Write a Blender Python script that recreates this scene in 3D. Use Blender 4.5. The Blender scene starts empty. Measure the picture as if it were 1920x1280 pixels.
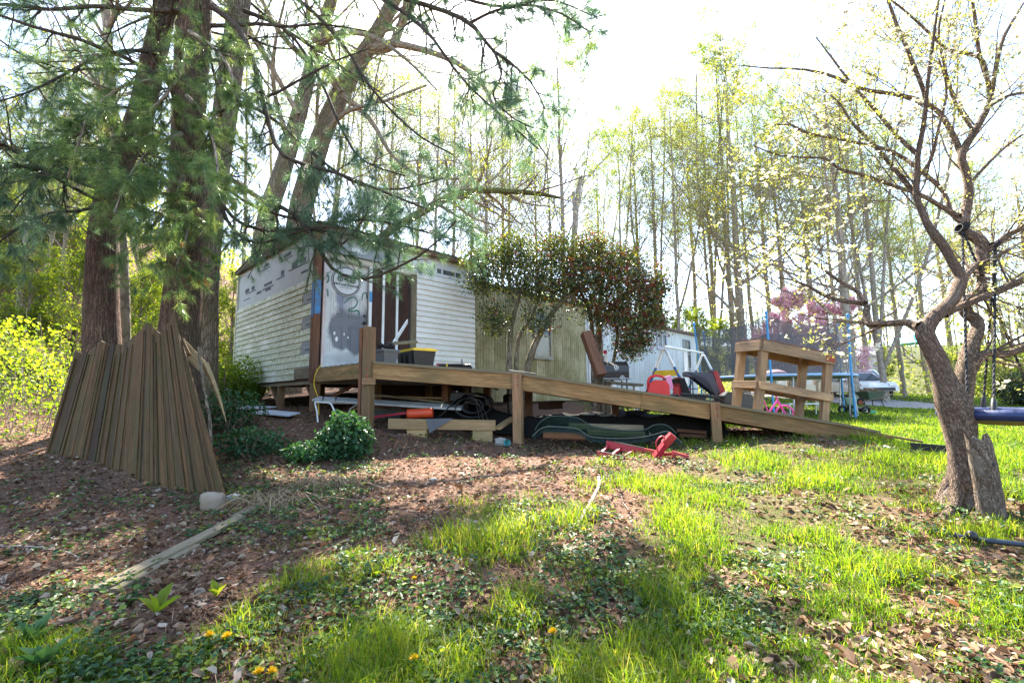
import bpy, math, random
import numpy as np
from mathutils import Vector, Matrix

# ------------------------------------------------------------------ camera, sky, sun, exposure
EYE = 1.15
PITCH, ROLL, FPX = math.radians(6.8), 0.0117, 887.0
SC = bpy.context.scene
COL = SC.collection
_f = Vector((0, math.cos(PITCH), math.sin(PITCH)))
_u0 = Vector((0, -math.sin(PITCH), math.cos(PITCH)))
_r0 = Vector((1, 0, 0))
_r = _r0 * math.cos(ROLL) - _u0 * math.sin(ROLL)
_u = _u0 * math.cos(ROLL) + _r0 * math.sin(ROLL)
CAM = Vector((0, 0, EYE))
camd = bpy.data.cameras.new('camera')
camd.lens = 36.0 * FPX / 1920.0
camd.sensor_width = 36.0
camd.clip_start = 0.05
camd.clip_end = 2000
cam = bpy.data.objects.new('camera', camd)
COL.objects.link(cam)
cam.matrix_world = Matrix(((_r.x, _u.x, -_f.x, CAM.x), (_r.y, _u.y, -_f.y, CAM.y), (_r.z, _u.z, -_f.z, CAM.z), (0, 0, 0, 1)))
SC.camera = cam

SUN_EL, SUN_AZ = math.radians(52), math.radians(-8)     # azimuth from +Y towards +X
sdir = Vector((math.sin(SUN_AZ) * math.cos(SUN_EL), math.cos(SUN_AZ) * math.cos(SUN_EL), math.sin(SUN_EL)))
world = bpy.data.worlds.new('World')
SC.world = world
world.use_nodes = True
wn = world.node_tree
sky = wn.nodes.new('ShaderNodeTexSky')
sky.sky_type = 'NISHITA'
sky.sun_disc = False
sky.sun_elevation = SUN_EL
sky.sun_rotation = SUN_AZ
sky.air_density = 1.0
sky.dust_density = 1.0
sky.ozone_density = 1.0
bg = wn.nodes['Background']
bg.inputs['Strength'].default_value = 0.11
wn.links.new(sky.outputs[0], bg.inputs['Color'])
sl = bpy.data.lights.new('sun', 'SUN')
sl.energy = 5.0
sl.angle = math.radians(0.55)
sl.color = (1.0, 0.94, 0.84)
sun = bpy.data.objects.new('sun', sl)
COL.objects.link(sun)
sun.rotation_euler = sdir.to_track_quat('Z', 'Y').to_euler()
SC.view_settings.view_transform = 'Standard'
SC.view_settings.look = 'None'
SC.view_settings.exposure = 2.8
SC.view_settings.gamma = 1.0
SC.view_settings.use_curve_mapping = False
SC.cycles.max_bounces = 6
SC.cycles.diffuse_bounces = 3
SC.cycles.transmission_bounces = 4
SC.cycles.transparent_max_bounces = 8
SC.cycles.use_denoising = True
SC.cycles.denoiser = 'OPENIMAGEDENOISE'
SC.cycles.denoising_prefilter = 'NONE'
SC.cycles.caustics_reflective = False
SC.cycles.caustics_refractive = False

random.seed(7)
RNG = np.random.default_rng(11)


def at(px, py, Y):
    """the point Y metres ahead that the photograph shows at pixel (px, py) of 1920 x 1280"""
    d = _f + _r * ((px - 960) / FPX) + _u * ((640 - py) / FPX)
    return CAM + d * (Y / d.y)


def atz(px, py, z):
    d = _f + _r * ((px - 960) / FPX) + _u * ((640 - py) / FPX)
    return CAM + d * ((z - EYE) / d.z)


_F, _R, _U = np.array(_f), np.array(_r), np.array(_u)


def proj(P):
    P = np.asarray(P, float) - np.array(CAM)
    z = P @ _F
    return 960 + FPX * (P @ _R) / z, 640 - FPX * (P @ _U) / z


# ------------------------------------------------------------------ value noise
def vnoise(x, y, seed=0):
    x = np.asarray(x, float); y = np.asarray(y, float)
    xi = np.floor(x).astype(np.int64); yi = np.floor(y).astype(np.int64)
    fx = x - xi; fy = y - yi
    fx = fx * fx * (3 - 2 * fx); fy = fy * fy * (3 - 2 * fy)

    def h(a, b):
        n = (a * 374761393 + b * 668265263 + seed * 1442695041) & 0xffffffff
        n = ((n ^ (n >> 13)) * 1274126177) & 0xffffffff
        n = n ^ (n >> 16)
        return (n & 0xffff) / 65535.0
    return (h(xi, yi) * (1 - fx) + h(xi + 1, yi) * fx) * (1 - fy) + (h(xi, yi + 1) * (1 - fx) + h(xi + 1, yi + 1) * fx) * fy


def fbm(x, y, seed=0, oct=4):
    a, s, t = 0.5, 0.0, 0.0
    for k in range(oct):
        s = s + a * vnoise(np.asarray(x) * 2 ** k, np.asarray(y) * 2 ** k, seed + k)
        t += a
        a *= 0.5
    return s / t


# ------------------------------------------------------------------ mesh builder
def nrm(v):
    v = np.asarray(v, float)
    return v / np.maximum(np.linalg.norm(v, axis=-1, keepdims=True), 1e-9)


class MB:
    """collects vertices and faces of ONE mesh; tc is the texture position, rnd one value per vertex"""
    def __init__(self):
        self.v, self.q, self.t, self.tc, self.rn, self.n = [], [], [], [], [], 0

    def add(self, V, Q=None, T=None, tc=None, rn=0.5):
        V = np.asarray(V, float).reshape(-1, 3)
        self.v.append(V)
        self.tc.append(V if tc is None else np.asarray(tc, float).reshape(-1, 3))
        self.rn.append(np.full(len(V), rn) if np.isscalar(rn) else np.asarray(rn, float).ravel())
        if Q is not None and len(Q): self.q.append(np.asarray(Q, np.int64).reshape(-1, 4) + self.n)
        if T is not None and len(T): self.t.append(np.asarray(T, np.int64).reshape(-1, 3) + self.n)
        self.n += len(V)
        return self

    def box(self, c, s, M=None, rn=None):
        """box of size s about c; M's columns are its axes"""
        s = np.asarray(s, float) / 2
        L = np.array([(x, y, z) for x in (-1, 1) for y in (-1, 1) for z in (-1, 1)], float) * s
        V = L if M is None else L @ np.asarray(M, float).T
        off = RNG.uniform(-20, 20, 3)
        Q = [(0, 1, 3, 2), (4, 6, 7, 5), (0, 4, 5, 1), (2, 3, 7, 6), (0, 2, 6, 4), (1, 5, 7, 3)]
        k = int(np.argmax(s))
        tc = np.roll(L, -k, axis=1) + off
        return self.add(V + np.asarray(c, float), Q, tc=tc, rn=RNG.random() if rn is None else rn)

    def beam(self, p0, p1, w, h, up=(0, 0, 1), rn=None, bev=0.0):
        """timber from p0 to p1, w across, h along up"""
        p0 = np.asarray(p0, float); p1 = np.asarray(p1, float)
        x = nrm(p1 - p0); L = np.linalg.norm(p1 - p0)
        y = nrm(np.cross(np.asarray(up, float), x)); z = np.cross(x, y)
        M = np.stack([x, y, z], 1)
        if bev <= 0:
            return self.box((p0 + p1) / 2, (L, w, h), M, rn)
        b = bev
        prof = [(-w/2+b, -h/2), (w/2-b, -h/2), (w/2, -h/2+b), (w/2, h/2-b), (w/2-b, h/2), (-w/2+b, h/2), (-w/2, h/2-b), (-w/2, -h/2+b)]
        return self.prism(prof, p0, x, y, z, L, rn)

    def prism(self, prof, o, x, y, z, L, rn=None):
        """profile (list of (a, b) along y, z) swept L along x"""
        n = len(prof)
        o, x, y, z = (np.asarray(k, float) for k in (o, x, y, z))
        A = np.array([o + y * a + z * b for a, b in prof])
        V = np.concatenate([A, A + x * L])
        off = RNG.uniform(-20, 20, 3)
        t0 = np.array([(0, a, b) for a, b in prof], float)
        tc = np.concatenate([t0, t0 + np.array([L, 0, 0])]) + off
        Q = [(i, (i + 1) % n, n + (i + 1) % n, n + i) for i in range(n)]
        T = []
        for k in range(1, n - 1):
            T += [(0, k + 1, k), (n, n + k, n + k + 1)]
        return self.add(V, Q, T, tc, RNG.random() if rn is None else rn)

    def tubes(self, P, R, sides=6, rn=None, cap=False):
        """m tubes of n points each: P (m, n, 3), R (m, n)"""
        P = np.asarray(P, float); R = np.asarray(R, float)
        if P.ndim == 2: P, R = P[None], R[None]
        m, n = P.shape[:2]
        T = np.empty_like(P)
        T[:, 1:-1] = P[:, 2:] - P[:, :-2]; T[:, 0] = P[:, 1] - P[:, 0]; T[:, -1] = P[:, -1] - P[:, -2]
        T = nrm(T)
        D = nrm(P[:, -1] - P[:, 0])
        ref = np.where(np.abs(D[:, 2:3]) > 0.8, np.array([[1.0, 0.13, 0]]), np.array([[0.0, 0.1, 1.0]]))
        A = nrm(np.cross(T, ref[:, None, :])); B = np.cross(T, A)
        th = np.linspace(0, 2 * np.pi, sides, endpoint=False)
        c, s = np.cos(th), np.sin(th)
        V = P[:, :, None, :] + R[:, :, None, None] * (A[:, :, None, :] * c[None, None, :, None] + B[:, :, None, :] * s[None, None, :, None])
        seg = np.concatenate([np.zeros((m, 1)), np.cumsum(np.linalg.norm(P[:, 1:] - P[:, :-1], axis=2), 1)], 1)
        off = RNG.uniform(-20, 20, (m, 1, 1))
        rmax = R.max(1)[:, None, None]
        tc = np.stack([np.broadcast_to(c * rmax, (m, n, sides)) + off, np.broadcast_to(s * rmax, (m, n, sides)) + off * .3, np.broadcast_to(seg[:, :, None], (m, n, sides)) + off], -1)
        i = np.arange(n - 1)[:, None] * sides; j = np.arange(sides)[None, :]; j2 = (j + 1) % sides
        q = np.stack([i + j, i + j2, i + sides + j2, i + sides + j], -1).reshape(-1, 4)
        Q = (q[None] + (np.arange(m) * n * sides)[:, None, None]).reshape(-1, 4)
        rr = RNG.random(m) if rn is None else np.full(m, rn)
        self.add(V.reshape(-1, 3), Q, tc=tc.reshape(-1, 3), rn=np.repeat(rr, n * sides))
        if cap:
            for e, ring in ((0, 0), (n - 1, n - 1)):
                for k in range(m):
                    base = V[k, ring]
                    W = np.concatenate([base, P[k, ring][None]])
                    self.add(W, T=[(a, (a + 1) % sides, sides) if e else ((a + 1) % sides, a, sides) for a in range(sides)],
                             tc=np.concatenate([tc[k, ring], tc[k, ring].mean(0)[None]]), rn=rr[k])
        return self

    def lathe(self, prof, c, axis=(0, 0, 1), sides=20, rn=None, a0=0.0, a1=2 * math.pi):
        """(radius, height) pairs turned about axis through c"""
        ax = nrm(np.asarray(axis, float))
        ref = np.array([1.0, 0, 0]) if abs(ax[0]) < .9 else np.array([0, 1.0, 0])
        A = nrm(np.cross(ax, ref)); B = np.cross(ax, A)
        full = abs(a1 - a0 - 2 * math.pi) < 1e-6
        th = np.linspace(a0, a1, sides + (0 if full else 1), endpoint=not full)
        k = len(th)
        V = np.concatenate([np.asarray(c, float) + ax * h + r * (np.cos(th)[:, None] * A + np.sin(th)[:, None] * B) for r, h in prof])
        Q = []
        for i in range(len(prof) - 1):
            for j in range(k if full else k - 1):
                j2 = (j + 1) % k
                Q.append((i * k + j, i * k + j2, (i + 1) * k + j2, (i + 1) * k + j))
        return self.add(V, Q, rn=RNG.random() if rn is None else rn)

    def ring(self, c, axis, R, r, sides=24, rs=8, rn=None):
        prof = [(R + r * math.cos(a), r * math.sin(a)) for a in np.linspace(0, 2 * math.pi, rs + 1)]
        return self.lathe(prof, c, axis, sides, rn)

    def poly(self, pts, rn=None):
        """one convex outline as a fan"""
        V = np.array([tuple(p) for p in pts], float)
        return self.add(V, T=[(0, k, k + 1) for k in range(1, len(V) - 1)], rn=RNG.random() if rn is None else rn)

    def leaves(self, P, ax, nm, L, W, rn=None, fold=0.25, shape=0):
        """leaves at P along ax facing nm, length L, width W; shape 0 = folded diamond, 1 = fuller leaf"""
        P = np.asarray(P, float); m = len(P)
        if m == 0: return self
        ax = nrm(ax); side = nrm(np.cross(ax, nm)); up = np.cross(side, ax)
        L = np.broadcast_to(np.asarray(L, float), (m,))[:, None]; W = np.broadcast_to(np.asarray(W, float), (m,))[:, None]
        rr = RNG.random(m) if rn is None else np.broadcast_to(np.asarray(rn, float), (m,))
        if shape == 0:
            V = np.stack([P, P + ax * L * .45 + side * W / 2 + up * W * fold, P + ax * L, P + ax * L * .45 - side * W / 2 + up * W * fold], 1)
            T = np.array([(0, 1, 2), (0, 2, 3)])
        else:
            V = np.stack([P, P + ax * L * .28 + side * W * .42 + up * W * fold * .8, P + ax * L * .66 + side * W * .46 + up * W * fold * .7, P + ax * L - up * L * .12,
                          P + ax * L * .66 - side * W * .46 + up * W * fold * .7, P + ax * L * .28 - side * W * .42 + up * W * fold * .8], 1)
            T = np.array([(0, 1, 2), (0, 2, 3), (0, 3, 4), (0, 4, 5)])
        k = V.shape[1]
        Tt = (T[None] + (np.arange(m) * k)[:, None, None]).reshape(-1, 3)
        return self.add(V.reshape(-1, 3), T=Tt, rn=np.repeat(rr, k))

    def mesh(self, name, mat, org=(0, 0, 0), smooth=False):
        me = bpy.data.meshes.new(name)
        V = np.concatenate(self.v) - np.asarray(org, float)
        q = np.concatenate(self.q) if self.q else np.zeros((0, 4), np.int64)
        t = np.concatenate(self.t) if self.t else np.zeros((0, 3), np.int64)
        me.vertices.add(len(V))
        me.vertices.foreach_set('co', V.astype(np.float32).ravel())
        li = np.concatenate([q.ravel(), t.ravel()]).astype(np.int32)
        me.loops.add(len(li))
        me.loops.foreach_set('vertex_index', li)
        me.polygons.add(len(q) + len(t))
        me.polygons.foreach_set('loop_start', np.concatenate([np.arange(len(q)) * 4, len(q) * 4 + np.arange(len(t)) * 3]).astype(np.int32))
        me.update(calc_edges=True)
        a = me.attributes.new('tc', 'FLOAT_VECTOR', 'POINT')
        a.data.foreach_set('vector', np.concatenate(self.tc).astype(np.float32).ravel())
        a = me.attributes.new('rnd', 'FLOAT', 'POINT')
        a.data.foreach_set('value', np.concatenate(self.rn).astype(np.float32))
        if mat is not None: me.materials.append(mat)
        if smooth: me.shade_smooth()
        else: me.shade_flat()
        return me


WL = {}      # world position of every object's origin


def thing(name, label, cat, loc, group=None):
    o = bpy.data.objects.new(name, None)
    COL.objects.link(o)
    o.empty_display_size = .1
    o.location = tuple(loc)
    WL[o.name] = np.array(tuple(loc), float)
    tag(o, label, cat, group)
    return o


def tag(o, label=None, cat=None, group=None, kind=None):
    if label: o['label'] = label
    if cat: o['category'] = cat
    if group: o['group'] = group
    if kind: o['kind'] = kind
    return o


def part(name, mb, mat, parent=None, smooth=False, org=None):
    """one mesh object; under a parent its origin is the parent's, else org or its own foot"""
    if parent is not None:
        o0 = WL[parent.name] if org is None else np.asarray(tuple(org), float)
    elif org is not None:
        o0 = np.asarray(tuple(org), float)
    else:
        V = np.concatenate(mb.v)
        o0 = np.array([(V[:, 0].min() + V[:, 0].max()) / 2, (V[:, 1].min() + V[:, 1].max()) / 2, V[:, 2].min()])
    o = bpy.data.objects.new(name, mb.mesh(name, mat, o0, smooth))
    COL.objects.link(o)
    if parent is not None:
        o.parent = parent
        o.location = tuple(o0 - WL[parent.name])
    else:
        o.location = tuple(o0)
    WL[o.name] = o0
    return o


def copy_tree(o, loc, rz=0.0, sc=1.0, parent=None, label=None, group=None, scz=None):
    c = o.copy()
    COL.objects.link(c)
    if parent is None:
        c.location = tuple(loc)
        c.rotation_euler = (0, 0, rz)
        c.scale = (sc, sc, scz or sc)
        if label: c['label'] = label
        if group: c['group'] = group
    else:
        c.parent = parent
    for ch in [x for x in COL.objects if x.parent == o]:
        copy_tree(ch, None, parent=c)
    return c


# ------------------------------------------------------------------ materials
class NT:
    def __init__(self, name):
        self.m = bpy.data.materials.new(name)
        self.m.use_nodes = True
        self.t = self.m.node_tree
        self.b = self.t.nodes['Principled BSDF']
        self.out = self.t.nodes['Material Output']

    def n(self, typ, **kw):
        x = self.t.nodes.new('ShaderNode' + typ)
        for k, v in kw.items(): setattr(x, k, v)
        return x

    def l(self, a, b):
        self.t.links.new(a, b)

    def attr(self, name, vec=False):
        a = self.n('Attribute')
        a.attribute_name = name
        return a.outputs['Vector'] if vec else a.outputs['Fac']

    def mapv(self, src, scale):
        m = self.n('Mapping')
        m.inputs['Scale'].default_value = scale
        self.l(src, m.inputs['Vector'])
        return m.outputs[0]

    def noise(self, vec, scale, detail=4, rough=.55, dist=0.0):
        x = self.n('TexNoise')
        x.inputs['Scale'].default_value = scale
        x.inputs['Detail'].default_value = detail
        x.inputs['Roughness'].default_value = rough
        x.inputs['Distortion'].default_value = dist
        if vec is not None: self.l(vec, x.inputs['Vector'])
        return x.outputs['Fac']

    def voro(self, vec, scale, feature='F1', out='Distance'):
        x = self.n('TexVoronoi', feature=feature)
        x.inputs['Scale'].default_value = scale
        if vec is not None: self.l(vec, x.inputs['Vector'])
        return x.outputs[out]

    def ramp(self, fac, stops):
        r = self.n('ValToRGB')
        e = r.color_ramp.elements
        while len(e) > len(stops): e.remove(e[-1])
        while len(e) < len(stops): e.new(0.5)
        for el, (p, c) in zip(e, stops):
            el.position = p
            el.color = (*c, 1) if len(c) == 3 else c
        self.l(fac, r.inputs[0])
        return r.outputs[0]

    def math(self, op, a, b=None, clamp=False):
        x = self.n('Math', operation=op)
        x.use_clamp = clamp
        for i, v in enumerate((a, b)):
            if v is None: continue
            if isinstance(v, (int, float)): x.inputs[i].default_value = v
            else: self.l(v, x.inputs[i])
        return x.outputs[0]

    def mix(self, fac, a, b, mode='MIX'):
        x = self.n('Mix', data_type='RGBA', blend_type=mode)
        for i, v in ((0, fac), (6, a), (7, b)):
            if isinstance(v, (int, float)): x.inputs[i].default_value = v
            elif isinstance(v, tuple): x.inputs[i].default_value = (*v, 1)
            else: self.l(v, x.inputs[i])
        return x.outputs[2]

    def bump(self, h, strength=.4, dist=.01):
        b = self.n('Bump')
        b.inputs['Strength'].default_value = strength
        b.inputs['Distance'].default_value = dist
        self.l(h, b.inputs['Height'])
        self.l(b.outputs[0], self.b.inputs['Normal'])

    def col(self, c):
        if isinstance(c, tuple): self.b.inputs['Base Color'].default_value = (*c, 1)
        else: self.l(c, self.b.inputs['Base Color'])

    def rough(self, r, spec=.3, metal=0.0):
        self.b.inputs['Roughness'].default_value = r
        self.b.inputs['Specular IOR Level'].default_value = spec
        self.b.inputs['Metallic'].default_value = metal
        return self


def m_wood(name, dark, light, stain=None, stain_amt=.5, grain=1.0, rough=.8, knots=True):
    n = NT(name)
    v = n.attr('tc', True)
    g = n.noise(n.mapv(v, (1.3 * grain, 30 * grain, 30 * grain)), 3.0, 5, .6, .6)
    g2 = n.noise(n.mapv(v, (.6, 6, 6)), 2.0, 3, .5, 1.2)
    c = n.ramp(g, [(.28, dark), (.62, light)])
    c = n.mix(n.ramp(g2, [(.35, (0, 0, 0)), (.7, (1, 1, 1))]), c, n.mix(.55, c, dark), 'MIX')
    rn = n.attr('rnd')
    c = n.mix(1.0, c, n.ramp(rn, [(0, (.72, .72, .72)), (1, (1.18, 1.15, 1.1))]), 'MULTIPLY')
    if stain is not None:
        s = n.noise(n.mapv(v, (.7, 2.5, 2.5)), 1.9, 4, .6)
        c = n.mix(n.math('MULTIPLY', n.ramp(s, [(.45, (0, 0, 0)), (.68, (1, 1, 1))]), stain_amt), c, stain)
    sp = n.noise(n.mapv(v, (6, 9, 9)), 6.0, 3, .6)
    c = n.mix(n.ramp(sp, [(.66, (0, 0, 0)), (.76, (.7, .7, .7))]), c, tuple(k * .35 for k in dark))
    n.col(c)
    n.rough(rough, .25)
    n.bump(g, .5, .004)
    return n.m


def m_bark(name, dark, light, moss=None, moss_amt=.4, vs=9.0, stretch=.22, depth=.03, pale=None, warp=.12):
    n = NT(name)
    v = n.attr('tc', True)
    mv = n.mapv(v, (1, 1, stretch))
    w = n.noise(mv, vs * .8, 3, .5)
    cr = n.voro(n.mix(warp, mv, w, 'LINEAR_LIGHT'), vs, 'DISTANCE_TO_EDGE')
    f = n.noise(mv, vs * 5, 5, .65)
    h = n.math('ADD', n.ramp(cr, [(0, (0, 0, 0)), (.28, (1, 1, 1))]), n.math('MULTIPLY', f, .6))
    c = n.ramp(h, [(.25, dark), (.95, light)])
    big = n.noise(n.mapv(v, (1.2, 1.2, .5)), 1.3, 4, .6)
    c = n.mix(n.ramp(big, [(.35, (0, 0, 0)), (.7, (.6, .6, .6))]), c, n.mix(.5, c, dark))
    if pale is not None:
        pn = n.noise(n.mapv(v, (1, 1, .7)), 5.0, 4, .6)
        c = n.mix(n.ramp(pn, [(.55, (0, 0, 0)), (.68, (.7, .7, .7))]), c, pale)
    if moss is not None:
        mn = n.noise(n.mapv(v, (1, 1, .35)), 2.2, 4, .6)
        c = n.mix(n.math('MULTIPLY', n.ramp(mn, [(.42, (0, 0, 0)), (.66, (1, 1, 1))]), moss_amt), c, moss)
    n.col(c)
    n.rough(.9, .15)
    n.bump(h, .9, depth)
    return n.m


def m_leaf(name, stops, trans=.45, tint=(1.25, 1.15, .6), rough=.5, spec=.25):
    """leaf: coloured by its own random value, with light let through"""
    n = NT(name)
    rn = n.attr('rnd')
    c = n.ramp(rn, stops)
    n.col(c)
    n.rough(rough, spec)
    tr = n.n('BsdfTranslucent')
    n.l(n.mix(1.0, c, tint, 'MULTIPLY'), tr.inputs['Color'])
    mx = n.n('MixShader')
    mx.inputs[0].default_value = trans
    n.l(n.b.outputs[0], mx.inputs[1])
    n.l(tr.outputs[0], mx.inputs[2])
    n.l(mx.outputs[0], n.out.inputs['Surface'])
    return n.m


def m_paint(name, col, dirt=None, amt=.4, rough=.5, spec=.4, metal=0.0, scale=2.5, streak=False, bump=0.0):
    n = NT(name)
    v = n.attr('tc', True)
    c = n.mix(1.0, col, n.ramp(n.attr('rnd'), [(0, (.9, .9, .9)), (1, (1.06, 1.06, 1.06))]), 'MULTIPLY')
    if dirt is not None:
        s = n.noise(n.mapv(v, (1, 1, .25) if streak else (1, 1, 1)), scale, 5, .62)
        c = n.mix(n.math('MULTIPLY', n.ramp(s, [(.42, (0, 0, 0)), (.68, (1, 1, 1))]), amt), c, dirt)
    n.col(c)
    n.rough(rough, spec, metal)
    if bump: n.bump(n.noise(v, 60, 3), bump, .003)
    return n.m


def m_glass(name, tint=(.03, .04, .045), rough=.08):
    n = NT(name)
    n.col(tint)
    n.rough(rough, .8)
    return n.m
# ------------------------------------------------------------------ shared materials
M = {}
M['deck'] = m_wood('weathered_pine', (.13, .068, .026), (.37, .225, .1), (.07, .075, .03), .6)
M['post'] = m_wood('post_timber', (.13, .07, .035), (.33, .19, .1), (.09, .1, .04), .45)
M['brownpost'] = m_wood('brown_stained_timber', (.1, .045, .025), (.24, .11, .06), (.05, .03, .02), .5)
M['bench'] = m_wood('bench_lumber', (.22, .125, .06), (.5, .33, .19), (.07, .06, .055), .5)
M['grey_wood'] = m_wood('grey_weathered_wood', (.1, .075, .045), (.27, .215, .14), (.06, .075, .03), .6)
M['fence'] = m_wood('mossy_fence_wood', (.024, .013, .005), (.15, .08, .028), (.05, .055, .018), .6, grain=1.3)  # all fence woods are darkened to carry the deep shade there
M['fence_grey'] = m_wood('greyed_fence_wood', (.026, .016, .007), (.16, .092, .036), (.04, .045, .012), .5, grain=1.3)
M['fence_dark'] = m_wood('dark_fence_wood', (.016, .009, .004), (.075, .042, .018), (.04, .05, .015), .6, grain=1.3)
M['darkboard'] = m_wood('dark_plywood', (.03, .015, .01), (.085, .042, .028), (.02, .012, .008), .6)
M['yellowboard'] = m_wood('fresh_broken_wood', (.2, .13, .055), (.46, .33, .17), (.1, .1, .045), .4)
M['tan'] = m_wood('cut_lumber', (.24, .15, .07), (.5, .34, .17), (.16, .08, .03), .5)
M['pine_bark'] = m_bark('pine_bark', (.035, .02, .014), (.24, .145, .105), (.12, .13, .06), .3, 15, .14, .04, warp=.3)
M['grey_bark'] = m_bark('grey_bark', (.07, .05, .037), (.32, .25, .19), (.12, .125, .04), .5, 14, .25, .025)
M['smooth_bark'] = m_bark('smooth_grey_bark', (.16, .125, .1), (.44, .37, .3), (.13, .13, .04), .5, 7, .5, .012)  # lightened so the colour carries the veiling flare on far trees
M['dog_bark'] = m_bark('dogwood_bark', (.045, .026, .017), (.4, .28, .2), (.13, .13, .07), .2, 27, .6, .03, pale=(.46, .37, .3))
M['twig_bark'] = m_bark('twig_bark', (.12, .09, .07), (.36, .285, .22), (.1, .1, .03), .35, 10, .3, .01)
M['dark_twig'] = m_bark('dark_pine_twig', (.03, .022, .018), (.11, .082, .064), (.08, .09, .05), .3, 20, .3, .008)
M['white'] = m_paint('white_paint', (.75, .75, .72), (.35, .3, .22), .35, .5)
M['black'] = m_paint('black_plastic', (.012, .012, .013), (.06, .055, .05), .3, .45)
M['black_metal'] = m_paint('black_metal', (.014, .014, .015), (.07, .05, .035), .4, .4, .5)
M['grey_plastic'] = m_paint('grey_plastic', (.09, .095, .1), (.05, .04, .03), .4, .5)
M['yellow'] = m_paint('yellow_plastic', (.75, .5, .02), (.35, .24, .05), .35, .45)
M['red'] = m_paint('red_plastic', (.55, .018, .018), (.3, .03, .02), .35, .45)
M['redmetal'] = m_paint('faded_red_paint', (.33, .01, .028), (.28, .06, .04), .45, .45, .45)
M['rust'] = m_paint('rusty_red', (.3, .06, .03), (.16, .06, .03), .6, .8)
M['blue'] = m_paint('blue_paint', (.02, .11, .28), (.02, .05, .12), .4, .45)
M['skyblue'] = m_paint('light_blue_paint', (.05, .26, .5), (.03, .12, .25), .3, .45)
M['pink'] = m_paint('pink_plastic', (.75, .06, .3), (.5, .1, .25), .3, .4)
M['steel'] = m_paint('galvanised_steel', (.45, .46, .46), (.25, .2, .15), .4, .45, .5, .6)
M['glass'] = m_glass('window_glass')
M['rubber'] = m_paint('tyre_rubber', (.02, .02, .02), (.08, .06, .045), .4, .85, .2)
M['stone'] = m_paint('grey_stone', (.3, .28, .25), (.14, .13, .09), .6, .9, .2, scale=9, bump=.5)

# ------------------------------------------------------------------ the ground
GC = [(0, .3, -1.17), (-3, .5, -1.25), (3, .5, -1.2), (-8, 1, -1.3), (8, 1, -1.35), (0, -8, -1.4), (-20, -5, -1.0), (20, -5, -1.8),
      (2.5, 15, -.15), (8.7, 21.5, -.25), (.1, 9.8, -.55), (3, 10, -.62), (-6.6, 11.4, -.1), (-3, 14, .15), (5, 26, .1),
      (0, 34, .9), (0, 60, 4), (-30, 60, 15), (30, 62, 2.2), (60, 60, 4), (-60, 30, 15), (60, 20, -1.0), (-16, 14, 1.6), (-24, 24, 7),
      (18, 8, -1.0), (-15, 4, -.7), (15, 2, -1.5), (0, 120, 16), (80, 120, 12), (-80, 120, 26), (28, 30, -.3), (16, 20, -.6), (14, 14, -.75), (12, 10, -.85)]
for px, py, Y in [(960, 1280, 2.1), (0, 1280, 2.05), (1920, 1280, 2.1), (425, 945, 4.5), (85, 852, 6.5), (250, 905, 5.4), (1820, 957, 4.0), (960, 950, 4.25), (960, 880, 5.6), (700, 872, 6.0),
                  (1300, 885, 5.6), (1300, 980, 3.9), (600, 1000, 3.75), (0, 1000, 4.1), (0, 850, 6.6), (692, 808, 7.4), (970, 830, 7.4), (1333, 832, 7.4), (1560, 818, 7.4), (1690, 834, 7.4), (585, 775, 8.74),
                  (450, 752, 12), (60, 735, 13), (100, 640, 22), (1600, 790, 12.5), (1750, 768, 20), (1650, 738, 30), (1830, 735, 46), (1900, 850, 7)]:
    p = at(px, py, Y)
    GC.append((p.x, p.y, p.z - EYE))
GC = np.array(GC)


def _phi(r2):
    return .5 * r2 * np.log(np.maximum(r2, 1e-9))


_s = 10.0
_A = GC[:, :2] / _s
_n = len(GC)
_K = np.zeros((_n + 3, _n + 3))
_K[:_n, :_n] = _phi(((_A[:, None] - _A[None]) ** 2).sum(2)) + np.eye(_n) * 2e-4
_K[:_n, _n] = 1; _K[:_n, _n + 1:] = _A
_K[_n:, :_n] = _K[:_n, _n:].T
_w = np.linalg.solve(_K, np.concatenate([GC[:, 2], np.zeros(3)]))


def hgt(x, y):
    """ground height"""
    x = np.asarray(x, float); y = np.asarray(y, float)
    xc = np.clip(x, -85, 85) / _s; yc = np.clip(y, -9, 130) / _s
    sh = xc.shape
    X = np.stack([xc.ravel(), yc.ravel()], 1)
    out = np.empty(len(X))
    for i in range(0, len(X), 40000):
        b = X[i:i + 40000]
        out[i:i + 40000] = _phi(((b[:, None] - _A[None]) ** 2).sum(2)) @ _w[:_n] + _w[_n] + b @ _w[_n + 1:]
    z = out.reshape(sh) + EYE
    return z + (fbm(x * 1.1, y * 1.1, 3, 3) - .5) * .09 + (vnoise(x * 5, y * 5, 9) - .5) * .03


def hz(x, y):
    return float(hgt(np.array([x]), np.array([y]))[0])


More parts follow.
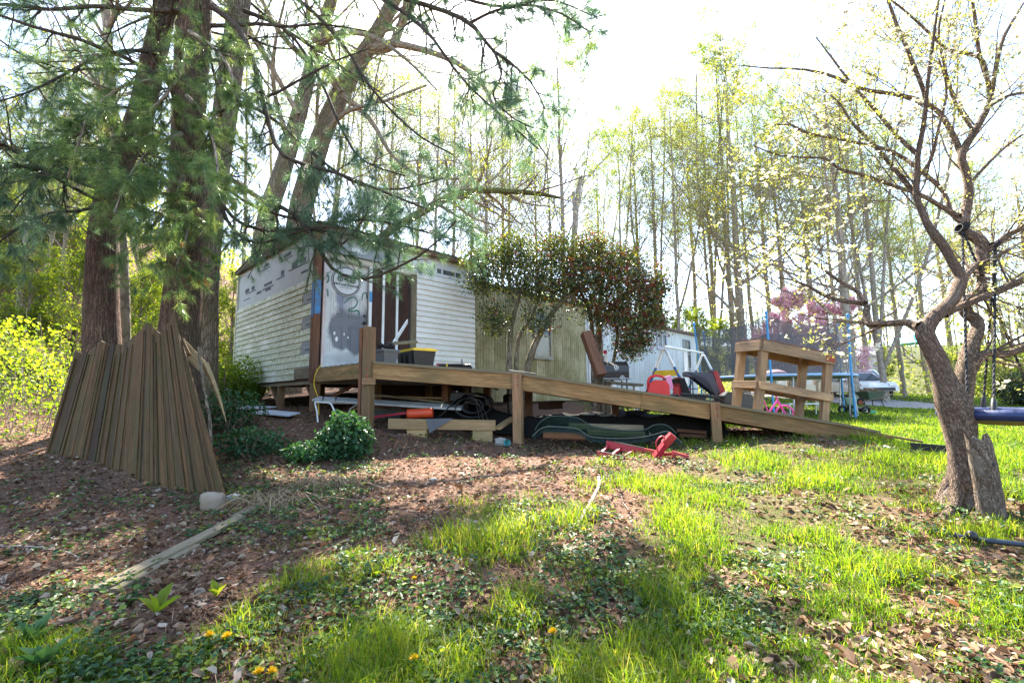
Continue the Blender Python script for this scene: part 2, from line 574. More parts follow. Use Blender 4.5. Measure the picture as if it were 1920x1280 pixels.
GR = np.array([(1300, 1000, .95), (1500, 1150, 1), (1800, 1200, .62), (1350, 1230, 1.0), (1700, 950, .55), (1500, 900, .7), (1300, 930, .6), (1750, 800, 1), (1700, 850, .95), (1220, 1080, .75), (1000, 1050, .34),
               (800, 1150, .32), (690, 1230, .85), (150, 1250, .95), (60, 1200, .7), (400, 1230, .32), (550, 1150, .16), (600, 1250, .34), (900, 1250, .28), (500, 1250, .2), (350, 1150, .14), (900, 1120, .34), (1080, 1120, .38), (30, 1100, .1), (300, 1000, .05), (200, 900, .0), (500, 900, .12), (800, 900, .08), (1000, 870, .1), (1200, 860, .5), (900, 980, .36),
               (600, 1050, .26), (450, 1100, .24), (700, 830, 0), (1100, 830, .08), (1400, 850, .9), (1700, 1100, .5), (1850, 1010, .5), (1900, 1100, .75), (1000, 1250, .4), (1650, 830, .8), (600, 770, 0), (450, 750, .25), (1200, 790, .05),
               (1400, 790, .3), (1300, 1100, .95), (1430, 1020, .9), (1780, 1000, .25), (1560, 800, .5), (1850, 860, .95), (50, 800, .15), (60, 860, .05), (20, 950, .03), (100, 1050, .03), (1800, 1260, .6), (1560, 960, .8), (1100, 960, .32), (1100, 1180, .42)], float)


def grassness(x, y, z):
    px, py = proj(np.stack([x, y, z], -1))
    ok = (y > .6)
    px = np.clip(np.where(ok, px, 960), -500, 2400); py = np.clip(np.where(ok, py, 1280), 600, 1500)
    d = (px[..., None] - GR[:, 0]) ** 2 + ((py[..., None] - GR[:, 1]) * 1.5) ** 2 + 900
    w = d ** -1.6
    g = (w * GR[:, 2]).sum(-1) / w.sum(-1)
    far = np.clip((y - 9) / 4, 0, 1) * np.clip((x - 1.0) / 2.5, 0, 1)
    return np.maximum(g * (1 - far) + far * .95, 0)


def build_ground():
    def axis(lo, hi, a, b, step, far, k=1.16):
        c = list(np.arange(a, b, step))
        s, v = step, a
        L = []
        while v > lo:
            s = min(s * k, far); v -= s; L.append(v)
        s, v = step, c[-1]
        Rr = []
        while v < hi:
            s = min(s * k, far); v += s; Rr.append(v)
        return np.array(L[::-1] + c + Rr)
    xs = axis(-400, 400, -6, 6.5, .075, 40)
    ys = axis(-60, 500, 1.4, 9.5, .075, 40)
    X, Y = np.meshgrid(xs, ys, indexing='ij')
    Z = hgt(X, Y)
    g = np.concatenate([grassness(X[i], Y[i], Z[i])[None] for i in range(len(xs))])
    nx, ny = len(xs), len(ys)
    idx = np.arange(nx * ny).reshape(nx, ny)
    Q = np.stack([idx[:-1, :-1], idx[1:, :-1], idx[1:, 1:], idx[:-1, 1:]], -1).reshape(-1, 4)
    mb = MB().add(np.stack([X, Y, Z], -1).reshape(-1, 3), Q, rn=g.ravel())
    n = NT('leafy_soil')
    v = n.attr('tc', True)
    gn = n.attr('rnd')
    a = n.noise(v, 3.0, 6, .65)
    b = n.noise(v, 38, 5, .7, .8)
    c = n.voro(v, 26, 'F1', 'Color')
    litter = n.ramp(b, [(.25, (.028, .016, .011)), (.5, (.105, .058, .036)), (.75, (.22, .14, .095))])
    litter = n.mix(.35, litter, n.ramp(c, [(0, (.05, .026, .016)), (.5, (.15, .085, .055)), (1, (.27, .2, .155))]))
    litter = n.mix(n.ramp(a, [(.5, (0, 0, 0)), (.68, (.6, .6, .6))]), litter, (.17, .075, .042))
    green = n.ramp(b, [(.3, (.02, .035, .008)), (.7, (.07, .1, .022))])
    gm = n.math('MULTIPLY', n.ramp(n.math('ADD', gn, n.math('MULTIPLY', n.math('SUBTRACT', a, .5), 1.1)), [(.45, (0, 0, 0)), (.95, (1, 1, 1))]), .8)
    n.col(n.mix(gm, litter, green))
    n.rough(.95, .1)
    n.bump(n.math('ADD', b, c), .8, .02)
    o = part('ground', mb, n.m, None, True, org=(0, 0, 0))
    tag(o, kind='structure')
    return o


build_ground()


# ------------------------------------------------------------------ gravel drive / road on the right
def build_road():
    mb = MB()
    pts = [(30, 13.5, 2.6), (22, 17.5, 2.6), (17.5, 22.5, 2.4), (17.2, 29, 2.6), (21, 37, 3.2), (33, 43, 3.6), (52, 47, 4), (90, 50, 4)]
    P = np.array([(a, b) for a, b, _ in pts]); W = np.array([w for *_, w in pts])
    t = np.linspace(0, len(pts) - 1, 90)
    C = np.stack([np.interp(t, range(len(pts)), P[:, 0]), np.interp(t, range(len(pts)), P[:, 1])], 1)
    k = np.ones(9) / 9
    C = np.stack([np.convolve(np.pad(C[:, i], 4, 'edge'), k, 'valid') for i in (0, 1)], 1)
    w = np.interp(t, range(len(pts)), W)
    T = nrm(np.gradient(C, axis=0))
    N = np.stack([-T[:, 1], T[:, 0]], 1)
    nc = 7
    rows = []
    for f in np.linspace(-1, 1, nc):
        q = C + N * (w * f)[:, None]
        rows.append(np.stack([q[:, 0], q[:, 1], hgt(q[:, 0], q[:, 1]) + .03], 1))
    V = np.stack(rows, 1)
    idx = np.arange(90 * nc).reshape(90, nc)
    Q = np.stack([idx[:-1, :-1], idx[1:, :-1], idx[1:, 1:], idx[:-1, 1:]], -1).reshape(-1, 4)
    mb.add(V.reshape(-1, 3), Q)
    n = NT('worn_asphalt')
    v = n.attr('tc', True)
    n.col(n.mix(n.noise(v, 1.2, 4), n.ramp(n.noise(v, 30, 4, .7), [(.3, (.13, .12, .11)), (.7, (.26, .245, .23))]), (.3, .27, .24)))
    n.rough(.9, .2)
    tag(part('road', mb, n.m, None, True, org=(0, 0, 0)), kind='structure')


build_road()


# ------------------------------------------------------------------ grass, fallen leaves, ground cover
def screen_scatter(n, ymin, ymax, xr=1.25, seed=0):
    r = np.random.default_rng(seed)
    Y = np.exp(r.uniform(math.log(ymin), math.log(ymax), n))
    X = r.uniform(-xr, xr, n) * Y
    Z = hgt(X, Y)
    return X, Y, Z, r


def blades(mb, X, Y, Z, H, W, lean, r, rn):
    n = len(X)
    az = r.uniform(0, 2 * np.pi, n)
    ld = np.stack([np.cos(az), np.sin(az), np.zeros(n)], 1)
    fz = r.uniform(0, 2 * np.pi, n)
    sd = np.stack([np.cos(fz), np.sin(fz), np.zeros(n)], 1) * (W / 2)[:, None]
    P = np.stack([X, Y, Z - .008], 1)
    m1 = P + ld * (H * lean * .3)[:, None] + np.array([0, 0, 1]) * (H * .55)[:, None]
    tp = P + ld * (H * lean)[:, None] + np.array([0, 0, 1]) * (H * (1 - .35 * lean))[:, None]
    V = np.stack([P - sd, P + sd, m1 + sd * .8, m1 - sd * .8, tp], 1)
    b = (np.arange(n) * 5)[:, None]
    mb.add(V.reshape(-1, 3), b + np.array([0, 1, 2, 3]), b + np.array([3, 2, 4]), rn=np.repeat(rn, 5))


def under_deck(X, Y):
    """sheltered ground beneath deck, shed and mobile home"""
    d = (X > -2.6) & (X < 4.6) & (Y > 7.5) & (Y < 9.2)
    s = (Y > 8.0 + (X + 3.6) * -.95) & (Y > 8.9 + (X + 3.6) * 1.03) & (X < 9) & (X > -7.5) & (Y < 12.2 + (X + 7.1) * 1.03 + 3)
    return d | s


ROADPTS = np.array([(30, 13.5), (26, 15.5), (22, 17.5), (19.5, 20), (17.5, 22.5), (17.2, 26), (17.2, 29), (19, 33), (21, 37), (27, 40), (33, 43), (42, 45), (52, 47)])


def off_road(X, Y, w=2.7):
    return (((X[:, None] - ROADPTS[:, 0]) ** 2 + (Y[:, None] - ROADPTS[:, 1]) ** 2).min(1) > w * w)


M['grass'] = m_leaf('grass_blades', [(0, (.025, .075, .01)), (.45, (.085, .165, .014)), (.8, (.18, .245, .024)), (.93, (.22, .24, .05)), (1, (.36, .3, .15))], .6, (1.7, 1.6, .5))
M['lawn'] = m_leaf('lawn_blades', [(0, (.035, .08, .01)), (.6, (.09, .16, .018)), (1, (.2, .25, .05))], .6, (1.7, 1.6, .5))


def build_grass():
    X, Y, Z, r = screen_scatter(100000, 1.45, 10.5, 1.6, 5)
    g = grassness(X, Y, Z)
    pn = fbm(X * 2.3, Y * 2.3, 21, 4)
    pf = vnoise(X * 9, Y * 9, 33)
    d = np.clip((g - .12) * 1.2 + (pn - .5) * 2.6 + (pf - .5) * .7, 0, 1) * np.clip((g - .06) / .25, 0, 1)
    keep = (r.random(len(X)) < d) & ~under_deck(X, Y)
    X, Y, Z, g, pn, d = (k[keep] for k in (X, Y, Z, g, pn, d))
    nb = 5
    n = len(X)
    sp = .03 + .012 * Y
    bx = np.repeat(X, nb) + r.normal(0, 1, n * nb) * np.repeat(sp, nb) * .5
    by = np.repeat(Y, nb) + r.normal(0, 1, n * nb) * np.repeat(sp, nb) * .5
    bz = np.repeat(Z, nb)
    hh = np.repeat((.024 + .1 * d * np.clip(pn * 2.2 - .55, .15, 1.3)) * r.uniform(.5, 1.55, n), nb) * r.uniform(.45, 1.35, n * nb)
    hh = hh * np.clip(.5 + .11 * np.repeat(Y, nb), .6, 1.0)
    tall = r.random(n * nb) < .015
    hh = np.where(tall, hh * 1.7, hh)
    mb = MB()
    rn = np.clip(np.repeat(r.random(n) * .5 + (pn - .5), nb) + r.normal(.2, .14, n * nb), 0, 1)
    rn = np.where(r.random(n * nb) < .1, r.uniform(.9, 1, n * nb), rn * .93)
    blades(mb, bx, by, bz, hh, (.0032 + .0006 * np.repeat(Y, nb)) * r.uniform(.7, 1.3, n * nb), r.uniform(.15, 1.05, n * nb), r, rn)
    o = part('grass', mb, M['grass'], None, False, org=(0, 0, 0))
    tag(o, 'patchy bright green spring grass on the slope in front of the deck', 'grass', kind='stuff')
    # lawn further off
    X, Y, Z, r = screen_scatter(42000, 6.0, 42, 1.6, 6)
    g = grassness(X, Y, Z)
    keep = (X > 2.2) & ((Y > 9.0) | (X > 5.2)) & (r.random(len(X)) < np.clip(g * 1.6 - .35 + (fbm(X, Y, 4) - .5), 0, 1)) & off_road(X, Y) & ~((X > 3.4) & (Y > 7.3) & (Y < 8.9) & (X < 5.2))
    wall = Y < 12.3 + (X + .9) * 1.03 - .6
    keep &= wall
    X, Y, Z = X[keep], Y[keep], Z[keep]
    nb = 5
    n = len(X)
    sp = .04 * Y
    bx = np.repeat(X, nb) + r.normal(0, 1, n * nb) * np.repeat(sp, nb) * .5
    by = np.repeat(Y, nb) + r.normal(0, 1, n * nb) * np.repeat(sp, nb) * .5
    mb = MB()
    blades(mb, bx, by, hgt(bx, by), r.uniform(.035, .1, n * nb) * (1 + np.repeat(Y, nb) * .012), .0018 * np.repeat(Y, nb) * r.uniform(.7, 1.3, n * nb), r.uniform(.1, .9, n * nb), r, r.random(n * nb))
    o = part('grass', mb, M['lawn'], None, False, org=(0, 0, 0))
    tag(o, 'sunlit green lawn between the ramp and the drive', 'lawn', kind='stuff')


build_grass()


def build_litter():
    X, Y, Z, r = screen_scatter(84000, 1.45, 11, 1.6, 8)
    g = grassness(X, Y, Z)
    pn = fbm(X * 1.6, Y * 1.6, 41, 4)
    keep = r.random(len(X)) < np.clip(1.1 - g * .85 + (pn - .5) * 1.6, .18, 1)
    X, Y, Z = X[keep], Y[keep], Z[keep]
    n = len(X)
    az = r.uniform(0, 2 * np.pi, n); el = r.normal(0, .32, n)
    ax = np.stack([np.cos(az) * np.cos(el), np.sin(az) * np.cos(el), np.sin(el)], 1)
    nm = np.stack([r.normal(0, .45, n), r.normal(0, .45, n), np.ones(n)], 1)
    L = r.uniform(.014, .055, n) * (1 + .035 * Y) * np.where(r.random(n) < .05, 1.5, 1)
    mb = MB()
    P = np.stack([X, Y, Z + r.uniform(.0, .02, n)], 1)
    mb.leaves(P, ax, nm, L, L * r.uniform(.4, .75, n), r.random(n), r.uniform(-.55, .7, n)[:, None] * np.ones((1, 1)), 1)
    mat = m_leaf('dead_leaves', [(0, (.045, .027, .016)), (.35, (.125, .07, .038)), (.6, (.2, .12, .066)), (.8, (.27, .185, .12)), (.93, (.4, .33, .25)), (1, (.28, .11, .045))], .18, (1.1, .9, .7), .75, .15)
    o = part('leaf_litter', mb, mat, None, False, org=(0, 0, 0))
    tag(o, 'carpet of brown and grey fallen leaves on the slope', 'leaf litter', kind='stuff')
    # pine straw
    X, Y, Z, r = screen_scatter(60000, 1.5, 9.5, 1.25, 9)
    g = grassness(X, Y, Z)
    pn = fbm(X * 1.3, Y * 1.3, 52, 3)
    keep = r.random(len(X)) < np.clip(.85 - g * 1.1 + (pn - .5) * 2.2, .03, 1)
    X, Y, Z = X[keep], Y[keep], Z[keep]
    n = len(X)
    az = r.uniform(0, 2 * np.pi, n); el = r.normal(0, .16, n)
    ax = np.stack([np.cos(az) * np.cos(el), np.sin(az) * np.cos(el), np.sin(el)], 1)
    L = r.uniform(.06, .13, n)
    mb = MB()
    mb.leaves(np.stack([X, Y, Z + r.uniform(.004, .02, n)], 1), ax, np.tile([0, 0, 1.0], (n, 1)) + r.normal(0, .2, (n, 3)), L, .0028 + .0004 * Y, r.random(n), 0.1, 0)
    mat = m_leaf('pine_straw', [(0, (.12, .05, .027)), (.6, (.24, .11, .06)), (1, (.38, .24, .15))], .1, (1, .9, .7), .7, .15)
    o = part('pine_straw', mb, mat, None, False, org=(0, 0, 0))
    tag(o, 'reddish brown pine straw scattered over bare soil', 'pine straw', kind='stuff')


build_litter()


def build_cover():
    X, Y, Z, r = screen_scatter(21000, 1.45, 8.5, 1.25, 12)
    g = grassness(X, Y, Z)
    px, py = proj(np.stack([X, Y, Z], 1))
    pn = fbm(X * 1.9, Y * 1.9, 77, 4)
    d = np.clip((pn - .42) * 3.2, 0, 1) * np.clip(.3 + g * 2.2, 0, 1) * (1 - .6 * np.clip((px - 1350) / 200, 0, 1))
    ivy = (px > 330) & (px < 720) & (py > 830) & (py < 1010) & (fbm(X * 3, Y * 3, 7) > .45)
    keep = ((r.random(len(X)) < d * .75) | (ivy & (r.random(len(X)) < .7))) & ~under_deck(X, Y)
    X, Y, Z = X[keep], Y[keep], Z[keep]
    n, k = len(X), 6
    bx = np.repeat(X, k) + r.normal(0, .03, n * k); by = np.repeat(Y, k) + r.normal(0, .03, n * k)
    bz = np.repeat(Z, k) + r.uniform(.015, .055, n * k)
    az = r.uniform(0, 2 * np.pi, n * k); el = r.uniform(-.2, .6, n * k)
    ax = np.stack([np.cos(az) * np.cos(el), np.sin(az) * np.cos(el), np.sin(el)], 1)
    nm = np.stack([r.normal(0, .4, n * k), r.normal(0, .4, n * k), np.ones(n * k)], 1)
    L = r.uniform(.014, .034, n * k) * (1 + .05 * np.repeat(Y, k))
    mb = MB()
    mb.leaves(np.stack([bx, by, bz], 1), ax, nm, L, L * r.uniform(.6, .95, n * k), np.clip(np.repeat(r.random(n), k) + r.normal(0, .15, n * k), 0, 1), .2, 1)
    mat = m_leaf('low_weeds', [(0, (.02, .055, .02)), (.5, (.045, .1, .03)), (.85, (.1, .16, .03)), (1, (.2, .24, .03))], .35, (1.3, 1.3, .5), .45, .3)
    o = part('low_weeds', mb, mat, None, False, org=(0, 0, 0))
    tag(o, 'low round leaved weeds and ivy growing among the grass', 'weeds', kind='stuff')


build_cover()
# ------------------------------------------------------------------ shed on stilts
TH = math.radians(46.0)
BV = np.array([math.cos(TH), math.sin(TH), 0.0])          # along the front wall, away to the right
NV = np.array([-math.sin(TH), math.cos(TH), 0.0])         # along the gable wall, away to the left
CX, CY = -3.64, 8.74
UP = np.array([0, 0, 1.0])


def S(s, t, z):
    """shed frame: s along the front wall, t back along the gable wall, z above eye level"""
    return np.array([CX, CY, EYE + z]) + BV * s + NV * t



def m_siding(name, base, mild, amt, lo=.44, hi=.66):
    n = NT(name)
    v = n.attr('tc', True)
    s = n.noise(n.mapv(v, (.8, 1.4, 1.4)), 1.6, 5, .62)
    s2 = n.noise(n.mapv(v, (3.5, 9, 9)), 3.0, 5, .7)
    c = n.mix(1.0, base, n.ramp(n.attr('rnd'), [(0, (.93, .93, .93)), (1, (1.04, 1.04, 1.03))]), 'MULTIPLY')
    k = n.math('MULTIPLY', n.ramp(s, [(lo, (0, 0, 0)), (hi, (1, 1, 1))]), n.ramp(s2, [(.35, (0, 0, 0)), (.65, (1, 1, 1))]))
    c = n.mix(n.math('MULTIPLY', k, amt), c, mild)
    c = n.mix(n.ramp(n.noise(v, 9, 4, .7), [(.62, (0, 0, 0)), (.8, (.45, .45, .45))]), c, tuple(x * .5 for x in mild))
    n.col(c)
    n.rough(.55, .3)
    return n.m


M['siding_g'] = m_siding('mildewed_vinyl_siding', (.66, .64, .54), (.2, .22, .07), .95, .26, .5)
M['siding_f'] = m_siding('cream_vinyl_siding', (.76, .73, .66), (.5, .44, .33), .5)
M['sheath'] = m_siding('grey_foam_sheathing', (.42, .43, .42), (.27, .29, .24), .6)
M['print'] = m_paint('dark_print', (.06, .065, .07), (.2, .2, .2), .4, .7)
M['sheath_dark'] = m_siding('dark_foam_sheathing', (.25, .26, .27), (.17, .18, .16), .6)


def lap_board(s0, s1, z0, o, ax, out, laps=2, ex=.122, rn=None):
    """a siding panel of two laps from s0 to s1 along ax"""
    mb = MB()
    prof = []
    for k in range(laps):
        zb = z0 + k * ex
        prof += [(.030, zb), (.031, zb + .012), (.010, zb + ex * .94), (.003, zb + ex)]
    prof = [(0.0, z0)] + prof + [(0.0, z0 + laps * ex)]
    base = np.asarray(o, float) + np.asarray(ax) * s0
    mb.prism(prof, base, ax, out, UP, s1 - s0, rn)
    return mb


def build_shed():
    root = thing('shed', 'grey and cream shed on wooden stilts with a painted door and stained siding', 'shed', S(2, 2.4, -.2))
    SL, TL = 3.92, 4.8
    ZB, ZE, ZR = .41, 3.31, 3.68
    # sheathing walls (front, gable, back, right)
    m = MB()
    m.beam(S(2.08, .06, (ZB + 3.28) / 2), S(SL, .06, (ZB + 3.28) / 2), .10, 3.28 - ZB)
    m.beam(S(.0, .06, 2.99), S(2.08, .06, 2.99), .10, .58)
    part('front_wall', m, M['sheath'], root)
    m = MB()
    out = -BV
    prof = [(TL, ZB + .02), (.13, ZB + .02), (.13, 3.32), (TL / 2, ZR - .03), (TL, 3.3)]
    m.prism([(a, b) for a, b in prof], S(.0, 0, 0), BV, NV, UP, .08)
    part('gable_wall', m, M['sheath'], root)
    m = MB()
    m.prism([(0.0, ZB), (TL, ZB), (TL, 3.28), (TL / 2, ZR - .05), (0.0, 3.28)], S(SL - .08, .0, 0) + NV * .12, BV, NV, UP, .08)
    part('end_wall', m, M['sheath'], root)
    m = MB()
    m.beam(S(.08, TL - .04, (ZB + 3.28) / 2), S(SL - .1, TL - .04, (ZB + 3.28) / 2), .08, 3.28 - ZB)
    part('back_wall', m, M['sheath'], root)
    # floor and framing
    m = MB()
    m.prism([(.1, -.05), (TL, -.05), (TL, .0), (.1, .0)], S(.0, 0, ZB), BV, NV, UP, SL)
    part('floor', m, M['darkboard'], root)
    for (s0, t0, s1, t1) in ((.03, .1, .03, TL), (.1, .05, SL, .05), (SL, .1, SL, TL)):
        m = MB(); m.beam(S(s0, t0, ZB - .03), S(s1, t1, ZB - .03), .05, .16)
        part('rim_joist', m, M['grey_wood'], root)
    # bare rim board showing at the foot of the gable wall
    m = MB(); m.beam(S(-.035, .14, ZB + .1), S(-.035, .86, ZB + .1), .035, .2)
    part('rim_board', m, M['grey_wood'], root)
    # siding panels on the gable wall, ragged at the right
    ends = [.14, .68, .14, .66, .13, .66, .13, .9]     # from the top pair down
    for k, e in enumerate(ends):
        z0 = 2.35 - (k + 1) * .244
        mb = lap_board(e + random.uniform(-.01, .01), TL + .02, z0, S(-.002, 0, 0), NV, out)
        part('siding_board', mb, M['siding_g'], root)
    m = MB(); m.beam(S(-.01, TL + .01, 1.35), S(-.01, TL + .01, 1.35 + .001) + UP * 1.9, .09, .06, up=BV)
    m = MB(); m.beam(S(0, TL + .02, ZB), S(0, TL + .02, 3.3), .08, .08, up=BV)
    part('corner_trim', m, M['siding_g'], root)
    # exposed sheathing inserts with rows of printed marks
    for z0 in (1.862, 1.374, .886):
        m = MB(); m.beam(S(-.012, .14, z0 + .122), S(-.012, .64, z0 + .122), .012, .24)
        ins = part('sheathing_insert', m, M['sheath_dark'], root)
        for i in range(4):
            m = MB(); m.beam(S(-.0195, .2 + i * .07, z0 + .07), S(-.0195, .2 + i * .07 + .045, z0 + .07), .001, random.uniform(.035, .06)); part('printed_mark', m, M['print'], ins)
        for i in range(3):
            m = MB(); m.beam(S(-.0195, .26 + i * .09, z0 + .17), S(-.0195, .26 + i * .09 + .05, z0 + .17), .001, .012); part('printed_mark', m, M['print'], ins)
    # printing on the foam board above the siding: bars, blocks and house shaped marks
    m = MB()
    o = -.0015
    for (t, z, w, h) in [(.55, 2.72, .95, .035), (.62, 2.8, .3, .1), (1.05, 2.8, .28, .12), (1.7, 2.66, .5, .03), (1.75, 2.75, .18, .12), (2.35, 2.57, .7, .035), (2.45, 2.66, .5, .07), (2.5, 2.53, .35, .07),
                         (3.1, 2.55, .33, .06), (3.5, 2.66, .75, .03), (3.6, 2.74, .22, .1), (4.0, 2.74, .3, .1), (1.3, 3.02, .7, .03), (1.4, 3.1, .4, .09), (2.6, 3.05, .6, .03), (2.7, 3.13, .3, .08), (.5, 2.55, .35, .05), (3.9, 2.52, .5, .025),
                         (.7, 3.05, .35, .08)]:
        m = MB(); m.beam(S(o, t, z), S(o, t + w, z), .001, h); part('printed_mark', m, M['print'], root)
    # roof
    for sg in (0, 1):
        m = MB()
        if sg == 0:
            m.prism([(-.16, 3.31), (TL / 2, ZR), (TL / 2, ZR + .06), (-.16, 3.36)], S(-.09, 0, 0), BV, NV, UP, SL + .2)
        else:
            m.prism([(TL / 2 + .002, ZR), (TL + .12, 3.31), (TL + .12, 3.36), (TL / 2 + .002, ZR + .06)], S(-.09, 0, 0), BV, NV, UP, SL + .2)
        part('roof_slope', m, m_paint('mossy_roofing' if sg == 0 else 'mossy_roofing_back', (.06, .05, .04), (.1, .1, .035), .7, .9, .2, bump=.6), root)
    m = MB(); m.beam(S(-.08, -.15, 3.265), S(SL + .1, -.15, 3.265), .022, .085)
    part('fascia', m, M['brownpost'], root)
    m = MB(); m.prism([(-.13, 3.26), (TL / 2, 3.63), (TL + .1, 3.26), (TL + .1, 3.305), (TL / 2, ZR - .005), (-.13, 3.305)], S(-.06, 0, 0), -BV, NV, UP, .02)
    part('barge_board', m, M['grey_wood'], root)
    # corner post with blue paint
    m = MB(); m.beam(S(-.02, .03, .33), S(-.02, .03, 3.2), .13, .13, up=BV, bev=.006)
    cp = part('corner_post', m, M['brownpost'], root)
    m = MB(); m.beam(S(-.0875, .03, 1.55), S(-.0875, .03, 2.2), .1, .003, up=BV)
    part('blue_paint_patch', m, m_paint('blue_spray', (.05, .2, .42), (.12, .06, .04), .6, .7, scale=6), cp)
    m = MB(); m.beam(S(-.02, -.0375, 1.6), S(-.02, -.0375, 2.25), .003, .11, up=BV)
    part('blue_paint_patch', m, m_paint('faded_blue_spray', (.06, .22, .45), (.12, .06, .04), .7, .7, scale=6), cp)
    # legs and braces
    gz = lambda p: hz(p[0], p[1]) - EYE - .06
    for (s, t, w) in ((.05, .1, .14), (.1, 1.9, .12), (.1, 3.3, .13), (.1, 4.55, .14), (1.4, .2, .12), (2.7, .2, .12), (3.8, .2, .12), (2.0, 4.5, .12), (3.8, 4.5, .12), (1.2, 2.4, .12), (2.6, 2.4, .12)):
        p = S(s, t, 0)
        m = MB(); m.beam(S(s, t, gz(p)), S(s, t, ZB - .05), w, w, up=BV)
        part('leg', m, M['post'], root)
    for (t0, t1, c) in ((.5, .12, M['brownpost']), (2.35, 1.95, M['post']), (2.9, 3.3, M['post']), (4.1, 4.5, m_paint('orange_board', (.5, .13, .04), (.25, .1, .05), .5, .8))):
        p0, p1 = S(.1, t0, ZB - .12), S(.1, t1, 0)
        p1[2] = hz(p1[0], p1[1]) + .1
        m = MB(); m.beam(p0, p1, .05, .11, up=BV)
        part('brace', m, c, root)
    p1 = S(.35, .1, 0); p1[2] = hz(p1[0], p1[1]) + .25
    m = MB(); m.beam(p1, S(.95, .1, ZB - .06), .05, .11, up=NV)
    part('brace', m, M['brownpost'], root)
    # right hand siding on the front wall
    for k in range(9):
        z0 = .62 + k * .244
        mb = lap_board(2.2 + random.uniform(-.012, .012), SL + random.uniform(-.006, .006), z0, S(0, -.002 + .012, 0), BV, -NV)
        part('siding_board', mb, M['siding_f'], root)
    # housewrap strip above it with dark stamped boxes
    m = MB(); m.beam(S(2.1, .004, 3.03), S(SL, .004, 3.03), .008, .40)
    part('house_wrap', m, m_siding('white_house_wrap', (.62, .63, .64), (.4, .4, .38), .5), root)
    for i, (a, b) in enumerate(((2.76, 2.88), (2.93, 3.28), (3.31, 3.46))):
        m = MB(); m.beam(S(a, -.002, 2.955), S(b, -.002, 2.955), .002, .11)
        part('printed_mark', m, M['print'], root)
    # brown boards closing the window, with white strips
    for a, b in ((1.12, 1.36), (1.42, 1.69), (1.75, 2.03)):
        m = MB(); m.beam(S(a, .04, 1.65), S(b, .04, 1.65), .02, 2.1, rn=.5)
        part('brown_board', m, M['darkboard'], root)
    for s, w in ((1.39, .05), (1.72, .05)):
        m = MB(); m.beam(S(s, .022, .65), S(s, .022, 2.7), w, .03, up=NV)
        part('white_strip', m, M['white'], root)
    m = MB(); m.beam(S(1.08, .015, .6), S(1.08, .015, 2.78), .06, .05, up=NV)
    jb = part('door_jamb', m, M['white'], root)
    m = MB(); m.beam(S(1.08, -.0115, 1.98), S(1.08, -.0115, 2.2), .061, .003, up=NV)
    part('blue_paint_patch', m, M['skyblue'], jb)
    m = MB(); m.beam(S(2.12, -.01, .6), S(2.12, -.01, 2.75), .14, .03, up=NV)
    part('window_trim', m, M['grey_wood'], root)
    m = MB(); m.beam(S(.1, -.005, 2.77), S(2.2, -.005, 2.77), .03, .09)
    part('head_trim', m, m_siding('cream_trim', (.55, .5, .4), (.3, .25, .15), .6), root)
    m = MB(); m.beam(S(.12, .015, .6), S(.12, .015, 2.74), .05, .05, up=NV)
    part('door_jamb', m, m_paint('dirty_pink_white', (.6, .5, .46), (.45, .2, .18), .5, .6), root)
    # door
    n = NT('spray_painted_door')
    v = n.attr('tc', True)
    sep = n.n('SeparateXYZ'); n.l(v, sep.inputs[0])
    ns = n.noise(v, 4.0, 5, .6)

    def blob(cx, cz, rx, rz, soft):
        a = n.math('DIVIDE', n.math('SUBTRACT', sep.outputs[0], cx), rx)
        b = n.math('DIVIDE', n.math('SUBTRACT', sep.outputs[2], cz), rz)
        d = n.math('SQRT', n.math('ADD', n.math('MULTIPLY', a, a), n.math('MULTIPLY', b, b)))
        d = n.math('ADD', d, n.math('MULTIPLY', n.math('SUBTRACT', ns, .5), .7))
        return n.ramp(d, [(1 - soft if soft < 1 else 0, (1, 1, 1)), (1.0, (0, 0, 0))])
    c = n.mix(n.ramp(n.noise(v, 6, 4), [(.4, (0, 0, 0)), (.75, (.6, .6, .6))]), (.6, .6, .57), (.4, .39, .36))
    grey = (.15, .15, .165)
    c = n.mix(blob(.58, 1.0, .36, .5, .18), c, grey)
    c = n.mix(blob(.36, .72, .3, .4, .2), c, grey)
    c = n.mix(blob(.68, .6, .24, .38, .25), c, (.13, .13, .145))
    c = n.mix(blob(.36, 1.42, .17, .32, .35), c, (.21, .22, .27))
    c = n.mix(n.math('MULTIPLY', blob(.66, 1.27, .34, .24, .75), .85), c, (.6, .6, .56))
    c = n.mix(n.math('MULTIPLY', blob(.5, .18, .5, .16, .6), .45), c, (.2, .2, .21))
    n.col(c); n.rough(.5, .35)
    # local door coordinates as texture position
    D0 = S(.15, .075, .62)

    def dpt(u, w, d=0.0):
        return D0 + BV * u - NV * d + UP * w
    door = MB()
    W_, H_ = .905, 2.1
    L = np.array([(x, y, z) for x in (0, W_) for y in (0, .045) for z in (0, H_)], float)
    Vd = np.array([dpt(a, c_, -b) for a, b, c_ in L])
    door.add(Vd, [(0, 1, 3, 2), (4, 6, 7, 5), (0, 4, 5, 1), (2, 3, 7, 6), (0, 2, 6, 4), (1, 5, 7, 3)], tc=L, rn=.5)
    dob = part('door', door, n.m, root)
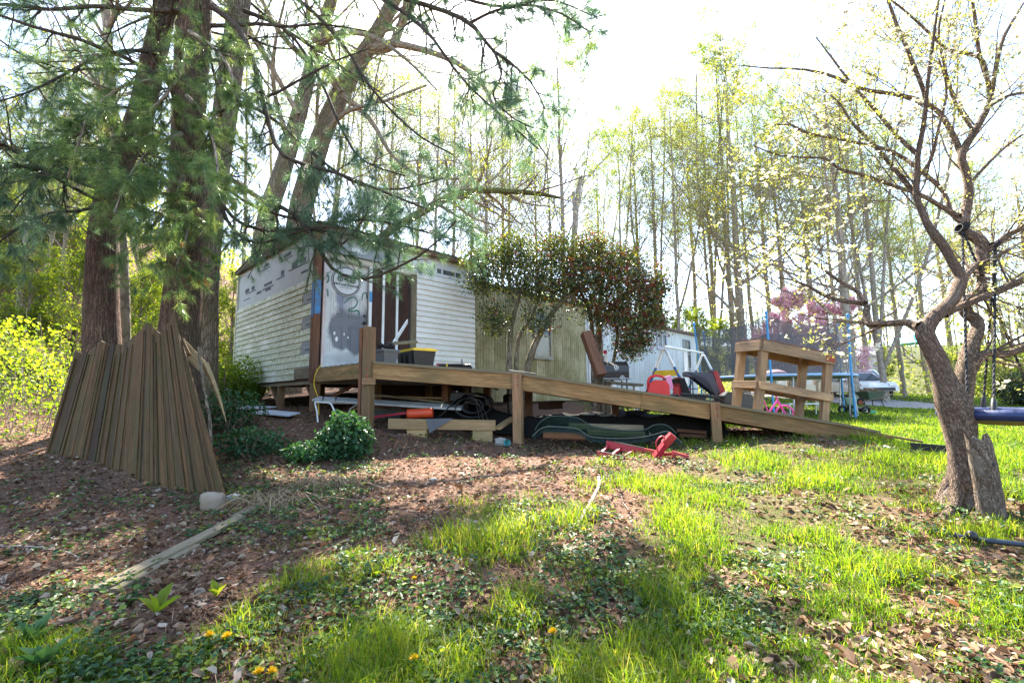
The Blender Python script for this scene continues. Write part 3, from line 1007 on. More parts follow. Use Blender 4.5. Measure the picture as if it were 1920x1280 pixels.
    for (u, w, ww, hh) in ((.14, .3, .25, .52), (.51, .3, .25, .52), (.14, 1.0, .25, .48), (.51, 1.0, .25, .48), (.14, 1.66, .25, .24), (.51, 1.66, .25, .24)):
        m = MB()
        # raised frame moulding and centre field
        fr = .022
        for (a0, b0, a1, b1) in ((u, w, u + ww, w + fr), (u, w + hh - fr, u + ww, w + hh), (u, w + fr, u + fr, w + hh - fr), (u + ww - fr, w + fr, u + ww, w + hh - fr), (u + .05, w + .05, u + ww - .05, w + hh - .05)):
            LL = np.array([(x, y, z) for x in (a0, a1) for y in (-.008, .0) for z in (b0, b1)], float)
            m.add(np.array([dpt(a, c_, -b) for a, b, c_ in LL]), [(0, 1, 3, 2), (4, 6, 7, 5), (0, 4, 5, 1), (2, 3, 7, 6), (0, 2, 6, 4), (1, 5, 7, 3)], tc=LL, rn=.5)
        part('door_panel', m, n.m, dob)
    m = MB(); m.lathe([(.001, .0), (.032, .001), (.032, .008), (.013, .012), (.013, .04), (.028, .05), (.03, .065), (.02, .078), (.001, .08)], dpt(.84, .92, .001), -NV, 16)
    part('doorknob', m, M['black_metal'], dob, True)
    m = MB(); m.lathe([(.001, 0), (.026, .001), (.026, .014), (.02, .02), (.001, .021)], dpt(.84, 1.07, .001), -NV, 16)
    part('deadbolt', m, M['black_metal'], dob, True)

    def stroke(pts, w, mat, nm_, par, d=.0095):
        P = np.array([dpt(a, b, d) for a, b in pts])
        # ribbon
        k = len(pts)
        T = np.gradient(P, axis=0); side = nrm(np.cross(T, -NV)) * np.asarray(w)[:, None] / 2
        V = np.concatenate([P + side, P - side])
        mm = MB().add(V, [(i, i + 1, k + i + 1, k + i) for i in range(k - 1)])
        return part(nm_, mm, mat, par)
    gp = m_paint('green_spray_paint', (.015, .12, .075), (.2, .25, .22), .35, .6, scale=9)

    def curve(pts, n_=26):
        P = np.array(pts, float); t = np.linspace(0, len(P) - 1, n_)
        i = np.clip(t.astype(int), 0, len(P) - 2); f = (t - i)[:, None]
        g = lambda j: P[np.clip(j, 0, len(P) - 1)]
        p0, p1, p2, p3 = g(i - 1), g(i), g(i + 1), g(i + 2)
        return .5 * ((2 * p1) + (p2 - p0) * f + (2 * p0 - 5 * p1 + 4 * p2 - p3) * f ** 2 + (3 * p1 - p0 - 3 * p2 + p3) * f ** 3)
    for pts, w in (([(.4, 1.27), (.5, 1.38), (.62, 1.42), (.68, 1.33), (.62, 1.22), (.52, 1.17), (.5, 1.13), (.6, 1.14), (.7, 1.16), (.72, 1.08)], .03),
                   ([(.78, 1.38), (.8, 1.52), (.87, 1.55), (.89, 1.44)], .022), ([(.01, 1.72), (.06, 1.78), (.07, 1.68), (.02, 1.62)], .03), ([(.01, 1.5), (.06, 1.48), (.07, 1.36)], .018)):
        c_ = curve(pts)
        stroke(c_, np.full(len(c_), w) * np.linspace(.7, 1.2, len(c_)), gp, 'graffiti_stroke', dob)
    for (u, w, r_) in ((.27, .55, .03), (.22, .66, .022), (.42, .66, .018), (.5, .6, .015)):
        m = MB()
        m.poly([dpt(u + r_ * math.cos(a) * random.uniform(.6, 1.2), w + 1.7 * r_ * math.sin(a) * random.uniform(.6, 1.2), .0095) for a in np.linspace(0, 2 * math.pi, 10, endpoint=False)])
        part('paint_chip', m, M['white'], dob)
    # letters printed on the board over the door
    txt(root, 'print_lettering', 'SPROF', S(.62, -.0565, 2.93), BV, UP, -NV, .12, M['white'], bold=.006)
    m = MB(); m.beam(S(.16, -.03, 2.93), S(1.55, -.03, 2.93), .05, .18)
    part('header_board', m, M['sheath_dark'], root)
    return root, dpt


def txt(parent, name, s, p, ax, up, out, size, mat, bold=0.0, depth=.001, center=False):
    """flat lettering as a mesh"""
    cu = bpy.data.curves.new(name, 'FONT')
    cu.body = s
    cu.size = size
    cu.offset = bold
    cu.extrude = depth
    if center: cu.align_x = 'CENTER'
    ob = bpy.data.objects.new(name, cu)
    me = bpy.data.meshes.new_from_object(ob)
    bpy.data.objects.remove(ob)
    bpy.data.curves.remove(cu)
    n = len(me.vertices)
    co = np.empty(n * 3, np.float32); me.vertices.foreach_get('co', co); co = co.reshape(-1, 3)
    W = np.asarray(p, float) + co[:, :1] * np.asarray(ax) + co[:, 1:2] * np.asarray(up) + co[:, 2:3] * np.asarray(out)
    W = W - WL[parent.name]
    me.vertices.foreach_set('co', W.astype(np.float32).ravel())
    me.materials.clear(); me.materials.append(mat)
    me.update()
    o = bpy.data.objects.new(name, me)
    COL.objects.link(o)
    o.parent = parent
    WL[o.name] = WL[parent.name]
    return o


SHED, dpt = build_shed()


# ------------------------------------------------------------------ the round sign on the door
def build_sign():
    c = dpt(.43, 1.72, .012)
    root = thing('round_sign', 'round white motorcycle garage sign hung on the spray painted door', 'sign', c)
    R = .31
    m = MB(); m.lathe([(.001, .0), (R, .0), (R, .004), (.001, .004)], c, -NV, 40)
    part('disc', m, m_paint('sign_white', (.6, .6, .58), (.45, .44, .4), .4, .5), root)
    ink = m_paint('sign_ink', (.02, .02, .022), None, rough=.6)
    for r0, r1 in ((.295, .306), (.262, .284)):
        m = MB(); m.lathe([(r0, .0047), (r0, .0055), (r1, .0055), (r1, .0047)], c, -NV, 48)
        part('border_ring', m, ink, root)

    def q(u, w, d=.0065):
        return c + BV * u + UP * w - NV * d
    mc = MB()
    for cx in (-.125, .13):
        mc.ring(q(cx, .03), -NV, .05, .0085, 24, 6)
        mc.ring(q(cx, .03), -NV, .012, .004, 12, 5)
        for a in np.linspace(0, math.pi, 5, endpoint=False):
            d = np.array([math.cos(a), math.sin(a)]) * .046
            mc.beam(q(cx - d[0], .03 - d[1]), q(cx + d[0], .03 + d[1]), .003, .003)
    for a, b, w in (((-.125, .03), (-.075, .125), .012), ((-.075, .125), (-.11, .14), .01), ((-.09, .1), (.0, .09), .03), ((0, .09), (.1, .085), .022), ((-.07, .09), (-.04, .02), .014), ((-.05, .02), (.06, .02), .016), ((.06, .02), (.13, .03), .012), ((.06, .085), (.13, .03), .01), ((.09, .085), (.16, .095), .016), ((-.02, .0), (.19, .0), .008)):
        mc.beam(q(*a), q(*b), .002, w, up=UP)
    mc.box(q(.0, .045), (.085, .002, .055), np.stack([BV, NV, UP], 1))
    mc.box(q(-.035, .1), (.07, .002, .035), np.stack([BV, NV, UP], 1))
    part('motorcycle_emblem', mc, ink, root)
    txt(root, 'lettering', 'VINTAGE GARAGE', q(0, -.1, .0055), BV, UP, -NV, .062, ink, bold=.0022, center=True)
    m = MB(); m.beam(q(-.13, -.135), q(.13, -.135), .001, .008)
    part('print_line', m, ink, root)


build_sign()


# ------------------------------------------------------------------ mobile home behind
def m_ribbed(name, base, mild, amt):
    n = NT(name)
    v = n.attr('tc', True)
    s = n.noise(n.mapv(v, (1, 1, .35)), 1.2, 5, .6)
    st = n.noise(n.mapv(v, (8, 8, .35)), 2.0, 4, .6)
    c = n.mix(n.math('MULTIPLY', n.ramp(s, [(.38, (0, 0, 0)), (.62, (1, 1, 1))]), amt), base, mild)
    c = n.mix(n.math('MULTIPLY', n.ramp(st, [(.5, (0, 0, 0)), (.7, (1, 1, 1))]), amt * .6), c, tuple(x * .55 for x in mild))
    n.col(c); n.rough(.6, .3)
    return n.m


def build_home():
    root = thing('mobile_home', 'long mobile home with ribbed walls, olive stained near the shed and pale further off', 'mobile home', S(11, 2, -.3))
    ol = m_ribbed('mildewed_ribbed_panel', (.4, .34, .19), (.17, .14, .045), .85)
    wh = m_ribbed('pale_ribbed_panel', (.6, .61, .58), (.42, .42, .36), .45)

    def panels(s0, s1, t, z0, z1, w, mat, nrib):
        n = int(round((s1 - s0) / w)); w = (s1 - s0) / n
        for i in range(n):
            mb = MB()
            a = s0 + i * w + .004
            pw = (w - .008) / nrib
            prof = [(0.0, .03)]
            for k in range(nrib):
                x = k * pw
                prof += [(x + pw * .02, 0.0), (x + pw * .72, 0.0), (x + pw * .8, .008), (x + pw * .92, .008)]
            prof += [(w - .008, .0), (w - .008, .03)]
            mb.prism(prof, S(a, t, z0), UP, BV, NV, z1 - z0)
            part('wall_panel', mb, mat, root)
    panels(3.98, 8.9, .2, -.1, 2.92, .41, ol, 4)
    for k in range(16):  # dark boards added to stand in for the black void underneath
        a = 1.15 + k * .485
        q = S(a + .24, .3, 0); zg = hz(q[0], q[1]) - EYE - .15
        m = MB(); m.beam(S(a, .3 + .01 * (k % 2), (zg + .38) / 2), S(a + .48, .3 + .01 * (k % 2), (zg + .38) / 2), .02, .38 - zg)
        part('dark_void_board', m, M['darkboard'], root)
    panels(8.9, 17.8, .32, .12, 2.74, .41, wh, 3)
    m = MB(); m.box(S(10.9, 1.7, 1.2), (13.75, 2.6, 2.9), np.stack([BV, NV, UP], 1))
    part('body', m, wh, root)
    m = MB(); m.beam(S(8.9, .34, -.12), S(17.8, .34, -.12), .02, .44)
    part('skirting', m, m_siding('dirty_skirting', (.5, .5, .47), (.3, .26, .16), .6), root)
    m = MB(); m.prism([(.08, 2.74), (.08, 2.84), (1.7, 3.05), (3.3, 2.84), (3.3, 2.74)], S(8.85, .1, 0), BV, NV, UP, 9.1)
    part('roof', m, m_paint('brown_metal_roof', (.16, .1, .07), (.1, .07, .05), .5, .7), root)
    m = MB(); m.prism([(-.06, 2.92), (-.06, 3.0), (1.7, 3.1), (3.3, 2.98), (3.3, 2.88)], S(3.93, .18, 0), BV, NV, UP, 4.95)
    part('roof', m, m_paint('dark_flat_roof', (.07, .06, .05), (.1, .1, .05), .5, .8), root)

    def window(s0, s1, z0, z1, t, fm, split, pm=None):
        m = MB()
        f = .05
        for a, b, c, d in ((s0, z0, s1, z0 + f), (s0, z1 - f, s1, z1), (s0, z0 + f, s0 + f, z1 - f), (s1 - f, z0 + f, s1, z1 - f)):
            m.box(S((a + c) / 2, t - .02, (b + d) / 2), (c - a, .05, d - b), np.stack([BV, NV, UP], 1))
        if split == 'h': m.box(S((s0 + s1) / 2, t - .012, (z0 + z1) / 2), (s1 - s0 - 2 * f, .04, .04), np.stack([BV, NV, UP], 1))
        if split == 'v': m.box(S((s0 + s1) / 2, t - .012, (z0 + z1) / 2), (.05, .04, z1 - z0 - 2 * f), np.stack([BV, NV, UP], 1))
        w = part('window', m, fm, root)
        if split == 'h': rects = ((s0 + f, s1 - f, z0 + f, (z0 + z1) / 2 - .02), (s0 + f, s1 - f, (z0 + z1) / 2 + .02, z1 - f))
        else: rects = ((s0 + f, (s0 + s1) / 2 - .025, z0 + f, z1 - f), ((s0 + s1) / 2 + .025, s1 - f, z0 + f, z1 - f))
        for k, (a, b, c, d) in enumerate(rects):
            m = MB(); m.box(S((a + b) / 2, t - .004, (c + d) / 2), (b - a, .006, d - c), np.stack([BV, NV, UP], 1))
            part('pane', m, (pm or (M['glass'],) * 2)[k], w)
        m = MB(); m.box(S((s0 + s1) / 2, t - .04, z0 - .03), (s1 - s0 + .1, .06, .05), np.stack([BV, NV, UP], 1))
        part('sill', m, fm, w)
    dim = m_paint('curtained_glass', (.34, .31, .24), (.22, .2, .12), .5, .25, .6)
    window(6.33, 7.1, 1.15, 2.45, .2, m_paint('grimy_frame', (.3, .27, .2), (.15, .13, .07), .6, .6), 'h', (dim, M['glass']))
    window(14.0, 14.85, 1.95, 2.55, .32, m_paint('purplish_frame', (.55, .52, .58), (.2, .18, .2), .4, .5), 'v')
    window(16.4, 17.15, 1.2, 2.5, .32, m_paint('grey_frame', (.3, .32, .32), (.2, .2, .18), .4, .5), 'h')
    m = MB(); m.box(S(9.6, .3, 1.4), (.75, .05, 1.0), np.stack([BV, NV, UP], 1))
    d = part('door', m, wh, root)
    m = MB(); m.box(S(9.6, .27, 1.55), (.5, .012, .5), np.stack([BV, NV, UP], 1)); part('pane', m, M['glass'], d)
    m = MB(); m.tubes([S(8.95, .12, -.1), S(8.95, .12, 2.8)], [.05, .05], 8); part('downpipe', m, M['white'], root)


build_home()


# ------------------------------------------------------------------ deck and ramp
FY = 7.40
PX1, PX2, PX3, PX4 = -2.24, .08, 3.11, 5.05
ZX = [(-9, .60), (-1.6, .60), (PX1 + .65, .585), (PX2, .395), (PX3, -.105), (PX4, -.45), (6.1, -.68)]


def dz(x):
    return float(np.interp(x, [-9, PX1, PX2, PX3, PX4, 6.2], [.60, .592, .392, -.11, -.45, -.70]))


def build_deck():
    root = thing('deck', 'weathered timber deck with a long ramp sloping down to the lawn', 'deck', (1, 8.2, EYE - .9))
    # front beams
    for x0, x1, h in ((PX1 + .06, PX2 - .075, .235), (PX2 + .075, 1.98, .235), (1.985, PX3 - .07, .235), (PX3 + .075, PX4 + .1, .225)):
        m = MB()
        z0, z1 = dz(x0) - .03, dz(x1) - .03
        y = FY - .02
        m.beam((x0, y, EYE + z0 - h / 2), (x1, y, EYE + z1 - h / 2), .045, h, bev=.004)
        part('front_beam', m, M['deck'], root)
    m = MB(); m.beam((PX4 + .11, FY - .02, EYE + dz(PX4 + .1) - .09), (5.8, FY - .04, EYE + dz(5.8) - .075), .04, .1)
    part('front_beam', m, M['deck'], root)
    # left rim
    p1 = np.array([PX1, FY, EYE]); c = S(0, 0, 0) + (p1 - S(0, 0, 0)) * .035
    d = nrm(p1 - c)
    m = MB(); m.beam(c + UP * (.57 - .118), p1 - d * .09 + UP * (.565 - .118), .045, .235, bev=.004)
    part('rim_beam', m, M['deck'], root)
    # ledger and inner joists, back beam of the ramp
    for k, x in enumerate(np.arange(-1.6, .2, .61)):
        yb = CY + (x - CX) * 1.0355 - .12
        m = MB(); m.beam((x, FY + .01, EYE + dz(x) - .14), (x, yb, EYE + dz(x) - .14), .04, .19)
        part('joist', m, M['brownpost'], root)
    for x0, x1 in ((.1, 3.1), (3.1, 5.3)):
        m = MB(); m.beam((x0, 8.9, EYE + dz(x0) - .15), (x1, 8.9, EYE + dz(x1) - .15), .045, .2)
        part('back_beam', m, M['brownpost'], root)
    # deck boards, laid front to back
    w = .14
    x = CX + .16
    while x < 5.6:
        xc = x + w / 2
        front = FY - .055 if xc > PX1 else FY + (PX1 - xc) * (CY - FY) / (PX1 - CX) * 1.0 + .0
        wall = CY + (x - CX) * 1.0355 - .07
        back = wall if xc < .12 else 8.95
        if back - front > .15:
            m = MB()
            L = back - front
            sl = (dz(x + w) - dz(x)) / w
            yy = (front + back) / 2
            m.box((xc, yy, EYE + dz(xc) - .014), (w - .007, L, .028), np.stack([nrm(np.array([1, 0, sl])), np.array([0, 1.0, 0]), nrm(np.array([-sl, 0, 1]))], 1))
            part('deck_board', m, M['grey_wood'], root)
        x += w
    # edge strip covering the board ends
    for x0, x1 in ((PX1 + .08, PX2), (PX2 + .002, PX3), (PX3 + .002, 5.6)):
        n_ = 14
        xs = np.linspace(x0, x1, n_)
        m = MB(); P = np.array([(x, FY - .068, EYE + dz(x) - .016) for x in xs])
        V = np.concatenate([P + np.array([0, a, b]) for a, b in ((-.01, -.02), (.01, -.02), (.01, .021), (-.01, .021))])
        Q = [(k * n_ + i, ((k + 1) % 4) * n_ + i, ((k + 1) % 4) * n_ + i + 1, k * n_ + i + 1) for k in range(4) for i in range(n_ - 1)]
        m.add(V, Q, tc=np.concatenate([P + a for a in (0, .3, .6, .9)])); part('edge_strip', m, M['grey_wood'], root)
    # posts: front left double post, two more along the ramp
    g = lambda x, y: hz(x, y) - .05
    p = (PX1, FY - .03)
    m = MB(); m.beam((*p, g(*p)), (*p, EYE + 1.13), .15, .14, up=(.35, 1, 0), bev=.006)
    a = part('post', m, M['post'], root)
    m = MB(); m.beam((p[0] - .115, p[1] + .06, g(*p)), (p[0] - .115, p[1] + .06, EYE + 1.12), .05, .13, up=(.35, 1, 0))
    part('post', m, M['brownpost'], root)
    m = MB(); m.beam((p[0] - .06, p[1] - .105, EYE + .28), (p[0] + .14, p[1] - .10, EYE + .28), .05, .1)
    part('cleat', m, M['post'], root)
    for px, top in ((PX2, dz(PX2) - .015), (PX3, dz(PX3) + .0)):
        m = MB(); m.beam((px, FY - .05, g(px, FY)), (px, FY - .05, EYE + top), .14, .14, up=(.3, 1, 0), bev=.006)
        part('post', m, M['post'], root)
    for bx, bz in ((PX1 + .0, .47), (PX1 + .0, .36), (PX2, dz(PX2) - .08), (PX2, dz(PX2) - .2), (PX3, dz(PX3) - .08), (PX3, dz(PX3) - .19)):
        m = MB(); m.lathe([(.001, .0), (.016, .0), (.016, .008), (.006, .012), (.001, .012)], (bx + random.uniform(-.015, .015), FY - .118, EYE + bz), (0, -1, 0), 8); part('bolt', m, M['rust'], root)
    for px, py in ((.3, 8.85), (1.9, 8.85), (3.1, 8.85), (-.5, 9.4), (-1.2, 8.6)):
        m = MB(); m.beam((px, py, g(px, py)), (px, py, EYE + dz(px) - .06), .12, .12, up=(.3, 1, 0))
        part('post', m, M['brownpost'], root)
    # loose pipe lying along the edge by the second post
    return root


build_deck()


# ------------------------------------------------------------------ leaning fence panel
def build_fence():
    root = thing('picket_fence', 'dark mossy picket fence panel with scalloped top leaning against the pine trunks', 'fence', tuple(at(250, 900, 5.5)))
    N = 29
    rw = np.random.default_rng(17)
    cut = np.concatenate([[0], np.cumsum(rw.uniform(.6, 1.45, N))]); cut = cut / cut[-1]
    top = [(0, 140, 655), (.06, 160, 663), (.1, 172, 655), (.17, 190, 636), (.2, 200, 640), (.26, 212, 645), (.34, 232, 642), (.42, 250, 630), (.5, 268, 612), (.55, 276, 603), (.6, 284, 611), (.68, 298, 622), (.74, 306, 619), (.8, 312, 612), (.86, 321, 584), (.89, 325, 572), (.92, 328, 592), (1, 334, 612)]
    T = np.array(top)
    bot = np.array([(0, 82, 852), (.15, 135, 868), (.4, 215, 893), (.65, 300, 915), (.85, 370, 933), (1, 424, 943)])
    r = random.Random(3)
    for i in range(N):
        gp_ = .0005
        a = cut[i] + gp_; b = cut[i + 1] - gp_

        def P(tab, ff, Y0, Y1, pw=1.0):
            return np.array(at(np.interp(ff, tab[:, 0], tab[:, 1]), np.interp(ff, tab[:, 0], tab[:, 2]), Y0 + (Y1 - Y0) * ff ** pw))
        jl = r.uniform(-.02, .02)
        b0, b1 = P(bot, a, 6.6, 4.55), P(bot, b, 6.6, 4.55)
        t0, t1 = P(T, a, 7.15, 6.05), P(T, b, 7.15, 6.05)
        nrmv = nrm(np.cross(b1 - b0, t0 - b0))
        sb_ = r.uniform(-.015, .03); b0 = b0 + (t0 - b0) * sb_; b1 = b1 + (t1 - b1) * (sb_ + r.uniform(-.008, .008)); st_ = r.uniform(0, .012); t0 = t0 - (t0 - b0) * st_; t1 = t1 - (t1 - b1) * (st_ + r.uniform(-.01, .01))
        th = .02
        off = nrmv * r.uniform(-.009, .009)
        V = np.array([b0, b1, t1, t0]) + off
        V = np.concatenate([V, V - nrmv * th])
        L = np.linalg.norm(t0 - b0); w = np.linalg.norm(b1 - b0)
        o = RNG.uniform(-9, 9, 3)
        tc = np.array([(0, 0, 0), (0, w, 0), (L, w, 0), (L, 0, 0), (0, 0, th), (0, w, th), (L, w, th), (L, 0, th)]) + o
        mb = MB().add(V, [(0, 1, 2, 3), (4, 7, 6, 5), (0, 4, 5, 1), (1, 5, 6, 2), (2, 6, 7, 3), (3, 7, 4, 0)], tc=tc, rn=r.random())
        part('picket', mb, [M['fence'], M['fence'], M['fence_grey'], M['fence'], M['fence_dark']][r.randrange(5)], root)
        if i % 3 != 1:      # a raised batten edge that catches light
            mb = MB(); k = .5 + r.uniform(-.3, .3)
            q0 = b0 + (b1 - b0) * k; q1 = t0 + (t1 - t0) * k
            q1 = q0 + (q1 - q0) * r.uniform(.9, .985)
            mb.beam(q0 + nrmv * .002, q1 + nrmv * .002, .008 + r.random() * .014, .02, up=nrmv)
            part('batten', mb, M['fence'], root)
    for f, (u0, u1) in ((.2, (.02, .98)), (.78, (.03, .97))):
        def Q(ff):
            bb = np.array(at(np.interp(ff, bot[:, 0], bot[:, 1]), np.interp(ff, bot[:, 0], bot[:, 2]), 6.6 + (4.55 - 6.6) * ff))
            tt = np.array(at(np.interp(ff, T[:, 0], T[:, 1]), np.interp(ff, T[:, 0], T[:, 2]), 7.15 + (6.05 - 7.15) * ff))
            return bb + (tt - bb) * f
        nb = nrm(np.cross(Q(.9) - Q(.1), np.array([-.2, .5, 1.0]))) * -.055
        mb = MB(); mb.tubes(np.stack([Q(u) + nb for u in np.linspace(u0, u1, 12)]), np.full(12, .03), 4, cap=True)
        part('back_rail', mb, M['fence'], root)


build_fence()
# ------------------------------------------------------------------ growing trees
def smooth(pts, n):
    """rows of any width, resampled along a Catmull-Rom curve"""
    P = np.array(pts, float)
    t = np.linspace(0, len(P) - 1, n)
    i = np.clip(t.astype(int), 0, len(P) - 2); f = (t - i)[:, None]
    g = lambda j: P[np.clip(j, 0, len(P) - 1)]
    p0, p1, p2, p3 = g(i - 1), g(i), g(i + 1), g(i + 2)
    return .5 * ((2 * p1) + (p2 - p0) * f + (2 * p0 - 5 * p1 + 4 * p2 - p3) * f ** 2 + (3 * p1 - p0 - 3 * p2 + p3) * f ** 3)


def limb(px, Y0, Y1=None, n=14, wig=.0, seed=0):
    """limb traced as (px, py, width in px), standing Y0 to Y1 metres ahead"""
    Y1 = Y0 if Y1 is None else Y1
    k = len(px)
    r = np.random.default_rng(seed)
    rows = []
    for j, (x, y, w) in enumerate(px):
        Y = Y0 + (Y1 - Y0) * j / (k - 1) + (r.normal(0, wig) if 0 < j else 0)
        p = at(x, y, Y)
        rows.append((p.x, p.y, p.z, w * Y / FPX / 2))
    q = smooth(rows, n)
    return q[:, :3], np.maximum(q[:, 3], .003)


def branch(P, R, k, f, ln, ang, rr, n, wig, up, r, rel=True, rmin=.0025, taper=.4):
    m, q = P.shape[:2]
    ix = np.repeat(np.arange(m), k)
    t = r.uniform(f[0], f[1], m * k)
    a = t * (q - 1); i = np.minimum(a.astype(int), q - 2); fr = (a - i)[:, None]
    p = P[ix, i] * (1 - fr) + P[ix, i + 1] * fr
    T = nrm(P[ix, i + 1] - P[ix, i])
    rad = R[ix, i] * (1 - fr[:, 0]) + R[ix, i + 1] * fr[:, 0]
    Lp = np.linalg.norm(P[:, 1:] - P[:, :-1], axis=2).sum(1)[ix]
    L = r.uniform(ln[0], ln[1], m * k) * (Lp * (1.15 - .6 * t) if rel else 1)
    u = nrm(np.cross(T, nrm(r.normal(0, 1, (m * k, 3)))))
    an = np.radians(r.uniform(ang[0], ang[1], m * k))[:, None]
    d = nrm(T * np.cos(an) + u * np.sin(an))
    pts = [p]
    st = (L / (n - 1))[:, None]
    for _ in range(n - 1):
        d = nrm(d + r.normal(0, wig, d.shape) + np.array([0, 0, up]))
        p = p + d * st
        pts.append(p)
    r0 = np.maximum(rad * rr, rmin)
    return np.stack(pts, 1), r0[:, None] * np.linspace(1, taper, n)[None]


def tips(P, f0, k, r):
    """k random points along the outer part of every path, with the direction there"""
    m, q = P.shape[:2]
    ix = np.repeat(np.arange(m), k)
    a = r.uniform(f0, 1, m * k) * (q - 1); i = np.minimum(a.astype(int), q - 2); fr = (a - i)[:, None]
    return P[ix, i] * (1 - fr) + P[ix, i + 1] * fr, nrm(P[ix, i + 1] - P[ix, i])


def rand_leaves(mb, p, d, L, r, droop=.2, spread=.9, w=.6, shape=0, rn=None, fold=.2):
    n = len(p)
    ax = nrm(d * .5 + r.normal(0, spread, (n, 3)) - np.array([0, 0, droop]))
    nm = nrm(r.normal(0, .6, (n, 3)) + np.array([0, 0, .8]))
    LL = L * r.uniform(.6, 1.35, n)
    mb.leaves(p + r.normal(0, .02, (n, 3)), ax, nm, LL, LL * w, r.random(n) if rn is None else rn, fold, shape)


def needles(mb, p, d, r, n=26, L=.1, w=.0026, droop=.25, spread=.55):
    m = len(p)
    P = np.repeat(p, n, 0); D = np.repeat(d, n, 0)
    ax = nrm(D * .75 + r.normal(0, spread, (m * n, 3)) - np.array([0, 0, droop]))
    LL = L * r.uniform(.7, 1.2, m * n)[:, None]
    P = P - D * r.uniform(0, .07, (m * n, 1))
    sd = nrm(np.cross(ax, r.normal(0, 1, (m * n, 3)))) * (w / 2)
    tip = P + ax * LL
    tip[:, 2] -= (LL[:, 0] ** 2) * 1.2
    V = np.stack([P - sd, P + sd, tip], 1).reshape(-1, 3)
    mb.add(V, T=np.arange(m * n * 3).reshape(-1, 3), rn=np.repeat(np.clip(np.repeat(r.random(m), n) + r.normal(0, .15, m * n), 0, 1), 3))


def S1(P, R):
    return P[None], R[None]


M['needles'] = m_leaf('pine_needles', [(0, (.08, .15, .06)), (.5, (.15, .24, .09)), (.85, (.24, .33, .12)), (1, (.36, .4, .15))], .5, (1.3, 1.3, .7), .3, .5)
M['needles_dark'] = m_leaf('blue_green_needles', [(0, (.06, .13, .085)), (.6, (.12, .21, .125)), (1, (.2, .29, .16))], .5, (1.2, 1.25, .8), .3, .5)
M['deadneedle'] = m_leaf('orange_dead_needles', [(0, (.35, .13, .03)), (1, (.5, .24, .06))], .3, (1.2, 1, .6))
M['bud'] = m_leaf('spring_buds', [(0, (.14, .2, .04)), (.5, (.26, .32, .07)), (1, (.4, .42, .13))], .55, (1.3, 1.2, .5))
M['spring'] = m_leaf('young_leaves', [(0, (.08, .16, .03)), (.5, (.16, .26, .045)), (1, (.3, .36, .08))], .55, (1.4, 1.3, .5))
M['holly'] = m_leaf('dark_glossy_leaves', [(0, (.02, .038, .016)), (.5, (.045, .075, .022)), (.8, (.11, .13, .03)), (1, (.26, .25, .05))], .35, (1.6, 1.5, .5), .28, .6)
M['berry'] = m_leaf('red_berries', [(0, (.14, .012, .01)), (.6, (.3, .022, .016)), (1, (.44, .06, .03))], .3, (1, 1, 1), .35, .4)
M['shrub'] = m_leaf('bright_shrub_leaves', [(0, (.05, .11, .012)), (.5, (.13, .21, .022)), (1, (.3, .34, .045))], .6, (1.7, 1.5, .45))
M['weed'] = m_leaf('blue_green_leaves', [(0, (.018, .06, .022)), (.6, (.04, .105, .035)), (1, (.1, .18, .06))], .3, (1.3, 1.3, .6), .45, .3)


# ------------------------------------------------------------------ the pines at left
def build_pine(px, Y, label, bark, seed, boughs, zmin, sub=(8, 6), nl=.11, group='pine trees beside the shed', ntuft=3):
    r = np.random.default_rng(seed)
    P, R = limb(px, Y, None, 26)
    P = P.copy()
    g = hz(P[0, 0], P[0, 1])
    # root flare down to the ground
    foot = P[0].copy(); foot[2] = g - .1
    P = np.concatenate([foot[None], P]); R = np.concatenate([[R[0] * 1.35], R])
    root = thing('pine_tree', label, 'tree', (P[0, 0], P[0, 1], g), group)
    m = MB(); m.tubes(P, R, 18)
    part('trunk', m, bark, root, True)
    # procedural boughs along the upper trunk
    zz = P[:, 2]
    f0 = float(np.interp(zmin, zz, np.linspace(0, 1, len(zz))))
    bP, bR = branch(*S1(P, R), boughs, (f0, .97), (1.6, 3.6), (62, 100), .16, 7, .12, -.01, r, rel=False, taper=.25)
    sP, sR = branch(bP, bR, sub[0], (.2, 1), (.25, .45), (30, 70), .5, 5, .14, -.03, r, taper=.4)
    tP, tR = branch(sP, sR, sub[1], (.2, 1), (.3, .6), (25, 60), .55, 3, .12, -.03, r, rmin=.002)
    m = MB(); m.tubes(bP, bR, 6); m.tubes(sP, sR, 4); m.tubes(tP, np.maximum(tR, .002), 3)
    tag(part('branches', m, M['dark_twig'], root), kind='stuff')
    m = MB()
    p, d = tips(tP, .35, ntuft, r)
    needles(m, p, d, r, 16, nl, .0034)
    part('crown', m, M['needles'], root)
    return root


PINE_A = build_pine([(192, 660, 60), (190, 560, 54), (193, 470, 50), (198, 400, 46), (222, 310, 44), (262, 220, 44), (288, 110, 42), (312, 0, 40), (335, -150, 36), (360, -420, 26), (380, -800, 12)], 8.2,
           'dark furrowed pine trunk standing behind the left end of the leaning fence panel', M['pine_bark'], 2, 15, 4.4)
PINE_B = build_pine([(330, 700, 76), (335, 640, 70), (342, 560, 64), (350, 450, 58), (352, 330, 56), (355, 200, 58), (364, 60, 60), (370, -60, 56), (380, -300, 44), (392, -700, 22), (400, -1000, 10)], 7.6,
           'thick reddish brown pine trunk behind the tall end of the leaning fence panel', M['pine_bark'], 3, 17, 4.7)
PINE_C = build_pine([(385, 740, 44), (388, 640, 38), (392, 520, 35), (400, 400, 38), (412, 290, 42), (428, 170, 44), (444, 50, 42), (455, -50, 40), (475, -250, 32), (500, -600, 14)], 9.4,
           'lighter grey brown pine trunk just right of the thick reddish pine', M['grey_bark'], 4, 12, 5.6)


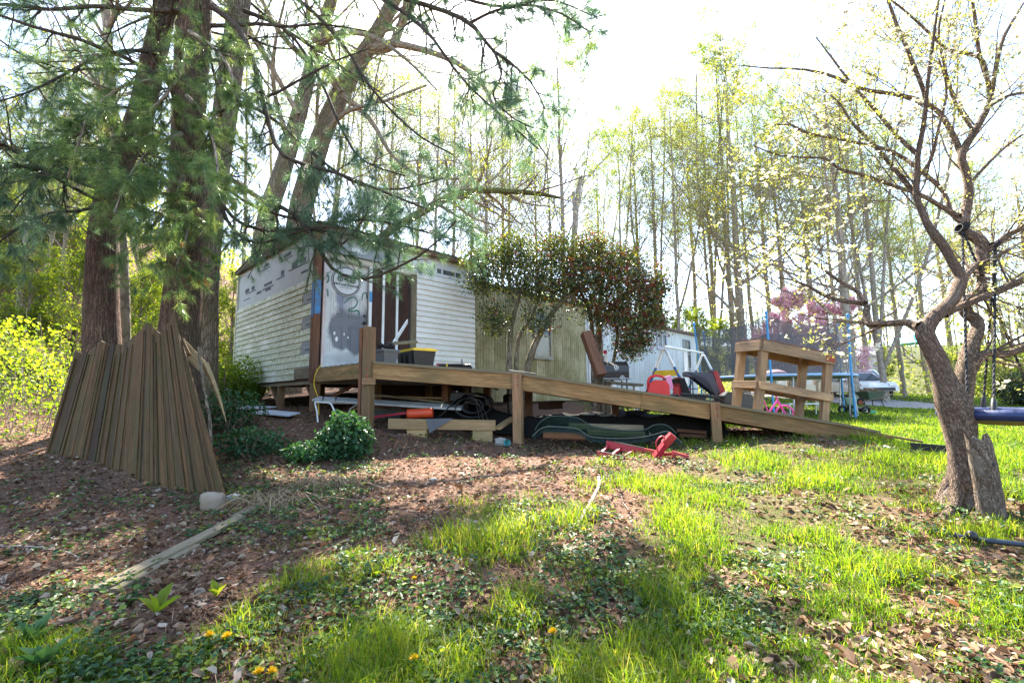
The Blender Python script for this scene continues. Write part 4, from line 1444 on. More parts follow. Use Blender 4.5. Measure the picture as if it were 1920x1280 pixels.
def build_slim():
    r = np.random.default_rng(5)
    P, R = limb([(234, 660, 20), (233, 560, 19), (228, 450, 19), (217, 300, 18), (211, 200, 18), (203, 90, 16), (198, 0, 15), (192, -120, 12), (185, -300, 6)], 8.8, None, 22)
    root = thing('slim_tree', 'slim smooth grey trunk close beside the leftmost pine', 'tree', (P[0, 0], P[0, 1], hz(P[0, 0], P[0, 1])))
    P[0, 2] = hz(P[0, 0], P[0, 1]) - .1
    m = MB(); m.tubes(P, R, 10); part('trunk', m, M['smooth_bark'], root, True)
    bP, bR = branch(*S1(P, R), 24, (.35, 1), (1.0, 2.6), (35, 75), .45, 7, .1, .05, r, rel=False)
    sP, sR = branch(bP, bR, 7, (.15, 1), (.3, .55), (25, 60), .55, 5, .12, .03, r)
    tP, tR = branch(sP, sR, 6, (.15, 1), (.3, .6), (25, 60), .6, 4, .14, .03, r, rmin=.0022)
    m = MB(); m.tubes(bP, bR, 5); m.tubes(sP, sR, 4); m.tubes(tP, tR, 3)
    part('branches', m, M['twig_bark'], root)
    m = MB(); p, d = tips(tP, .5, 2, r)
    rand_leaves(m, p, d, .03, r)
    part('crown', m, M['bud'], root)


build_slim()


# low pine boughs that hang into the picture, each traced from the trunk outwards
def build_boughs():
    specs = [
        # path (px, py, width), Y0, Y1, twigs, label, dark needles
        ([(385, 300, 14), (443, 343, 11), (500, 380, 10), (547, 397, 9), (582, 439, 9), (603, 475, 8), (627, 507, 7), (660, 520, 6), (694, 521, 6), (739, 504, 5), (804, 468, 4), (856, 413, 3)], 7.4, 6.4, 13,
         'dark pine bough sagging across the shed door and roof', True),
        ([(582, 440, 7), (600, 462, 6), (640, 458, 5), (668, 430, 4), (690, 395, 3)], 7.03, 6.6, 16, 'short upturned pine bough over the shed corner', True),
        ([(396, 12, 12), (450, 57, 11), (480, 133, 10), (500, 217, 9), (523, 283, 8), (567, 307, 7), (633, 325, 6), (720, 360, 5), (800, 392, 4)], 7.4, 6.8, 30, 'long pine bough arching down from the thick pine towards the roof', True),
        ([(395, 335, 10), (430, 420, 7), (480, 455, 6), (540, 440, 5), (610, 425, 4), (700, 440, 3)], 7.5, 6.6, 18, 'feathery pine bough against the grey gable wall', True),
        ([(338, 140, 12), (277, 152, 7), (233, 160, 6), (195, 187, 6), (168, 212, 5), (150, 260, 5), (127, 335, 4)], 7.3, 6.2, 26, 'curved pine bough with bright needles left of the thick pine', False),
        ([(340, 250, 10), (300, 270, 7), (265, 300, 6), (235, 345, 5), (215, 400, 4)], 7.2, 5.8, 26, 'drooping bright pine bough in front of the leftmost trunk', False),
        ([(345, 330, 9), (330, 370, 7), (310, 400, 6), (285, 425, 5), (262, 450, 3)], 7.2, 6.2, 20, 'low pine bough with some orange dead needles above the fence', False),
        ([(350, 180, 9), (385, 220, 7), (400, 265, 6), (408, 320, 5), (400, 370, 3)], 7.1, 6.0, 22, 'hanging pine bough in front of the thick pine trunk', False),
        ([(235, 325, 14), (185, 335, 12), (115, 330, 10), (50, 312, 9), (-30, 318, 7), (-120, 330, 4)], 8.1, 5.8, 36, 'heavy dark pine bough reaching out of the left edge', True),
        ([(345, 22, 11), (250, 18, 9), (180, 12, 8), (90, 18, 7), (0, 8, 6), (-90, 20, 4)], 7.4, 6.2, 30, 'pine bough running left along the top edge', True),
        ([(300, 100, 9), (240, 95, 7), (180, 110, 6), (120, 140, 5), (60, 170, 4), (0, 190, 3)], 8.1, 6.2, 26, 'thin pine bough spreading to the left below the top edge', True),
        ([(250, 250, 9), (190, 265, 7), (130, 290, 6), (70, 340, 4), (20, 400, 3)], 8.1, 6.1, 24, 'pine bough drooping towards the sunny shrubs at left', True),
        ([(345, 380, 8), (352, 420, 6), (345, 460, 5), (330, 500, 4)], 7.1, 6.5, 12, 'small pale pine bough hanging in front of the tall fence end', False),
        ([(455, -60, 12), (560, -50, 11), (680, -30, 10), (773, 2, 10), (830, 20, 9), (880, 43, 9), (912, 80, 8), (927, 97, 7), (960, 120, 6), (1000, 160, 4), (1022, 205, 3)], 9.2, 7.2, 40, 'high pine bough crossing the sky above the shed', True),
        ([(882, 43, 7), (930, 20, 6), (990, 10, 5), (1050, 25, 4), (1105, 60, 3)], 8.2, 7.3, 30, 'blue green pine bough tip beside the open sky', True),
        ([(927, 97, 6), (940, 140, 5), (925, 180, 4), (960, 220, 3), (1000, 240, 3)], 7.8, 7.2, 20, 'hanging pine sprays below the high bough', True),
        ([(420, 180, 9), (500, 215, 7), (590, 290, 6), (660, 340, 5), (740, 355, 4), (830, 335, 3)], 8.8, 7.6, 30, 'slanting pine bough behind the bare trunks', True),
        ([(350, 100, 9), (330, 150, 7), (300, 190, 6), (265, 215, 4)], 7.0, 6.2, 18, 'upper bright pine spray on the thick trunk', False),
        ([(390, 318, 9), (450, 372, 7), (520, 402, 6), (600, 418, 5), (690, 412, 5), (780, 430, 4), (860, 452, 3)], 7.5, 6.7, 34, 'x', True),
        ([(392, 345, 8), (440, 410, 7), (500, 432, 6), (570, 430, 5), (650, 440, 4), (730, 462, 3)], 7.5, 6.9, 26, 'x', True),
        ([(456, -60, 10), (560, 0, 8), (640, 80, 7), (700, 170, 5), (780, 250, 4), (850, 290, 3)], 9.0, 7.6, 22, 'x', True),
        ([(458, -80, 10), (620, -40, 9), (720, 0, 8), (800, 60, 7), (860, 140, 5), (920, 200, 4), (1010, 280, 3)], 9.2, 7.4, 26, 'x', True),
        ([(459, -90, 9), (700, -60, 8), (820, -20, 7), (930, 12, 6), (1030, 0, 4), (1110, 30, 3)], 9.2, 7.4, 26, 'x', True),
        ([(457, 20, 9), (540, 60, 7), (600, 150, 6), (640, 240, 5), (680, 300, 4), (760, 330, 3)], 9.0, 7.4, 24, 'x', True),
        ([(200, 380, 9), (150, 395, 7), (90, 400, 5), (30, 430, 4), (-20, 470, 3)], 8.1, 6.5, 24, 'low dark pine bough left of the leftmost trunk', True),
        ([(355, 60, 9), (400, 90, 8), (430, 130, 6), (445, 190, 4)], 7.2, 6.6, 14, 'pine spray between the two right hand pine trunks', False),
    ]
    for j, (px, Y0, Y1, k, label, dark) in enumerate(specs):
        r = np.random.default_rng(100 + j)
        P, R = limb(px, Y0, Y1, 18, .03, j)
        x0 = px[0][0]
        tree = PINE_C if x0 in (420, 455, 456, 457, 458, 459) else PINE_A if x0 in (235, 250, 200, 300) else PINE_B
        m = MB(); m.tubes(P, R, 6)
        root = part('bough', m, M['dark_twig'] if dark else M['twig_bark'], tree, True)
        sP, sR = branch(*S1(P, R), int(k * (1.05 if dark else 1.35)), (.18, 1), (.3, .8), (30, 75), .5, 6, .12, -.05, r, rel=False, rmin=.003)
        tP, tR = branch(sP, sR, 6, (.2, 1), (.35, .6), (25, 55), .6, 4, .12, -.05, r, rmin=.0022)
        m = MB(); m.tubes(sP, sR, 4); m.tubes(tP, tR, 3)
        tag(part('twigs', m, M['dark_twig'], root), kind='stuff')
        m = MB()
        p, d = tips(tP, .3, 3, r)
        p2, d2 = tips(sP, .5, 2, r)
        needles(m, np.concatenate([p, p2]), np.concatenate([d, d2]), r, 22 if dark else 32, .13, .003 if dark else .0038, .35 if not dark else .25)
        part('needles', m, M['needles_dark'] if dark else M['needles'], root)
        if 'orange' in label or 'pale' in label:
            m = MB(); p, d = tips(tP, .5, 1, r)
            i = r.random(len(p)) < .12
            needles(m, p[i], d[i], r, 36, .1, .004, .9, .25)
            part('dead_needles', m, M['deadneedle'], root)


build_boughs()


# ------------------------------------------------------------------ two tall leaning trees behind the shed, and the mossy limb
def build_leaning():
    specs = [
        ('tall tree leaning right behind the shed roof, nearer the pines', [(470, 720, 46), (490, 500, 40), (503, 400, 36), (530, 320, 33), (556, 230, 30), (580, 140, 27), (607, 50, 25), (626, -20, 23), (655, -140, 16), (680, -320, 6)], 15.0, 61,
         [([(597, 85, 14), (640, 62, 12), (700, 70, 9), (760, 110, 6), (820, 170, 3)], 15, 13), ([(585, 120, 12), (540, 80, 10), (500, 20, 8), (470, -60, 5)], 15, 13.5), ([(545, 270, 12), (520, 200, 9), (512, 130, 8), (520, 60, 6), (540, -20, 4)], 15, 14),
          ([(560, 215, 10), (470, 60, 12), (440, 20, 8), (400, -30, 5)], 14.6, 12.5)]),
        ('tall double headed tree leaning right behind the shed', [(540, 720, 50), (552, 500, 46), (563, 400, 44), (578, 340, 42), (603, 255, 38), (642, 168, 36), (676, 112, 33), (707, 62, 30), (738, 0, 28), (770, -80, 22), (810, -260, 8)], 16.0, 62,
         [([(700, 92, 24), (735, 84, 20), (752, 45, 17), (775, 5, 15), (800, -60, 9)], 15.6, 14.6), ([(738, 82, 15), (790, 93, 13), (847, 113, 11), (880, 135, 10), (907, 160, 8), (935, 215, 6), (985, 240, 4), (1030, 300, 3)], 15.2, 13.6),
          ([(640, 175, 18), (600, 110, 12), (585, 60, 10), (570, -20, 7)], 15.8, 15), ([(645, 180, 14), (695, 225, 10), (735, 290, 8), (790, 330, 6), (860, 335, 4)], 15.6, 14.6), ([(610, 250, 14), (650, 210, 8), (720, 190, 6), (800, 160, 4)], 15.6, 14.4)]),
    ]
    for label, px, Y, seed, limbs in specs:
        r = np.random.default_rng(seed)
        P, R = limb(px, Y, None, 24)
        P[0, 2] = hz(P[0, 0], P[0, 1]) - .2
        root = thing('leaning_tree', label, 'tree', tuple(P[0]), 'leaning trees behind the shed')
        m = MB(); m.tubes(P, R, 14)
        part('trunk', m, M['grey_bark'], root, True)
        Ls = [limb(a, b, c, 14, .05, 7 + k) for k, (a, b, c) in enumerate(limbs)]
        LP, LR = np.stack([q[0] for q in Ls]), np.stack([q[1] for q in Ls])
        tp, tr = branch(*S1(P, R), 16, (.38, 1), (2.5, 5.5), (25, 65), .2, 14, .09, .05, r, rel=False)
        LP, LR = np.concatenate([LP, tp]), np.concatenate([LR, tr])
        sP, sR = branch(LP, LR, 7, (.15, 1), (.3, .6), (25, 65), .38, 7, .11, .05, r)
        tP, tR = branch(sP, sR, 6, (.1, 1), (.3, .6), (25, 65), .45, 5, .14, .03, r, rmin=.003)
        uP, uR = branch(tP, tR, 3, (.2, 1), (.5, 1.1), (25, 65), .55, 4, .16, .02, r, rmin=.002)
        m = MB(); m.tubes(LP, LR, 7); m.tubes(sP, sR, 5); m.tubes(tP, tR, 3); m.tubes(uP, uR, 3)
        part('branches', m, M['twig_bark'], root)
        m = MB(); p, d = tips(uP, .4, 2, r)
        rand_leaves(m, p, d, .06, r)
        part('crown', m, M['bud'], root)
    # bowed mossy tree over the roof
    r = np.random.default_rng(66)
    P, R = limb([(650, 560, 18), (690, 470, 17), (740, 427, 16), (790, 398, 16), (840, 370, 15), (880, 358, 14), (933, 357, 12), (1007, 363, 9), (1050, 371, 5)], 17, 15.5, 20)
    P[0, 2] = hz(P[0, 0], P[0, 1]) - .1
    root = thing('bowed_tree', 'thin mossy tree bowed over to the right above the shed roof', 'tree', tuple(P[0]))
    m = MB(); m.tubes(P, R, 9); part('trunk', m, m_bark('mossy_bark', (.07, .06, .03), (.2, .19, .09), (.17, .19, .05), .7, 12, .3, .02), root, True)
    bP, bR = branch(*S1(P, R), 22, (.35, 1), (.8, 2.4), (30, 80), .5, 7, .12, .05, r, rel=False)
    sP, sR = branch(bP, bR, 7, (.2, 1), (.3, .6), (25, 60), .55, 4, .14, .04, r, rmin=.004)
    m = MB(); m.tubes(bP, bR, 5); m.tubes(sP, sR, 3); part('branches', m, M['twig_bark'], root)
    m = MB(); p, d = tips(sP, .2, 5, r); rand_leaves(m, p, d, .085, r); part('crown', m, M['bud'], root)


build_leaning()


# ------------------------------------------------------------------ background trees: five kinds, then copies
def proto(name, H, rad, seed, kind, leafmat, bark, leafL, nleaf):
    r = np.random.default_rng(seed)
    n = 16
    z = np.linspace(0, H, n)
    sway = np.cumsum(r.normal(0, .03 * H / n, (n, 2)), 0)
    P = np.stack([sway[:, 0], sway[:, 1], z - .25], 1)[None]
    R = (rad * np.linspace(1.0, .12, n) ** .8)[None]
    R[0, 0] *= 1.3
    if kind == 'fork':       # several stems from the ground
        q, qr = branch(P, R, 3, (.02, .3), (.6, .95), (12, 32), .6, n, .035, .06, r)
        P, R = np.concatenate([P, q]), np.concatenate([R, qr])
    k = {'slender': 26, 'fork': 9, 'spread': 20, 'bushy': 24}[kind]
    f = {'slender': (.35, 1), 'fork': (.3, 1), 'spread': (.22, .95), 'bushy': (.15, 1)}[kind]
    a = {'slender': (30, 62), 'fork': (22, 50), 'spread': (40, 80), 'bushy': (40, 80)}[kind]
    ln = {'slender': (.2, .4), 'fork': (.2, .42), 'spread': (.35, .62), 'bushy': (.3, .5)}[kind]
    bP, bR = branch(P, R, k, f, ln, a, .36, 8, .09, .06, r)
    sP, sR = branch(bP, bR, 8, (.15, 1), (.3, .6), (25, 60), .55, 6, .12, .06, r)
    tP, tR = branch(sP, sR, 6, (.1, 1), (.35, .65), (25, 60), .55, 4, .14, .04, r, rmin=.005)
    uP, uR = branch(tP, tR, 3, (.2, 1), (.4, .8), (25, 60), .6, 3, .16, .03, r, rmin=.0035)
    o = thing(name, 'x', 'tree', (0, 0, 0))
    m = MB(); m.tubes(P, R, 9); part('trunk', m, bark, o, True)
    m = MB(); m.tubes(bP, bR, 5); m.tubes(sP, sR, 4); m.tubes(tP, tR, 3); m.tubes(uP, uR, 3)
    part('branches', m, bark, o)
    if nleaf:
        m = MB(); p, d = tips(uP, .3, nleaf, r)
        p = p + r.normal(0, .06, p.shape)
        rand_leaves(m, p, d, leafL, r)
        part('crown', m, leafmat, o)
    return o


M['yellowleaf'] = m_leaf('yellow_green_buds', [(0, (.14, .18, .02)), (.5, (.26, .28, .035)), (1, (.42, .38, .09))], .5, (1.3, 1.2, .5))
M['redbud'] = m_leaf('redbud_blossom', [(0, (.7, .4, .48)), (.6, (.82, .55, .62)), (1, (.88, .7, .74))], .6, (1.1, 1, 1))
PR = {
    'slender': proto('slender_tree', 22, .16, 31, 'slender', M['bud'], M['smooth_bark'], .08, 3),
    'green': proto('leafing_tree', 22, .2, 32, 'slender', M['spring'], M['smooth_bark'], .09, 5),
    'fork': proto('forked_tree', 22, .2, 33, 'fork', M['bud'], M['smooth_bark'], .1, 3),
    'spread': proto('spreading_tree', 20, .3, 34, 'spread', M['yellowleaf'], M['smooth_bark'], .1, 5),
    'bushy': proto('understory_tree', 5, .09, 35, 'bushy', M['shrub'], M['twig_bark'], .085, 4),
    'redbud': proto('redbud_tree', 5, .1, 36, 'bushy', M['redbud'], M['twig_bark'], .085, 9),
}
USED = set()


def plant(kind, px, Y, H, label, group=None, rz=None, tilt=0.0, dy=0.0):
    """H: height as a share of the prototype"""
    p = at(px, 700, Y)
    loc = (p.x, p.y, hz(p.x, p.y) + dy)
    rz = random.uniform(0, 6.28) if rz is None else rz
    if kind in USED:
        o = copy_tree(PR[kind], loc, rz, H)
    else:
        USED.add(kind); o = PR[kind]
        o.location = loc; o.rotation_euler = (0, 0, rz); o.scale = (H, H, H)
    o['label'] = label
    if group: o['group'] = group
    elif 'group' in o: del o['group']
    o.rotation_euler.y = tilt
    return o


ORD = ['first', 'second', 'third', 'fourth', 'fifth', 'sixth', 'seventh', 'eighth', 'ninth', 'tenth', 'eleventh', 'twelfth']
GB = 'trees in the wood behind the mobile home'
for k, (px, Y, H) in enumerate(sorted(((720, 30, 1.0), (775, 26, .85), (845, 34, 1.05), (880, 27, .8), (908, 24, .74), (960, 36, 1.05), (1005, 31, .8), (660, 33, 1.0), (690, 25, .8), (815, 22, .68), (940, 29, .88), (1035, 27, .72)))):
    plant('slender', px, Y, H, ORD[k] + ' thin bare budding tree from the left above the shed roof', GB)
plant('green', 1062, 21, .74, 'slender tree with a tuft of young green leaves at its top above the berry bush')
for k, (px, Y, H) in enumerate(((1130, 42, .95), (1172, 36, .9), (1205, 38, 1.0), (1240, 34, .98), (1275, 29, .85), (1312, 42, 1.1), (1345, 38, 1.1), (1420, 40, 1.15), (1480, 36, 1.0))):
    plant(('fork', 'slender', 'green')[k % 3], px, Y, H, ORD[k] + ' budding tree from the left behind the pale mobile home', GB)
plant('spread', 1392, 33, 1.15, 'stout multi limbed tree behind the trampoline')
plant('green', 1378, 35, 1.2, 'tall leafing tree close behind the stout tree at the trampoline')
plant('green', 1450, 44, 1.3, 'tall pale leafing tree between trampoline and dogwood', GB)
plant('spread', 1600, 24, .85, 'dark leaning tree left of the wheelbarrow trunk')
plant('fork', 1655, 24.5, .82, 'forked dark tree standing behind the green wheelbarrow', None, 1.2)
plant('green', 1692, 27, .42, 'small trunk with bright yellow green sprays beside the drive')
for k, (px, Y, H) in enumerate(((1530, 40, 1.2), (1575, 46, 1.2), (1625, 38, 1.1), (1690, 44, 1.15), (1740, 52, 1.2), (1790, 58, 1.2), (1870, 50, 1.1), (1960, 44, 1.1), (2050, 38, 1.0))):
    plant('green' if px in (1575, 1625, 1690, 1870) else 'spread', px, Y, H * .95, ORD[k] + ' leafing tree from the left in the wood beyond the drive', 'trees beyond the drive')
for k, (px, Y, H) in enumerate(sorted(((20, 17, .6), (60, 21, .65), (105, 19, .6), (140, 25, .75), (280, 24, .8), (-140, 19, .6), (450, 28, .85), (510, 36, 1.0), (600, 30, .95)))):
    plant('slender' if px % 40 else 'fork', px, Y, H, ORD[k] + ' bare grey tree from the left on the sunny slope', 'trees on the left slope', tilt=random.uniform(-.12, .16))
for k, (px, Y, H) in enumerate(sorted(((40, 14, .7), (130, 16, .8), (255, 17, .8), (-90, 13, .7), (430, 17, .8), (300, 22, 1.1), (90, 24, 1.2), (-40, 22, 1.1), (180, 30, 1.7)))):
    plant('bushy', px, Y, H, ORD[k] + ' yellow green bush from the left on the slope behind the fence', 'bushes on the left slope')
for k, (px, Y, H) in enumerate(sorted(((1215, 30, 1.1), (1290, 33, 1.2), (1340, 36, 1.1), (1480, 34, .9), (1780, 46, .9), (1860, 40, .9), (1640, 44, 1.0), (1900, 36, .8), (1000, 36, 1.4), (1100, 40, 1.5), (1150, 34, 1.1)))):
    plant('bushy', px, Y, H, ORD[k] + ' yellow green bush from the left along the wood edge', 'bushes along the wood edge')
plant('redbud', 1490, 26, 1.12, 'redbud tree in pink blossom behind the trampoline net', 'blossoming redbuds')
plant('redbud', 1562, 29, 1.1, 'smaller pink redbud near the white neighbouring house', 'blossoming redbuds')


# dead broken snag
def build_snag():
    P, R = limb([(1072, 560, 15), (1075, 480, 13), (1078, 427, 12), (1080, 395, 11), (1086, 350, 9), (1089, 333, 7)], 19, None, 12)
    P[0, 2] = hz(P[0, 0], P[0, 1]) - .1
    root = thing('dead_snag', 'broken dead forked snag beside the slender leafy topped tree', 'tree', tuple(P[0]))
    m = MB(); m.tubes(P, R, 8, cap=True)
    q, w = limb([(1079, 410, 8), (1076, 385, 7), (1075, 360, 5)], 19, None, 6); m.tubes(q, w, 7, cap=True)
    part('trunk', m, M['smooth_bark'], root, True)


build_snag()


# ------------------------------------------------------------------ far woods and shrubby slope (masses nobody could count)
def build_far():
    r = np.random.default_rng(70)
    m = MB(); lf = MB()
    n = 240
    az = r.uniform(-1.35, 1.35, n); dist = r.uniform(52, 105, n)
    X, Y = np.sin(az) * dist, np.cos(az) * dist
    Z = hgt(X, Y)
    H = r.uniform(9, 16, n)
    t = np.linspace(0, 1, 5)
    P = np.stack([X[:, None] + np.cumsum(r.normal(0, .2, (n, 5)), 1), Y[:, None] + 0 * t[None], Z[:, None] - .3 + H[:, None] * t[None]], -1)
    R = (.012 * H)[:, None] * np.linspace(1, .2, 5)[None]
    m.tubes(P, R, 5)
    bP, bR = branch(P, R, 10, (.2, 1), (.2, .4), (25, 60), .5, 4, .1, .06, r)
    sP, sR = branch(bP, bR, 4, (.2, 1), (.3, .6), (25, 60), .6, 3, .1, .06, r, rmin=.012)
    m.tubes(bP, bR, 3); m.tubes(sP, sR, 3)
    o = part('distant_woods', m, M['twig_bark'], None, False, org=(0, 0, 0))
    tag(o, 'distant bare brown wood on the hill behind everything', 'woods', kind='stuff')
    p, d = tips(sP, .2, 3, r)
    g = fbm(p[:, 0] * .05, p[:, 1] * .05, 5)
    i = r.random(len(p)) < np.clip((g - .3) * 2.6, .12, .9)
    p, d = p[i] + r.normal(0, .3, (i.sum(), 3)), d[i]
    rand_leaves(lf, p, d, .34, r, w=.7)
    # low scrub in front of the far trunks
    k = 52000
    az = r.uniform(-1.3, 1.3, k); dist = r.uniform(42, 66, k)
    sx, sy = np.sin(az) * dist, np.cos(az) * dist
    hh = np.abs(r.normal(0, 1, k)) * (.5 + 6.5 * np.clip(fbm(sx * .12, sy * .12, 9) - .25, 0, 1))
    p = np.stack([sx, sy, hgt(sx, sy) + hh * .7], 1)
    keep = off_road(sx, sy, 4.5) & ~((np.abs(sx - 29) < 7) & (np.abs(sy - 43) < 7))
    rand_leaves(lf, p[keep], r.normal(0, 1, (keep.sum(), 3)), .26, r, w=.7)
    o = part('distant_foliage', lf, M['bud'], None, False, org=(0, 0, 0))
    tag(o, 'hazy spring foliage of the distant wood', 'woods', kind='stuff')


build_far()


def build_slope():
    r = np.random.default_rng(71)
    n = 95000
    Y = r.uniform(7.5, 30, n) ** 1.0
    X = r.uniform(-1.6, -.42, n) * Y
    fz = fbm(X * .55, Y * .55, 91, 4)
    lim = np.where(Y < 12, X < -6.0 - (12 - Y) * .35, X < -7.6 - (Y - 12) * .1)
    keep = lim & (r.random(n) < np.clip((fz - .25) * 2.4, .05, 1))
    X, Y, fz = X[keep], Y[keep], fz[keep]
    n = len(X)
    top = np.clip((fz - .32) * 5.2, .1, 2.0) * np.clip((np.abs(X) - 5) / 3.5, .25, 1)
    h = top * (1 - r.random(n) ** 2.2)
    m = MB()
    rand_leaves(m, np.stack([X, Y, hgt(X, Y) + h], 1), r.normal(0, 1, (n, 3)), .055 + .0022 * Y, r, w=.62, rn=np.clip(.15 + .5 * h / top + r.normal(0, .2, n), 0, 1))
    o = part('undergrowth', m, M['shrub'], None, False, org=(0, 0, 0))
    tag(o, 'bright yellow green undergrowth covering the slope left of the fence', 'undergrowth', kind='stuff')
    # stems
    k = 900
    i = r.integers(0, n, k)
    P0 = np.stack([X[i], Y[i], hgt(X[i], Y[i])], 1)
    P1 = P0 + np.stack([r.normal(0, .25, k), r.normal(0, .25, k), r.uniform(.5, 2.2, k)], 1)
    m = MB(); m.tubes(np.stack([P0, (P0 + P1) / 2 + r.normal(0, .08, (k, 3)), P1], 1), np.tile([.008, .006, .003], (k, 1)), 3)
    o = part('brush_stems', m, M['twig_bark'], None, False, org=(0, 0, 0))
    tag(o, 'thin stems standing in the undergrowth at left', 'undergrowth', kind='stuff')


build_slope()


# shrubs by the shed's left end and the leafy bush by the deck post
def leafy_bush(name, label, px, py, Y, rx, rz, n, mat, L, seed, cat='bush', stems=10, group=None, shape=1):
    r = np.random.default_rng(seed)
    c = at(px, py, Y)
    g = hz(c.x, c.y)
    root = thing(name, label, cat, (c.x, c.y, g), group)
    m = MB()
    az = r.uniform(0, 6.28, stems); t = r.uniform(.1, .8, stems) * rx
    P0 = np.stack([c.x + .1 * np.cos(az) * rx, c.y + .1 * np.sin(az) * rx, np.full(stems, g - .05)], 1)
    P1 = np.stack([c.x + np.cos(az) * t, c.y + np.sin(az) * t, g + rz * r.uniform(1.0, 1.7, stems)], 1)
    Pm = (P0 + P1) / 2 + r.normal(0, .04, (stems, 3))
    P = np.stack([P0, Pm, P1], 1)
    R = np.tile([.008, .006, .003], (stems, 1)) * (1 + rx)
    m.tubes(P, R, 5)
    part('stems', m, M['twig_bark'], root)
    u = nrm(r.normal(0, 1, (n, 3))) * (r.random((n, 1)) ** .4)
    lump = 1 + .35 * (fbm(u[:, 0] * 2 + 9, u[:, 2] * 2 + u[:, 1], seed) - .5) * 2
    p = np.array([c.x, c.y, g + rz * .85]) + u * np.array([rx, rx, rz]) * lump[:, None]
    p[:, 2] = np.maximum(p[:, 2], g + .02)
    m = MB()
    ax = nrm(u * .6 + r.normal(0, .6, (n, 3))); nm = nrm(u + r.normal(0, .4, (n, 3)) + np.array([0, 0, .7]))
    LL = L * r.uniform(.6, 1.3, n)
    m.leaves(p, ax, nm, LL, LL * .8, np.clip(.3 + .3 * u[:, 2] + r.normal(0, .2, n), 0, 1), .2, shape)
    part('crown', m, mat, root)
    return root


leafy_bush('leafy_bush', 'dense blue green bush in front of the double deck post', 648, 860, 6.25, .36, .33, 1900, M['weed'], .058, 201)
leafy_bush('leafy_bush', 'low blue green weed clump left of the dense bush', 575, 872, 6.0, .3, .13, 700, M['weed'], .05, 202)
leafy_bush('leafy_bush', 'sparse green weed clump at the foot of the tall fence end', 470, 850, 6.3, .45, .2, 800, M['weed'], .05, 203)
leafy_bush('leafy_bush', 'small shaded weed clump right behind the fallen fence corner', 430, 800, 7.6, .5, .35, 900, M['weed'], .055, 204)
leafy_bush('shrub', 'bright leafy shrub at the far left corner of the shed', 448, 720, 10.6, .62, .62, 2600, M['shrub'], .06, 205, shape=0)
leafy_bush('shrub', 'bright shrub between the pines and the shed', 415, 740, 10.2, .7, .55, 2400, M['shrub'], .06, 206, shape=0)
leafy_bush('evergreen_shrub', 'round dark evergreen shrub at the right edge beyond the swing', 1925, 750, 22, 1.1, .9, 4200, M['holly'], .1, 207, shape=0)
leafy_bush('shrub', 'airy yellow green shrub behind the swing ropes', 1870, 735, 30, 1.5, 2.0, 2600, M['bud'], .12, 208, shape=0)
leafy_bush('leafy_bush', 'green weeds showing through below the ramp', 1185, 776, 10.2, .5, .2, 700, M['shrub'], .05, 209)


